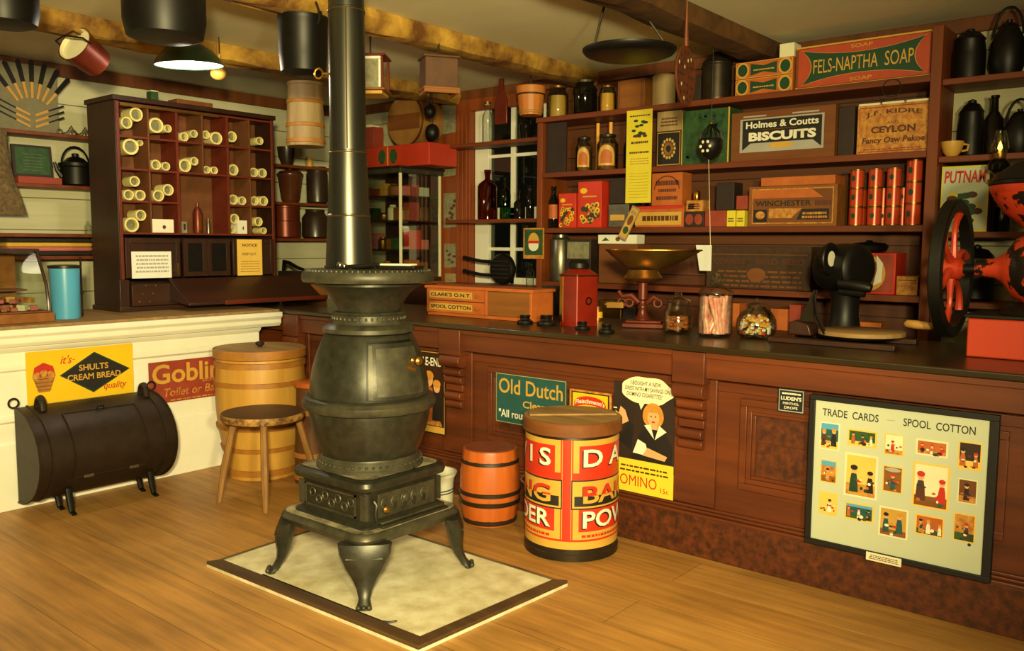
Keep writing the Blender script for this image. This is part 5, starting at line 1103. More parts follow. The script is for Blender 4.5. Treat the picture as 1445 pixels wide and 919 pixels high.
# fourth board
def seed(b, w, h):
    b.text('ink_brown', "CORBERS'", .08*w, .40*w, .58*h, .72*h, d0, .03); b.text('ink_brown', 'BIRD SEED', .50*w, .95*w, .58*h, .72*h, d0, .03); b.ell('brown_box', .5*w, .34*h, .09*w, .16*h, d0); print_lines(b, 'brown_box', .08*w, .92*w, .05*h, .5*h, 4, d0+.0003, .4, 3); b.rect('brown_box', .03*w, .97*w, .80*h, .82*h, d0)
box_item('seed_crate', 996, 1143, 348, S4, 'seed_box', 'wide dark seed crate with faded lettering on the lowest wall shelf', 'crate', face=seed, dep=.24)
def pict(b, w, h):
    b.rect('red_sign', .05*w, .95*w, .05*h, .95*h, d0); b.ell('ink_gold', .48*w, .5*h, .32*w, .42*h, d0+.0003); b.ell('brown_box', .45*w, .5*h, .25*w, .34*h, d0+.0006); b.ell('ink_green', .42*w, .55*h, .1*w, .16*h, d0+.0009); b.flat('ink_white', [(.55*w, .2*h), (.72*w, .3*h), (.74*w, .75*h), (.6*w, .95*h), (.62*w, .6*h)], d0+.0009)
box_item('picture_tin', 1195, 1262, 357, S4, 'red_tin', 'square red tin with oval picture behind the black dial scale', 'tin', face=pict, dep=.2)
box_item('plain_carton', 1264, 1294, 390, S4, 'tea_box', 'plain yellowish carton at the end of the lowest wall shelf', 'carton', dep=.12, face=lambda b, w, h: print_lines(b, 'brown_box', .1*w, .9*w, .75*h, .9*h, 1, d0))
x = Xv(1230, 4.93, 1.4); b = B(); b.lathe('iron_black', [(.05, 0), (.09, .01), (.1, .035), (.08, .05), (.02, .055), (.014, .065), (0, .066)], 24); b.build('black_pot', loc=(x+.0, 4.89, S4+.001+(Zv(357, x, FY)-S4)+.002), label='squat black pot on top of the red picture tin', cat='pot')
x, Y = Xv(791, 4.86, 1.3), 4.86; H = cap(Zv(326, x, Y), S4)-S4; b = B(); b.lathe('tin', [(.07, 0), (.074, .008), (.074, H*.86), (.066, H*.9), (.05, H*.92), (.05, H*.98), (0, H)], 28); b.build('silver_canister', loc=(x, Y, S4+.001), label='tall dull silver canister on the lowest wall shelf by the side panel', cat='canister')
box_item('glazed_box', 798, 833, 338, S4, 'dark_box', 'dark grey box behind the red canister on the lowest wall shelf', 'box', dep=.14, face=lambda b, w, h: b.rect('grey_paper', .06*w, .94*w, .55*h, .94*h, d0))
x0, x1, h = span(843, 897, 322, S4); b = B(); zb_ = Zv(340, x0, FY); b.box('brown_box', 0, x1-x0, .0, .16, 0, zb_-S4-.022); b.build('brown_crate', loc=(x0, FY+.01, S4+.001), bev=.003, label='brown crate holding up the white spotted box behind the scoop', cat='crate')
b = B(); hh = h-(zb_-S4)+.012; b.box('ink_white', 0, x1-x0, 0, .1, 0, hh); b.X = RX(PI/2); b.ell('brown_box', .52*(x1-x0), .5*hh, .06*(x1-x0), .22*hh, d0); b.flat('green_box', [(.03, .3*hh), (.1*(x1-x0)+.03, .7*hh), (.3*(x1-x0), .35*hh)], d0); b.build('white_box', loc=(x0, FY, S4+.0015+zb_-S4-.02), bev=.002, label='long white box with one dark spot above the scale scoop', cat='box')
cw = .062; b = B(); b.X = RX(PI/2); b.prism('firkin_wood', [(-cw/2, -.11), (cw/2, -.11), (cw/2, .11), (-cw/2, .11)], 0, .006); b.rect('ink_gold', -cw*.4, cw*.4, -.098, .098, .0065); b.ell('green_box', 0, -.05, .02, .025, .007); b.ell('brown_box', .0, .02, .018, .035, .0072); b.rect('firkin_wood', -.02, .02, .06, .085, .007)
v = P(890, 315, 'y', 4.715); b.build('tilted_card', loc=(v.x, 4.7, v.z), rot=(0, .5, 0), label='tilted picture card leaning at the edge of the third shelf', cat='card')
x0, x1 = Xv(986, 4.79, 1.3), Xv(1004, 4.79, 1.3); zt, zb_ = Zv(346, x0, 4.79), Zv(382, x0, 4.79); b = B(); b.X = RX(PI/2); b.prism('white_paper', [(.1*(x1-x0), 0), (x1-x0, .0), (x1-x0, zt-zb_), (-.02, zt-zb_)], 0, .003); b.build('white_tag', loc=(x0, 4.7895, zb_), label='white paper tag above the candy stick jar', cat='tag')
# card on the side panel
x0, x1 = Xv(739, 4.735, 1.4), Xv(768, 4.735, 1.4); zt, zb_ = Zv(322, x0, 4.735), Zv(365, x0, 4.735); w, h = x1-x0, zt-zb_
b = B(); b.X = RX(PI/2); b.prism('tea_box', [(0, 0), (w, 0), (w, h), (0, h)], 0, .003); b.rect('green_box', .06*w, .94*w, .12*h, .95*h, .0035); b.ell('gourd', .5*w, .55*h, .27*w, .3*h, .0038); b.ell('ink_white', .5*w, .42*h, .24*w, .17*h, .0041); b.rect('ink_red', .24*w, .76*w, .50*h, .59*h, .0044); b.build('picture_card', loc=(x0, 4.735, zb_), label='small green card with yellow and red ball on the shelf side panel', cat='card')
# lowest ledge behind the counter: small tins and cartons
for i, (a, c, t_, m_, lb) in enumerate(((846, 876, 424, 'brass', 'brass coloured tin low behind the scale'), (878, 896, 432, 'dark_box', 'dark packet low behind the scale column'), (1086, 1110, 436, 'orange_box', 'orange packet on the low ledge beside the candy globe'), (1112, 1128, 430, 'red_sign', 'red packet on the low ledge beside the cheese cutter'), (1024, 1042, 428, 'orange_box', 'orange packet on the low ledge behind the candy sticks'), (1210, 1242, 455, 'orange_box', 'flat orange packet on the low ledge behind the turntable'))):
    box_item('packet', a, c, t_, S5, m_, lb, 'packet', dep=.1, Y=4.8)

# ------------------------------------------------------------------ shadowed shelves behind the mill
def pot(name, px, pyt, z, r, label, kind, Y=4.9):
    x = Xv(px, Y, z); H = Zv(pyt, x, Y)-z; t = thing(name, label, 'pot' if kind != 'bottle' else 'bottle', (x, Y, z+.001)); b = B()
    if kind == 'pot':
        b.lathe('iron_black', [(r*.8, 0), (r, .05*H), (r*1.02, .5*H), (r*.9, .75*H), (r*.96, .78*H)], 26); b.build('pot_body', t); b = B(); b.lathe('iron_black', [(r*.95, .785*H), (r*.6, .9*H), (.02, .93*H), (.02, .97*H), (0, H)], 24); b.build('lid', t)
    elif kind == 'bottle':
        b.lathe('dark_glass', [(r, 0), (r, .6*H), (r*.4, .75*H), (r*.35, .95*H), (r*.45, .96*H), (r*.45, H), (0, H)], 20); b.build('bottle_body', t)
    else:
        b.lathe('iron_black', [(r*.7, 0), (r, .2*H), (r*.95, .5*H), (r*.5, .72*H)], 26); b.tube('iron_black', [(r*.8, 0, .3*H), (r*1.35, 0, .5*H), (r*1.5, 0, .66*H)], [.02, .014, .011], 8); b.build('kettle_body', t); b = B(); b.lathe('iron_black', [(r*.5, .725*H), (r*.4, .76*H), (.012, .78*H), (.014, .82*H), (0, .83*H)], 20); b.build('lid', t); b = B(); b.tube('iron_black', [(r*.8*math.cos(q), 0, .6*H+.4*H*math.sin(q)) for q in [PI*i/10 for i in range(11)]], .007, 6); b.build('handle', t)
zr = (2.225, 1.845, 1.47, 1.12)
pot('black_pot', 1366, 40, zr[0], .075, 'black lidded pot nearest the post on the shadowed top shelf', 'pot'); pot('black_kettle', 1420, 10, zr[0], .08, 'black kettle on the shadowed top shelf', 'kettle'); pot('black_pot', 1484, 20, zr[0], .06, 'black pot at the picture edge on the shadowed top shelf', 'pot')
pot('black_pot', 1368, 140, zr[1], .06, 'black lidded pot on the shadowed second shelf behind the cream cup', 'pot', 4.95); pot('dark_bottle', 1400, 135, zr[1], .045, 'dark bottle on the shadowed second shelf above the mill', 'bottle'); pot('black_kettle', 1436, 140, zr[1], .07, 'black kettle on the shadowed second shelf', 'kettle')
x = Xv(1343, 4.8, 1.9); b = B(); b.lathe('gourd', [(.024, 0), (.04, .02), (.052, .055), (.054, .075), (.05, .075), (.036, .025), (0, .015)], 24); b.tube('gourd', [(.05, 0, .06), (.075, 0, .055), (.07, 0, .03), (.045, 0, .025)], .006, 6); b.build('cream_cup', loc=(x, 4.81, zr[1]+.001), label='cream cup beside the tall shelf post', cat='cup')
def put(b, w, h):
    b.rect('lemon_paper', .0, w, .0, h, d0); b.rect('card_board', .03*w, .97*w, .03*h, .97*h, d0+.0003); b.text('ink_red', 'PUTNAM', .06*w, .94*w, .74*h, .93*h, d0+.0009, .03, .1); r = random.Random(8)
    for q in range(18): b.ell(r.choice(['ink_green', 'lemon_paper', 'green_box', 'ink_brown']), r.uniform(.15, .85)*w, r.uniform(.12, .62)*h, .12*w, .05*h, d0+.0006+.0001*q, 9)
    b.text('ink_red', 'DYES', .3*w, .7*w, .05*h, .13*h, d0+.003, .02)
box_item('dye_cabinet', 1325, 1392, 234, zr[2], 'brown_box', 'pale dye cabinet with red lettering behind the mill wheel', 'cabinet', face=put, dep=.16, Y=4.8)
pot('dark_bottle', 1414, 245, zr[2], .04, 'dark bottle beside the pale dye cabinet', 'bottle'); pot('black_pot', 1375, 345, zr[3], .085, 'black pot seen between the mill wheel and the grinding drum', 'pot', 4.92)
# oil lamp
Y = 4.68; x = Xv(1411, Y, 1.85); zb0 = Zv(208, x, Y)-.16
ol = thing('oil_lamp', 'lit glass oil lamp glowing above the coffee mill', 'lamp', (x, Y, zb0)); zf = .16
b = B(); b.lathe('brass_dull', [(.045, 0), (.048, .008), (.02, .016), (.018, .03), (.03, .04)], 24); b.lathe('dark_glass', [(.03, .041), (.05, .055), (.052, .08), (.035, .10), (.026, .105)], 24); b.lathe('brass_dull', [(.028, .106), (.03, .11), (.03, zf-.03), (.012, zf-.022)], 20); b.build('lamp_base', ol)
b = B(); b.box('iron_black', -.03, .03, -.03, .0745, -.006, -.0005); b.tube('iron_black', [(0, .07, -.05), (0, .05, -.04), (0, .01, -.005)], .006, 6); b.box('iron_black', -.015, .015, .068, .0745, -.12, -.006); b.build('bracket', ol)
b = B(); b.lathe('glass', [(.03, zf-.028), (.04, zf), (.034, zf+.04), (.025, zf+.07), (.025, zf+.078), (.0235, zf+.078), (.0235, zf+.07), (.0325, zf+.04), (.0385, zf), (.0285, zf-.028)], 22, caps=False); b.build('chimney', ol)
b = B(); b.lathe('flame_glow', [(.002, zf-.018), (.011, zf-.004), (.008, zf+.012), (0, zf+.03)], 12); b.build('flame', ol)
# ------------------------------------------------------------------ window goods
def bottle(name, px, pyt, z, r, m, label, Y=4.9, neck=.3, sh_=.62, cap=None):
    x = Xv(px, Y, z); H = Zv(pyt, x, Y)-z; t = thing(name, label, 'bottle', (x, Y, z+.001)); b = B(); b.lathe(m, [(r*.92, 0), (r, .02*H), (r, sh_*H), (r*.85, (sh_+.06)*H), (r*neck, (sh_+.15)*H), (r*neck, .93*H), (r*neck*1.25, .94*H), (r*neck*1.25, H), (0, H)], 22); b.build('bottle_body', t)
    if cap: b = B(); b.cyl(cap, r*neck*1.3, H+.001, H+.02, 14); b.build('stopper', t)
    return t
bottle('amber_jug', 688, 240, 1.576, .075, 'amber_glass', 'fat dark amber bottle in the window', 4.91, .28, .66); bottle('green_bottle', 713, 246, 1.576, .04, 'green_glass', 'slim green bottle next to the amber one in the window', 4.89, .32, .55); bottle('dark_bottle', 733, 270, 1.576, .042, 'dark_glass', 'dark bottle next to the green bottle in the window', 4.9, .32, .55); bottle('dark_bottle', 748, 262, 1.576, .03, 'dark_glass', 'small dark bottle against the shelf side panel in the window', 4.91, .36, .6)
bottle('clear_bottle', 688, 148, 2.141, .04, 'glass', 'clear bottle on the upper window shelf', 4.91, .5, .7, 'brass_dull'); bottle('dark_jar', 742, 168, 2.141, .05, 'dark_glass', 'dark jar under the wooden bucket on the upper window shelf', 4.91, .7, .7)
v = P(711, 120, 'y', 4.84); b = B(); b.X = RX(PI/2); b.prism('copper_red', [(-.02, .18), (.02, .18), (.022, .05), (.055, -.02), (.058, -.19), (-.058, -.19), (-.055, -.02), (-.022, .05)], 0, .018); b.build('wooden_paddle', loc=(v.x, 4.822, v.z-.09), bev=.004, label='reddish wooden paddle hanging in front of the window', cat='paddle')
# waffle iron on the sill
x = Xv(712, 4.88, 1.1); wi = thing('waffle_iron', 'black round waffle iron with long handles on the window sill', 'waffle iron', (x, 4.86, 1.0915))
b = B(); A_ = T(0, 0, .118) @ RX(PI/2); b.lathe('iron_black', [(.04, -.035), (.10, -.03), (.115, -.01), (.115, .01), (.10, .03), (.04, .035)], 30, A_)
for q in range(-2, 3): b.box('iron', -.08, .08, -.04, -.033, .112+q*.03, .12+q*.03)
b.build('plates', wi)
for dz in (.17, .07): b = B(); b.tube('iron_black', [(-.09, 0, dz), (-.2, -.02, dz+.005), (-.3, -.03, dz+.02), (-.36, -.035, dz+.03)], [.014, .012, .013, .015], 8); b.build('handle', wi)
bottle('clear_bottle', 748, 372, 1.0915, .03, 'glass', 'clear bottle on the window sill beside the waffle iron', 4.93, .4, .6)
# papers pinned on the pier
for i, (pt, pb, m_, lb) in enumerate(((148, 190, 'grey_paper', 'topmost grey notice on the reddish pier'), (206, 250, 'grey_paper', 'second grey notice from the top on the reddish pier'), (273, 322, 'grey_paper', 'third grey notice down, level with the display case shelf'), (344, 378, 'grey_paper', 'fourth grey notice down, level with the display case foot'), (386, 400, 'firkin_wood', 'lowest pale notice just above the orange thread cabinet'))):
    Y = YB-.032; x0, x1 = Xv(624+i, Y, 1.8), Xv(648-i*.6, Y, 1.8); zt, zb_ = Zv(pt, x0, Y), Zv(pb, x0, Y); b = B(); b.X = RX(PI/2); w, h = x1-x0, zt-zb_; b.prism(m_, [(0, 0), (w, .01), (w, h), (0, h)], 0, .0015); r = random.Random(i)
    for q in range(7): b.ell('ink_brown' if i in (2, 3) else 'grey_board', r.uniform(.2, .8)*w, r.uniform(.2, .8)*h, .12*w, .05*h, .002+.0001*q, 8)
    b.build('pinned_notice', loc=(x0, Y, zb_), label=lb, cat='notice', group='notices on the pier')
# ------------------------------------------------------------------ pigeonhole cabinet on the white counter
KX = -5.25; ky0, ky1 = Yv(168, KX, 1.4), Yv(388, KX, 1.7); kw = ky1-ky0; KD = .36; KZ = CT+.001
kt = Zv(133, KX, ky0)-KZ
kb = thing('pigeonhole_cabinet', 'dark pigeonhole cabinet full of pale paper rolls on the white counter', 'cabinet', (KX, ky0, KZ))
zr0 = Zv(330, KX, ky0+.3)-KZ            # bottom of the holes
zr1 = kt-.045
cols = [Yv(q, KX, 1.9)-ky0 for q in (172, 211, 251, 287, 322, 353, 384)]
rows = [zr0+(zr1-zr0)*q/4 for q in range(5)]
t_ = .012
b = B()
b.box('dark_wood', -KD, 0, -.0, .022, 0, kt-.0301); b.box('dark_wood', -KD, 0, kw-.022, kw, 0, kt-.0301); b.box('dark_wood', -KD-.01, .012, -.012, kw+.012, kt-.03, kt); b.box('dark_wood', -KD, -KD+.01, .0221, kw-.0221, 0, kt-.0301)
b.build('case', kb, bev=.003)
b = B(); b.box('dark_wood', -.03, .012, -.012, .05, .0, .20); b.box('dark_wood_y', -KD, .015, -.015, kw+.015, 0, .03); b.build('base_board', kb, bev=.004)
b = B(); b.box('hole_back', -.20, -.195, .0221, kw-.0221, zr0, zr1); b.build('back_board', kb)
for z in [rows[0], rows[1], rows[2], rows[3], rows[4]]:
    for u0, u1 in (((.0222, cols[2]+.008), (cols[4]-.008, kw-.0222)) if z == rows[1] else ((.0222, kw-.0222),)): b = B(); b.box('red_edge', -.195, -.001, u0, u1, z-.006, z+.006); b.build('shelf_board', kb)
for i, y in enumerate(cols):
    if i in (0, 6): continue
    for j in range(4):
        if j < 2 and i == 3: continue
        b = B(); b.box('hole_back' if i % 2 else 'red_edge', -.194, -.002, y-.005-(.004 if i in (2, 4) else 0), y+.005+(.004 if i in (2, 4) else 0), rows[j]+.0062, rows[j+1]-.0062); b.build('divider', kb)
for y in (.006, kw-.03): b = B(); b.box('red_edge', .0, .006, y, y+.02, .2, kt-.035); b.build('edge_strip', kb, bev=.002)
b = B(); b.box('brass_dull', .001, .012, .03, .70, kt-.06, kt-.045); b.build('ledge_strip', kb, label='yellowish ledge strip')
def kdoor(y0, y1, m='dark_wood'):
    b = B(); z0, z1 = .21, zr0-.03; b.box('dark_wood', -.0, .012, y0, y1, z0, z1); 
    for e in ((y0, y0+.03, z0, z1), (y1-.03, y1, z0, z1), (y0+.03, y1-.03, z0, z0+.03), (y0+.03, y1-.03, z1-.03, z1)): b.box('dark_wood', .012, .019, *e)
    if m != 'dark_wood': b.box(m, .012, .0135, y0+.03, y1-.03, z0+.03, z1-.03)
    return b.build('door', kb, bev=.002)
dA = kdoor(.03, cols[2]-.012); dB = kdoor(cols[2]+.012, cols[3]-.003, 'iron_black'); dC = kdoor(cols[3]+.003, cols[4]-.012, 'iron_black'); dD = kdoor(cols[4]+.012, kw-.03)
b = B(); b.box('brass_dull', .0195, .03, cols[2]-.04, cols[2]-.03, .22, .30); b.build('door_bolt', dA)
b = B(); b.box('dark_wood_y', -.0, .03, .055, .50, .034, .17)
for q in range(6): b.ball('brass_dull', .007, (.031, .10+.022*q, .06+.05*(q % 3)), (1, 1, 1), 8)
b.build('till_drawer', kb, bev=.003)
b = B(); A0 = cols[2]-.10
b.prism('dark_wood_y', [(.02, .20), (.02, .06), (.26, .035), (.26, .05)], 0, kw-A0+.2, Matrix(((1, 0, 0, 0), (0, 0, 1, A0), (0, 1, 0, 0), (0, 0, 0, 1)))); b.box('red_edge', .25, .275, A0+.25, kw+.24, .032, .06); b.build('slanted_desk', kb, bev=.003)
def knote(y0, y1, z0, z1, m, name, lab, lines):
    z0 = max(z0, .206)
    b = B(); b.X = frame_side((0, 0, 0)); w, h = y1-y0, z1-z0; b.prism(m, [(0, 0), (w, 0), (w, h), (0, h)], 0, .002); lines(b, w, h); b.build(name, loc=(KX+.0205, ky0+y0, KZ+z0), label=lab, cat='notice')
zz = lambda py, px: Zv(py, KX+.02, Yv(px, KX, 1.2))-KZ
yy = lambda px: Yv(px, KX+.02, 1.2)-ky0
knote(yy(186), yy(242), zz(401, 214), zz(355, 214), 'white_paper', 'white_notice', 'white handwritten notice on the dark cabinet door', lambda b, w, h: print_lines(b, 'ink_grey', .08*w, .92*w, .22*h, .94*h, 5, .0025, .45, 3))
knote(yy(335), yy(370), zz(392, 352), zz(338, 352), 'yellow_paper', 'yellow_notice', 'yellow notice on the dark cabinet door', lambda b, w, h: (b.text('ink_brown', 'NOTICE', .2*w, .8*w, .80*h, .88*h, .0025, .03), b.text('ink_brown', 'KEEP OUT', .2*w, .75*w, .56*h, .63*h, .0025, .01), print_lines(b, 'brass_dull', .12*w, .88*w, .1*h, .45*h, 5, .0025, .2)))
y = Yv(211, KX-.2, 2.3); b = B(); b.box('green_box', 0, .06, 0, .05, 0, .075); b.box('cream_paper', -.001, .0605, -.001, .051, .0755, .082); b.build('green_tin', loc=(KX-.2, y-.02, KZ+kt+.001), bev=.002, label='small green tin standing on top of the dark cabinet', cat='tin')
y = Yv(262, KX-.2, 2.3); b = B(); b.box('brown_box', 0, .12, 0, .26, 0, .05); b.build('flat_brown_box', loc=(KX-.25, y-.1, KZ+kt+.001), bev=.004, label='flat brown box lying on top of the dark cabinet', cat='box')
# paper rolls: rings lying in the holes, open ends to the room
def roll(y, z, r, L_=.11, lab='', tilt=0., oval=1., first=[None], key={}):
    k = round(r, 3)
    if k not in key:
        b = B(); A_ = RY(PI/2); b.lathe('paper_ring', [(r*.72, -.11), (r, -.11), (r, 0), (r*.9, .003), (r*.74, 0), (r*.72, -.09)], 22, A_, caps=False); b.lathe('paper_core', [(r*.73, -.03), (r*.4, -.028), (0, -.03)], 22, A_, caps=False)
        o = b.build('paper_roll', loc=(KX-.03, ky0+y, KZ+z), rot=(0, 0, tilt), label=lab, cat='paper roll', group='paper rolls in the pigeonholes'); key[k] = o
    else: o = dup(key[k], (KX-.03, ky0+y, KZ+z), tilt, lab)
    return o
# measured: column, row from the top, (px, py, radius px)
ry = ['top', 'second', 'third', 'bottom']; cn = ['first', 'second', 'third', 'fourth', 'fifth', 'sixth']
meas = [(0, 0, 180, 173, 8.5), (0, 0, 199, 175, 10), (1, 0, 223, 177, 11), (2, 0, 262, 188, 7), (3, 0, 307, 190, 10), (3, 0, 291, 190, 6.5), (4, 0, 329, 193, 8.5), (5, 0, 368, 199, 6.5),
 (0, 1, 186, 207, 11.5), (0, 1, 200, 222, 9), (1, 1, 221, 227, 7.5), (1, 1, 234, 229, 6.5), (2, 1, 262, 236, 10), (2, 1, 276, 233, 6.5), (3, 1, 290, 236, 6), (4, 1, 330, 238, 9), (5, 1, 357, 238, 7.5), (5, 1, 371, 239, 7.5),
 (0, 2, 190, 256, 7.5), (0, 2, 180, 271, 7.5), (0, 2, 200, 271, 7.8), (1, 2, 223, 272, 8.5), (1, 2, 238, 271, 8.5), (4, 2, 329, 282, 8), (4, 2, 343, 281, 7), (5, 2, 359, 283, 7.5), (5, 2, 373, 281, 8),
 (0, 3, 182, 312, 10.5), (0, 3, 203, 319, 8), (4, 3, 330, 309, 8), (4, 3, 324, 321, 5.5), (5, 3, 364, 313, 7.5), (5, 3, 371, 323, 5.5), (1, 0, 243, 182, 6), (2, 0, 276, 189, 6), (3, 1, 303, 240, 6), (1, 3, 0, 0, 0)]
cnt = {}; placed = {}
for c_, r_, px, py, rp in meas:
    if not rp: continue
    yv = Yv(px, KX-.03, 1.8)-ky0; zv = Zv(py, KX-.03, ky0+yv)-KZ; rad = round(rp/FPX*5.3, 3)
    row = 3-r_; rad = min(rad, (rows[row+1]-rows[row])/2-.009, (cols[c_+1]-cols[c_])/2-.019); base = rows[row]+.0065+rad
    zv = base if zv < base+.028 else zv
    n = cnt.get((c_, r_), 0); cnt[(c_, r_)] = n+1
    zv = min(zv, rows[row+1]-.0075-rad); yv = max(yv, cols[c_]+.017+rad); yv = min(yv, cols[c_+1]-.017-rad) if cols[c_+1]-cols[c_] > 2*rad+.036 else (cols[c_]+cols[c_+1])/2
    for (y_, z_, q_) in placed.get((c_, r_), []):
        while (yv-y_)**2+(zv-z_)**2 < (rad+q_+.003)**2 and rad > .02:
            s_ = 1 if yv >= y_ else -1; yn = yv+s_*.004
            if cols[c_]+.017+rad <= yn <= cols[c_+1]-.017-rad: yv = yn
            elif zv+.004 <= rows[row+1]-.0075-rad and n >= 1: zv += .004
            else: rad = round(rad-.002, 3)
    placed.setdefault((c_, r_), []).append((yv, zv, rad))
    lb = f'{["pale paper roll", "neighbouring paper roll", "third paper roll"][n]} in the {cn[c_]} pigeonhole of the {ry[r_]} row'
    roll(yv, zv, rad, lab=lb, tilt=rnd.uniform(-.08, .08))
def kbox(px0, px1, pyt, row, m, lab, face=None):
    y0, y1 = Yv(px0, KX-.02, 1.7)-ky0, Yv(px1, KX-.02, 1.7)-ky0; z0 = rows[row]+.0065; h = Zv(pyt, KX-.02, ky0+y0)-KZ-z0; b = B(); b.box(m, -.12, 0, 0, y1-y0, 0, h); b.X = frame_side((0, 0, 0)); b.ell('ink_brown', .55*(y1-y0), .42*h, .08*(y1-y0), .14*h, .0012); b.build('white_box', loc=(KX-.02, ky0+y0, KZ+z0), bev=.002, label=lab, cat='box')
kbox(213, 244, 309, 0, 'ink_white', 'white box with a dark hole in the bottom row of pigeonholes'); kbox(335, 348, 311, 0, 'ink_white', 'white box between paper rolls in the last bottom pigeonholes')
y = Yv(279, KX-.06, 1.55); b = B(); b.lathe('copper_red', [(.03, 0), (.032, .01), (.032, .13), (.022, .16), (.01, .175), (.01, .2), (0, .2)], 20); b.box('brass', .031, .034, -.01, .006, .02, .12); b.build('brown_bottle', loc=(KX-.06, y, KZ+rows[0]+.0065), label='shiny brown bottle standing in the wide middle pigeonhole', cat='bottle')
y = Yv(293, KX-.06, 1.5); b = B(); b.lathe('tin', [(.013, 0), (.013, .06), (.006, .08), (.006, .1), (0, .1)], 14); b.build('small_vial', loc=(KX-.05, y, KZ+rows[0]+.0065), label='small bright vial beside the brown bottle', cat='bottle')
y = Yv(257, KX-.04, 1.5); b = B(); b.box('grey_paper', -.06, 0, 0, .035, 0, .075); b.box('dark_box', .0005, .002, .01, .024, .02, .06); b.build('small_carton', loc=(KX-.04, y, KZ+rows[0]+.0065), label='small greyish carton next to the brown bottle', cat='carton')
# brass mugs on the desk ledge and the small desk box
# ------------------------------------------------------------------ white wall shelves
def wal(px0, px1, x, z): return Yv(px0, x, z), Yv(px1, x, z)
# knife display board
x = XL+.10; y0, y1 = Yv(-34, x, 2.3), Yv(80, x, 2.3); z0, z1 = 2.0915, Zv(93, x, y0+.35); w, h = y1-y0, min(z1, 2.56)-z0
kd = thing('knife_board', 'grey display board with knives and forks fanned out', 'display board', (x, y0, z0)); b = B(); b.X = frame_side((0, 0, 0)); b.prism('grey_board', [(0, 0), (w, 0), (w, h), (0, h)], 0, .014); b.build('board', kd)
uc, vc = w*.66, h*.30
for i in range(7):
    a = PI/2+(3-i)*.22-.02; b = B(); b.X = frame_side((0, 0, 0)) @ T(uc, vc-.05, .016) @ RZ(a); b.prism('knife_tan', [(.14, -.007), (.24, -.009), (.24, .009), (.14, .007)], 0, .008); b.prism('iron_black', [(.24, -.013), (.37, -.015), (.385, 0), (.37, .015), (.24, .013)], 0, .006); b.build('knife', kd)
for sd in (-1, 1):
    for q in range(3):
        b = B(); b.X = frame_side((0, 0, 0)) @ T(uc+sd*.015, .035+.037*q, .016) @ RZ(.42 if sd > 0 else PI-.42)
        b.prism('knife_tan', [(0, -.007), (.09, -.008), (.09, .008), (0, .007)], 0, .008); b.prism('iron_black', [(.09, -.004), (.2, -.005), (.2, .005), (.09, .004)], 0, .004); b.build('fork', kd)
y = Yv(108, XL+.15, 2.1)
for i, (dy, lb) in enumerate(((-.09, 'bent wire tool lying nearest the knife board'), (.0, 'bent wire tool lying between two others by the dark cabinet'), (.09, 'bent wire tool lying nearest the dark cabinet'))):
    b = B(); b.tube('tin', [(.0, .0, .006), (.02, .03, .02), (.03, .05, .06), (.02, .07, .03), (.04, .09, .008)], .005, 6); b.ring('tin', .016, .004, 0, 12, 6, T(0, -.012, .02) @ RY(PI/2)); b.build('wire_tool', loc=(XL+.14, y+dy, 2.0915), label=lb, cat='tool')
# second shelf
y0, y1 = wal(17, 73, XL+.1, 1.9); zt = Zv(203, XL+.1, y0)
b = B(); w, h = y1-y0, zt-1.805; b.X = frame_side((0, 0, 0)); b.prism('dark_box', [(0, 0), (w, 0), (w, h), (0, h)], 0, .02); b.rect('green_box', .07*w, .93*w, .08*h, .92*h, .0205); print_lines(b, 'grey_board', .25*w, .75*w, .2*h, .8*h, 6, .021, .12); b.build('green_framed_sign', loc=(XL+.1, y0, 1.807), rot=(0, -.12, 0), label='dark framed green sign leaning behind the red tray', cat='sign')
y0, y1 = wal(22, 84, XL+.15, 1.8); b = B(); b.box('red_sign', 0, .06, 0, y1-y0, 0, .044); b.build('red_tray', loc=(XL+.13, y0, 1.7615), bev=.003, label='flat red tray on the shelf below the knife board', cat='tray')
y = Yv(107, XL+.13, 1.85); cp = thing('coffee_pot', 'black coffee pot with loop handle beside the dark cabinet', 'coffee pot', (XL+.13, y, 1.7615)); b = B(); b.lathe('iron_black', [(.09, 0), (.1, .01), (.095, .12), (.105, .13), (.105, .15), (.08, .155)], 26); b.tube('iron_black', [(0, -.09, .06), (0, -.12, .10), (0, -.135, .15)], [.02, .014, .01], 8); b.build('pot_body', cp); b = B(); b.lathe('iron_black', [(.08, .156), (.05, .185), (.02, .195), (.022, .215), (0, .22)], 22); b.build('lid', cp); b = B(); b.tube('iron_black', [(.0, .09*math.cos(q), .14+.12*math.sin(q)) for q in [PI*i/10 for i in range(11)]], .007, 6); b.build('bail', cp)
y = Yv(124, XL+.12, 1.5); b = B(); b.lathe('glass', [(.02, 0), (.022, .005), (.02, .05), (.009, .065), (.009, .08), (.012, .085), (0, .085)], 16); b.build('small_vial', loc=(LX-.03, Yv(124, LX-.03, 1.5), 1.4465), label='small glass vial standing at the end of the striped cloth', cat='bottle')
# bolts of cloth
y0, y1 = Yv(10, LX-.02, 1.4), Yv(131, LX-.02, 1.4); zb_, zt_ = 1.3015, 1.42
for i, (m_, z, lb) in enumerate((('black_cloth', 1.390, 'black cloth roll lying on top of the striped pile'), ('yellow_cloth', 1.362, 'yellow cloth roll in the striped pile'), ('pink_cloth', 1.334, 'pink cloth roll in the striped pile'), ('black_cloth', 1.3055, 'black cloth roll at the bottom of the striped pile'))):
    b = B(); b.box(m_, -.075, .075, 0, y1-y0, 0, .0265); b.build('cloth_bolt', loc=(LX-.1, y0, z-.003), bev=.009, label=lb, cat='cloth')
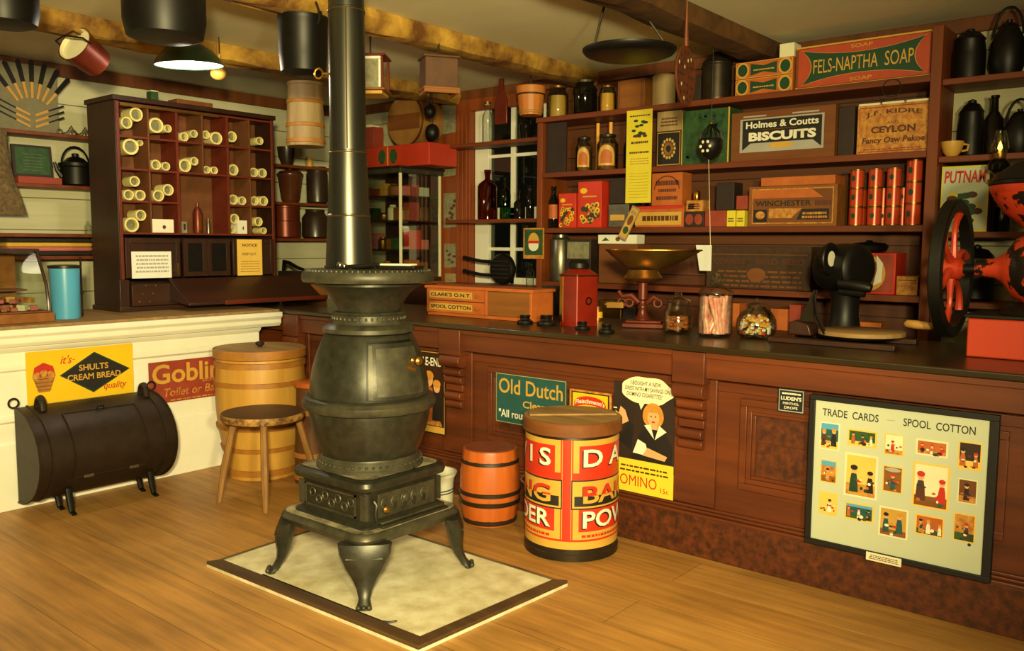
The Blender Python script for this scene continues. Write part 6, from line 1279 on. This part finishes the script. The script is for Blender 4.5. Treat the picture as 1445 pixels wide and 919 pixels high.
# hanging burlap
y0 = Yv(-6, LX+.03, 1.7); b = B(); vs = []; fs = []; n, k = 14, 10
zt, zb_ = Zv(182, LX, y0), Zv(303, LX, y0)
for i in range(n+1):
    q = i/n; z = zt+(zb_-zt)*q; hw = .075+.04*q-.02*math.sin(q*5)
    for j in range(k): a = 2*PI*j/k; vs.append((.035*math.sin(a)*(1+.3*math.sin(9*q+j)), hw*math.cos(a)*(1+.06*math.sin(7*q+2*j))+.03*q, z-zb_))
for i in range(n):
    for j in range(k): fs.append((i*k+j, i*k+(j+1) % k, (i+1)*k+(j+1) % k, (i+1)*k+j))
fs.append(tuple(range(k))); fs.append(tuple(n*k+j for j in range(k-1, -1, -1))); b.add(vs, fs, 'burlap'); b.build('burlap_sack', loc=(LX+.045, y0, zb_), label='hanging rough burlap sack beside the knife board', cat='sack')
# glass show case on the white counter
sx_ = -4.92; y0, y1 = Yv(-25, sx_, 1.1), Yv(72, sx_, 1.05); sw = y1-y0; zt = Zv(352, sx_-.25, y1-.1)-CZ
gs = thing('show_case', 'curved glass counter case with wooden base and small packets inside', 'show case', (sx_, y0, CZ))
b = B(); b.box('wood_box', -.40, .02, -.1, sw+.01, 0, .05); b.box('brown_box', -.40, .005, -.1, sw, .0505, .06); b.build('case_base', gs, bev=.004)
curve = [(0, .06), (-.004, .12), (-.02, .2), (-.06, .27), (-.12, zt-.02), (-.15, zt-.012)]
for y in (sw-.012,):
    b = B(); b.tube('dark_wood', [(u, y, v) for u, v in curve], .009, 8); b.build('side_rail', gs)
b = B(); b.box('dark_wood', -.40, -.14, -.1, sw+.01, zt-.02, zt+.005); b.build('case_top', gs, bev=.003)
b = B(); n = len(curve); b.add([(u, -.1, v) for u, v in curve]+[(u, sw-.02, v) for u, v in curve]+[(u-.002, -.1, v) for u, v in curve]+[(u-.002, sw-.02, v) for u, v in curve], [(i, i+1, n+i+1, n+i) for i in range(n-1)]+[(2*n+i, 3*n+i, 3*n+i+1, 2*n+i+1) for i in range(n-1)], 'glass'); b.build('curved_glass', gs)
b = B(); b.box('wood_box', -.39, -.38, -.1, sw-.03, .061, zt-.021); b.box('brown_box', -.38, -.2, -.1, sw-.04, .16, .17); b.build('case_back', gs)
r = random.Random(12); pk_ = []; tries = 0
while len(pk_) < 44 and tries < 30000:
    tries += 1; q = r.uniform(.015, .026); lay = 0 if tries < 14000 and len(pk_) < 28 else 1; hgt = q*r.uniform(.9, 1.5) if lay == 0 else q*1.3
    u = r.uniform(-.24, -.045-.02*lay); v = r.uniform(-.04, sw-.06)
    if any(l == lay and (u-a)**2+(v-c_)**2 < (1.36*(q+p_))**2 for a, c_, p_, l in pk_): continue
    pk_.append((u, v, q, lay)); m_ = r.choice(['pink_cloth', 'tea_box', 'cream_paper', 'orange_box', 'wood_box', 'gourd', 'grey_paper', 'red_sign'])
    b = B(); b.box(m_, -q, q, -q*.9, q*.9, 0, hgt); b.rect('cream_paper', -q*.6, q*.6, -q*.3, q*.3, hgt+.0005); b.build('small_packet', loc=(sx_+u, y0+v, CZ+.0615+(.041)*lay), rot=(0, 0, r.uniform(0, 3)), bev=.002, label='tiny packet in the loose heap inside the curved glass case', cat='packet', group='packets in the show case')
# blue enamel cylinder
sx_ = -5.02; y = Yv(94, sx_, 1.1); r_ = (Yv(117, sx_, 1.1)-Yv(70, sx_, 1.1))/2*.88; H = Zv(376, sx_, y)-CZ
be = thing('enamel_drum', 'bright blue enamel drum standing between glass case and dark cabinet', 'drum', (sx_-.04, y+.01, CZ)); b = B(); b.lathe('blue_enamel', [(r_*.92, 0), (r_*.93, .01), (r_, H-.02), (r_, H-.012)], 36, caps=False); b.add([(r_*.92*math.cos(2*PI*i/36), r_*.92*math.sin(2*PI*i/36), 0) for i in range(36)], [tuple(range(35, -1, -1))], 'tin_dark'); b.build('drum_body', be); b = B(); b.lathe('tin_dark', [(r_, H-.0118), (r_+.006, H-.008), (r_+.006, H+.004), (r_*.8, H+.008), (0, H+.008)], 36); b.build('drum_lid', be)
b = B(); b.tube('tin_dark', [(-.01, r_+.016, 0.003), (-.01, r_+.016, H+.05)], .006, 6); b.box('tin_dark', -.03, .012, r_+.001, r_+.018, H*.45, H*.5); b.build('upright_rod', be)
# right of the cabinet
def crockR(name, px, pyt, z, r, label, prof, m, lidp=None, cat='crock'):
    x = XL+.13; y = Yv(px, x, z); H = Zv(pyt, x, y)-z; t = thing(name, label, cat, (x, y, z+.0015)); b = B(); b.lathe(m, [(q*r, v*H) for q, v in prof], 26); b.build('pot_body', t)
    if lidp: b = B(); b.lathe(m, [(q*r, v*H) for q, v in lidp], 22); b.build('lid', t)
crockR('lidded_crock', 410, 236, 1.72, .105, 'brown lidded crock on the middle white wall shelf', [(.6, 0), (.72, .1), (.95, .72), (1.02, .76), (1.02, .8), (.9, .8)], 'stone_brown', [(.98, .805), (.8, .88), (.2, .92), (.16, 1.0), (0, 1.0)])
crockR('dark_crock', 448, 236, 1.72, .09, 'dark crock near the stovepipe on the middle white wall shelf', [(.8, 0), (1, .05), (1, .8), (.8, .95), (.85, 1)], 'stone_dark')
crockR('copper_kettle', 403, 290, 1.43, .125, 'copper coloured pot on the lowest white wall shelf', [(.9, 0), (1, .04), (1.0, .5), (.93, .52), (.93, .9), (.97, .92), (.97, .97), (.3, 1)], 'copper_red', cat='pot')
crockR('dark_crock', 445, 296, 1.43, .11, 'dark crock near the stovepipe on the lowest white wall shelf', [(.8, 0), (1, .05), (1, .7), (.7, .9), (.75, 1)], 'stone_dark')
crockR('small_jar', 437, 222, 2.02, .03, 'small pale jar on the uppermost white wall shelf', [(.9, 0), (1, .1), (1, .7), (.8, .75), (.8, 1)], 'gourd', cat='jar')
crockR('dark_crock', 405, 208, 2.02, .07, 'low dark bowl on the uppermost white wall shelf', [(.6, 0), (1, .5), (1.1, 1)], 'stone_dark')
x0 = Xv(397, 3.95, 1.0); x1 = Xv(431, 3.95, 1.0); H = Zv(400, x0, 3.95)-CZ
sbx = thing('drawer_box', 'small orange brown drawer box on the counter corner behind the barrel', 'box', (x0, 3.95, CZ)); b = B(); b.box('wood_box', 0, x1-x0, 0, .2, 0, H); b.build('box_body', sbx, bev=.004); b = B(); b.box('wood_box', .015, x1-x0-.015, -.008, -.0005, .015, H-.015); dr = b.build('drawer', sbx, bev=.002); b = B(); b.X = T((x1-x0)*.6, -.0085, H*.35) @ RX(PI/2); b.lathe('brass_dull', [(.008, 0), (.009, .01), (.02, .016), (.02, .026), (0, .032)], 14); b.build('knob', dr)
x0 = Xv(392, 3.98, 1.15); x1 = Xv(428, 3.98, 1.15); H0 = CZ+H+.003; b = B(); w = x1-x0; b.box('dark_box', 0, w, 0, .14, 0, .09); b.tube('iron_black', [(.0, .05, .09), (.02, .05, .16), (.08, .05, .15), (w*.6, .05, .115), (w, .05, .095)], [.012, .02, .016, .014, .01], 8); b.build('black_tray', loc=(x0, 3.98, H0), bev=.006, label='black tray with curved handle on top of the small drawer box', cat='tray')

# ------------------------------------------------------------------ corner behind the stove
gx1, gy0 = -4.86, 4.55; gx0 = -5.5; gz0 = 1.10
bc = thing('side_cupboard', 'low dark cupboard under the glazed display case', 'cupboard', (gx0, gy0-.04, 0)); b = B(); b.box('dark_wood', 0, gx1-gx0+.02, 0, .5, 0, gz0-.022); b.box('wood_box', -.01, gx1-gx0+.03, -.01, .5, gz0-.022, gz0-.002); b.build('cupboard_body', bc, bev=.004)
b = B(); b.box('dark_wood', .04, .30, -.012, -.0005, .1, gz0-.1); b.build('door', bc, bev=.003); b = B(); b.box('dark_wood', .34, .62, -.012, -.0005, .1, gz0-.1); b.build('door', bc, bev=.003)
zt = Zv(234, gx1, gy0); GW = gx1-gx0; GD = YB-.06-gy0; GH = zt-gz0
gc = thing('display_case', 'glazed display case with pale corner posts full of small goods', 'display case', (gx0, gy0, gz0))
b = B(); b.box('dark_wood', 0, GW, 0, GD, 0, .03); b.build('case_base', gc, bev=.003)
b = B(); b.box('iron_worn', -.02, GW+.03, -.03, GD, GH-.05, GH); b.box('tin_dark', -.03, GW+.045, -.045, GD, GH-.018, GH); b.build('cornice', gc, bev=.003)
for x, y in ((GW-.018, 0), (GW-.018, GD-.018), (0, 0)):
    b = B(); b.box('cream_paper', x, x+.018, y, y+.018, .0305, GH-.0505); b.build('corner_post', gc, bev=.002, label='pale corner post')
b = B(); b.box('glass', .02, GW-.02, .006, .009, .0305, GH-.051); b.build('glass_front', gc); b = B(); b.box('glass', GW-.009, GW-.006, .02, GD-.02, .0305, GH-.051); b.build('glass_side', gc)
b = B(); b.box('dark_wood', 0, GW-.02, GD-.014, GD-.002, .031, GH-.051); b.build('case_back', gc)
gsh = [.03, .245, .47, .66]
for z in gsh[1:]: b = B(); b.box('dark_wood_y', .02, GW-.02, .014, GD-.02, z-.012, z); b.build('case_shelf', gc)
r = random.Random(21); ms = ['orange_box', 'tea_box', 'red_sign', 'cream_paper', 'green_box', 'wood_box', 'brass_dull', 'red_tin', 'gourd', 'pink_cloth', 'card_board']
adj = ['lowest', 'second', 'third', 'uppermost']; 
for si, z in enumerate(gsh):
    x = .05; q = 0
    while x < GW-.10:
        w = r.uniform(.05, .1); h = r.uniform(.05, .13 if si < 3 else .1); m_ = r.choice(ms); y = r.uniform(.03, .08); b = B(); kind = r.random()
        if kind < .65: b.box(m_, 0, w, 0, .08, 0, h)
        else: b.lathe(m_, [(w*.45, 0), (w*.5, .1*h), (w*.5, .75*h), (w*.3, .9*h), (w*.3, h), (0, h)], 16, T(w/2, .05, 0))
        nm = 'small_carton' if kind < .65 else 'small_jar'
        b.build(nm, loc=(gx0+x, gy0+y, gz0+z+.0015), bev=.002, label=f'small {"carton" if kind < .65 else "jar"} on the {adj[si]} shelf, front row, of the glazed display case', cat='carton' if kind < .65 else 'jar', group=f'goods on the {adj[si]} display case shelf'); x += w+.012; q += 1
    y = .17
    while y < GD-.12:
        w = r.uniform(.07, .11); h = r.uniform(.07, .15 if si < 3 else .1); m_ = r.choice(ms); b = B(); b.box(m_, 0, .1, 0, w, 0, h); b.build('small_carton', loc=(gx0+GW-.15, gy0+y, gz0+z+.0015), bev=.002, label=f'small carton on the {adj[si]} shelf, glass side, of the glazed display case', cat='carton', group=f'side goods on the {adj[si]} display case shelf'); y += w+.012
# on top of the case
ct = gz0+GH+.0015
x0, x1 = Xv(510, gy0+.1, 2.05), Xv(611, gy0+.1, 2.05); hR = Zv(206, (x0+x1)/2, gy0+.1)-ct
b = B(); w = x1-x0; b.box('box_red', 0, w, 0, .3, 0, hR); b.X = RX(PI/2)
for u in (.36, .52): b.flat('green_box', [((u+.055*math.cos(t))*w, (.5+.36*math.sin(t))*hR) for t in [2*PI*i/8+.4 for i in range(8)]], .0012)
b.rect('ink_gold', .43*w, .45*w, .1*hR, .95*hR, .0012); b.build('red_long_box', loc=(x0, gy0+.06, ct), bev=.004, label='long red box with two green patches on top of the display case', cat='box')
v = P(573, 175, 'y', 4.72); rD = .19
cb = thing('round_box', 'large round wooden cheese box lying on its side on the red box', 'box', (v.x, 4.70, ct+hR+rD+.004)); b = B(); b.lathe('round_tan', [(rD, 0), (rD, .24)], 44, RX(-PI/2)); b.lathe('brass_dull', [(rD+.0005, .0), (rD+.004, .0), (rD+.004, .02), (rD+.0005, .02)], 44, RX(-PI/2), caps=False); b.build('box_body', cb)
b = B(); b.lathe('round_tan', [(0, -.004), (rD-.006, -.004), (rD-.006, -.001)], 44, RX(-PI/2), caps=False); b.build('round_lid', cb); b = B(); b.box('brown_box', -rD*.92, rD*.92, -.0058, -.0045, -.07, .05); b.build('faded_band', cb, label='darker faded band')
x0, x1 = Xv(505, 4.66, 2.3), Xv(533, 4.66, 2.3); b = B(); hh = .16; b.box('red_sign', 0, x1-x0, 0, .1, 0, hh); b.box('cream_paper', .0, (x1-x0)*.8, .0, .1, hh+.0005, hh+.02); b.build('small_red_box', loc=(x0-.0, 4.62, ct+hR+.0015), bev=.003, label='small dark red box half hidden by the stovepipe', cat='box')
for px, py, rr_, lb, gy in ((610, 187, .055, 'dark round gourd hanging nearest the grey notices', 4.66), (607, 157, .045, 'dark round gourd hanging above another beside the cheese box', 4.5)):
    v = P(px, py, 'y', gy); b = B(); b.ball('iron_black', rr_, (0, 0, 0), (1, 1, 1.15), 20); b.tube('hoop_iron', [(0, 0, rr_*1.1), (0, .0, ZC-v.z-.002)], .004, 6); b.build('hanging_gourd', loc=v, label=lb, cat='gourd')

# ------------------------------------------------------------------ things hung from the ceiling and timbers
def along(px, py, f): d = FW*FPX+RT*(px-IW/2)-UP*(py-IH/2); return EYE+d*(f/FPX)
def hook(b, z0, x=0, y=0, m='iron_black', top=None): b.tube(m, [(x, y, z0), (x, y, top)], .004, 6)
# hanging wire lamp
v = along(267, 92, 4.65); lampz = v.z
lp = thing('pendant_lamp', 'green shaded hanging lamp with glowing white underside', 'lamp', tuple(v), rot=(.06, .02, 0))
b = B(); R_ = .178; b.lathe('shade_green', [(R_, 0), (R_*.93, .03), (R_*.7, .075), (R_*.4, .108), (R_*.22, .12)], 44, caps=False); b.lathe('shade_green', [(R_*.22, .12), (.03, .15), (.02, .165)], 28); b.ring('shade_green', R_, .004, 0, 44, 6); sd_ = b.build('shade', lp)
b = B(); b.lathe('shade_white', [(R_*.985, .002), (R_*.91, .028), (R_*.68, .072), (R_*.38, .104), (0, .112)], 44, caps=False); b.build('white_lining', lp)
b = B(); b.ball('bulb_glow', .045, (0, 0, .052), (1, 1, 1), 16); b.build('bulb', lp); b = B(); b.tube('iron_black', [(0, 0, .165), (0, 0, max(.17, ZC-lampz-.004))], .006, 6); b.build('cord', lp)
pl = bpy.data.lights.new('lamp_light', 'POINT'); pl.energy = 14; pl.color = (1, .9, .7); pl.shadow_soft_size = .05; po = bpy.data.objects.new('lamp_light', pl); COL.objects.link(po); po.location = v+Vector((0, 0, -.03))
b = B(); g = along(308, 104, 4.98); b.ball('gourd', .045, (0, 0, 0), (1, 1, .8), 18); b.tube('gourd', [(0, 0, .03), (.005, 0, .07), (.015, .0, .11)], [.02, .012, .008], 8); b.tube('hoop_iron', [(.015, 0, .11), (.015, 0, ZC-g.z-.003)], .003, 6); b.build('yellow_gourd', loc=g, label='small yellow gourd hanging beside the green lamp', cat='gourd')
def hung_pot(name, px, pyc, f, r, H, label, m='iron_black', flare=1.0, tilt=(0, 0, 0), top=ZC, lidded=False):
    c = along(px, pyc, f); t = thing(name, label, 'pot', (c.x, c.y, c.z-H/2), rot=tilt); b = B()
    b.lathe(m, [(0, 0), (r*.75, .0), (r*.92, .05*H), (r*flare, .35*H), (r, .9*H), (r*1.04, .93*H), (r*1.04, H), (r*.96, H), (r*.92, .4*H), (r*.7, .06*H), (0, .05*H)], 36, caps=False); b.build('pot_body', t)
    b = B()
    for s_ in (-1, 1): b.tube(m, [(s_*r*1.0, 0, .82*H), (s_*r*1.12, 0, .9*H), (s_*r*1.1, 0, 1.02*H), (s_*r*1.0, 0, .98*H)], .011, 6)
    b.build('ears', t)
    z1 = top-(c.z-H/2); b = B(); hh = min(z1, H+.9*r); b.tube('hoop_iron', [(r*1.06*math.cos(q), 0, H*.96+(hh-H*.96)*math.sin(q)) for q in [PI*i/12 for i in range(13)]], .006, 6)
    if z1 > hh: b.tube('hoop_iron', [(0, 0, hh), (0, 0, z1-.003)], .005, 6)
    b.build('bail', t); return t
hung_pot('iron_kettle', 232, 19, 3.55, .163, .21, 'big black iron kettle hanging just over the green lamp', lidded=True)
t = hung_pot('iron_pot', 428, 66, 4.15, .117, .27, 'black iron pot hanging beside the stovepipe', flare=.98)
hung_pot('iron_kettle', 5, 8, 3.5, .13, .16, 'black kettle cut by the corner of the view near the big kettle')
c = along(122, 76, 4.55); tp = thing('tin_pot', 'small dark tin pot hanging tilted so that its pale inside shows', 'pot', tuple(c)); b = B(); A_ = Vector((.28, -.80, .40)).to_track_quat('Z', 'Y').to_matrix().to_4x4()
b.lathe('copper_red', [(0, -.085), (.075, -.085), (.08, -.08), (.098, .08), (.1, .085), (.094, .085), (.075, -.075)], 32, A_, caps=False); b.build('pot_body', tp); b = B(); b.lathe('cream_paper', [(.0, .06), (.09, .06), (.0935, .084)], 32, A_, caps=False); b.build('pale_inside', tp); b = B(); b.tube('iron_black', [A_ @ Vector(v_) for v_ in ((.1, 0, .07), (.09, -.0, .12), (.0, .0, .15), (-.09, 0, .12), (-.1, 0, .07))], .005, 6); b.build('bail', tp)
b = B(); b.tube('hoop_iron', [A_ @ Vector((0, 0, .15)), (A_ @ Vector((0, 0, .15)))*.6+Vector((0, 0, .06)), (-.02, -.0, 2.47-c.z), (-.03, .0, 2.478-c.z)], .004, 6); b.build('hook', tp)
c = along(431, 164, 5.6); fk = thing('firkin', 'tall pale wooden firkin hanging beside the stovepipe', 'bucket', (c.x, c.y, c.z-.195)); b = B(); hooped(b, 'firkin_wood', [(.122, 0), (.118, .2), (.108, .385)], staves=14); b.build('staves', fk)
for z0, r0 in ((.02, .1225), (.12, .1205), (.27, .1155)): hoop(fk, r0, r0-.001, z0, z0+.025, t=.004)
b = B(); b.lathe('firkin_wood', [(.1085, .3855), (.112, .388), (.112, .405), (0, .406)], 30); b.build('lid', fk); b = B(); b.tube('hoop_iron', [(0, 0, .406), (0, 0, max(.42, 2.478-c.z+.195))], .005, 6); b.build('hook', fk)
# wooden boxes hung under the timber
c = along(619, 105, 4.75); wb = thing('hanging_box', 'dark wooden box with open bottom tray hung under the ceiling timber', 'box', tuple(c), rz=YAW+.32); b = B(); hz = .078; b.box('hung_brown', -.09, .09, -.075, .075, -hz, hz); b.box('hung_brown', -.10, .10, -.085, .085, hz, hz+.012); b.build('box_body', wb, bev=.003); b = B(); b.box('wood_box', -.10, .10, -.085, .085, -hz-.012, -hz-.001); 
for x in (-.085, .085): b.box('wood_box', x-.006, x+.006, -.085, .085, -hz-.034, -hz-.012)
b.box('wood_box', -.10, .10, -.09, -.08, -hz-.034, -hz-.012); b.build('bottom_tray', wb, bev=.002); b = B(); b.tube('hoop_iron', [(0, 0, hz+.012), (0, 0, max(hz+.02, 2.50-c.z))], .006, 6); b.build('hook', wb)
c = along(523, 106, 4.9); wl2 = thing('wooden_lantern', 'square wooden lantern with pale glazing hanging behind the stovepipe', 'lantern', tuple(c), rz=YAW-.06); b = B()
for x in (-.09, .076):
    for y in (-.09, .076): b.box('copper_red', x, x+.014, y, y+.014, -.085, .09)
b.box('copper_red', -.10, .10, -.1, .1, .0905, .102); b.box('wood_box', -.10, .10, -.1, .1, -.097, -.0855); b.box('gourd', -.085, .085, -.095, .08, -.118, -.1); b.build('frame', wl2, bev=.002)
b = B(); b.box('grey_paper', -.075, .075, -.084, -.08, -.084, .088); b.build('glazing', wl2); b = B(); b.box('ink_white', -.075, .077, -.0875, -.085, .074, .088); b.box('ink_white', .064, .077, -.0875, -.085, -.08, .072); b.build('painted_reflection', wl2); b = B(); b.tube('hoop_iron', [(0, 0, .102), (0, 0, max(.11, ZC-c.z-.004))], .005, 6); b.build('hook', wl2)  # white strips are the reflection on the lantern glass, painted on
# wooden bucket hung at the head of the side panel
c = along(749, 143, 5.85); bk = thing('wooden_bucket', 'small yellow wooden bucket hanging between window and shelves', 'bucket', (c.x, c.y, c.z-.095)); b = B(); hooped(b, 'bucket_wood', [(.075, 0), (.08, .03), (.092, .14)], staves=14); b.build('staves', bk); hoop(bk, .0775, .079, .012, .03, t=.004); b = B(); b.lathe('bucket_wood', [(.0935, .141), (.099, .143), (.1, .19), (.094, .193), (0, .193)], 34); b.build('lid', bk); b = B(); b.lathe('hoop_iron', [(.0925, .132), (.0965, .134), (.0965, .14), (.0925, .1405)], 34, caps=False); b.build('dark_band', bk); b = B(); b.tube('hoop_iron', [(0, 0, .193), (0, 0, ZC-c.z+.095-.003)], .004, 6); b.build('hook', bk)
# scale pan on wires
c = along(888, 72, 4.2); R_ = .228
sp2 = thing('hanging_pan', 'wide shallow black pan hanging from two iron wires', 'pan', tuple(c)); b = B(); b.lathe('iron_black', [(0, -.03), (R_*.8, -.028), (R_*.95, -.015), (R_, .0), (R_, .008), (R_*.94, .004), (R_*.78, -.018), (0, -.02)], 52, caps=False); b.build('dish', sp2)
u = Vector((RT.x, RT.y, 0))
for s_, x2 in ((-1, -.12), (1, .07)):
    b = B(); z1 = ZC-c.z-.004; p0 = u*(s_*R_*.72)+Vector((0, 0, -.01)); b.tube('hoop_iron', [p0, p0+Vector((0, 0, .06)), u*(x2*1.15)+Vector((0, 0, z1*.7)), u*x2+Vector((0, 0, z1))], .006, 6); b.build('wire', sp2)
# skimmer
c = along(967, 107, 4.2); sk = thing('skimmer', 'round pierced copper skimmer hanging from the ceiling', 'skimmer', tuple(c), rz=YAW+1.05); b = B(); R_ = .138
b.lathe('skimmer', [(R_, -.006), (R_+.006, 0), (R_, .006), (R_*.9, .004), (0, .004)], 40, RX(PI/2), caps=False); b.lathe('skimmer', [(0, -.004), (R_*.9, -.004), (R_, -.006)], 40, RX(PI/2), caps=False)
for ring_, n in ((.045, 6), (.08, 10), (.112, 14)):
    for i in range(n):
        a = 2*PI*i/n
        for s_ in (-1, 1): b.X = T(ring_*math.cos(a), s_*.0045, ring_*math.sin(a)) @ RX(PI/2); b.ell('cream_paper' if (i+n) % 4 == 0 else 'dark_box', 0, 0, .009, .009, 0 if s_ < 0 else -.0, 10)
b.X = I4; b.build('disc', sk); b = B(); b.tube('skimmer', [(0, 0, R_), (0, 0, R_+.1), (0, 0, ZC-c.z-.004)], [.014, .009, .007], 8); b.build('handle', sk)
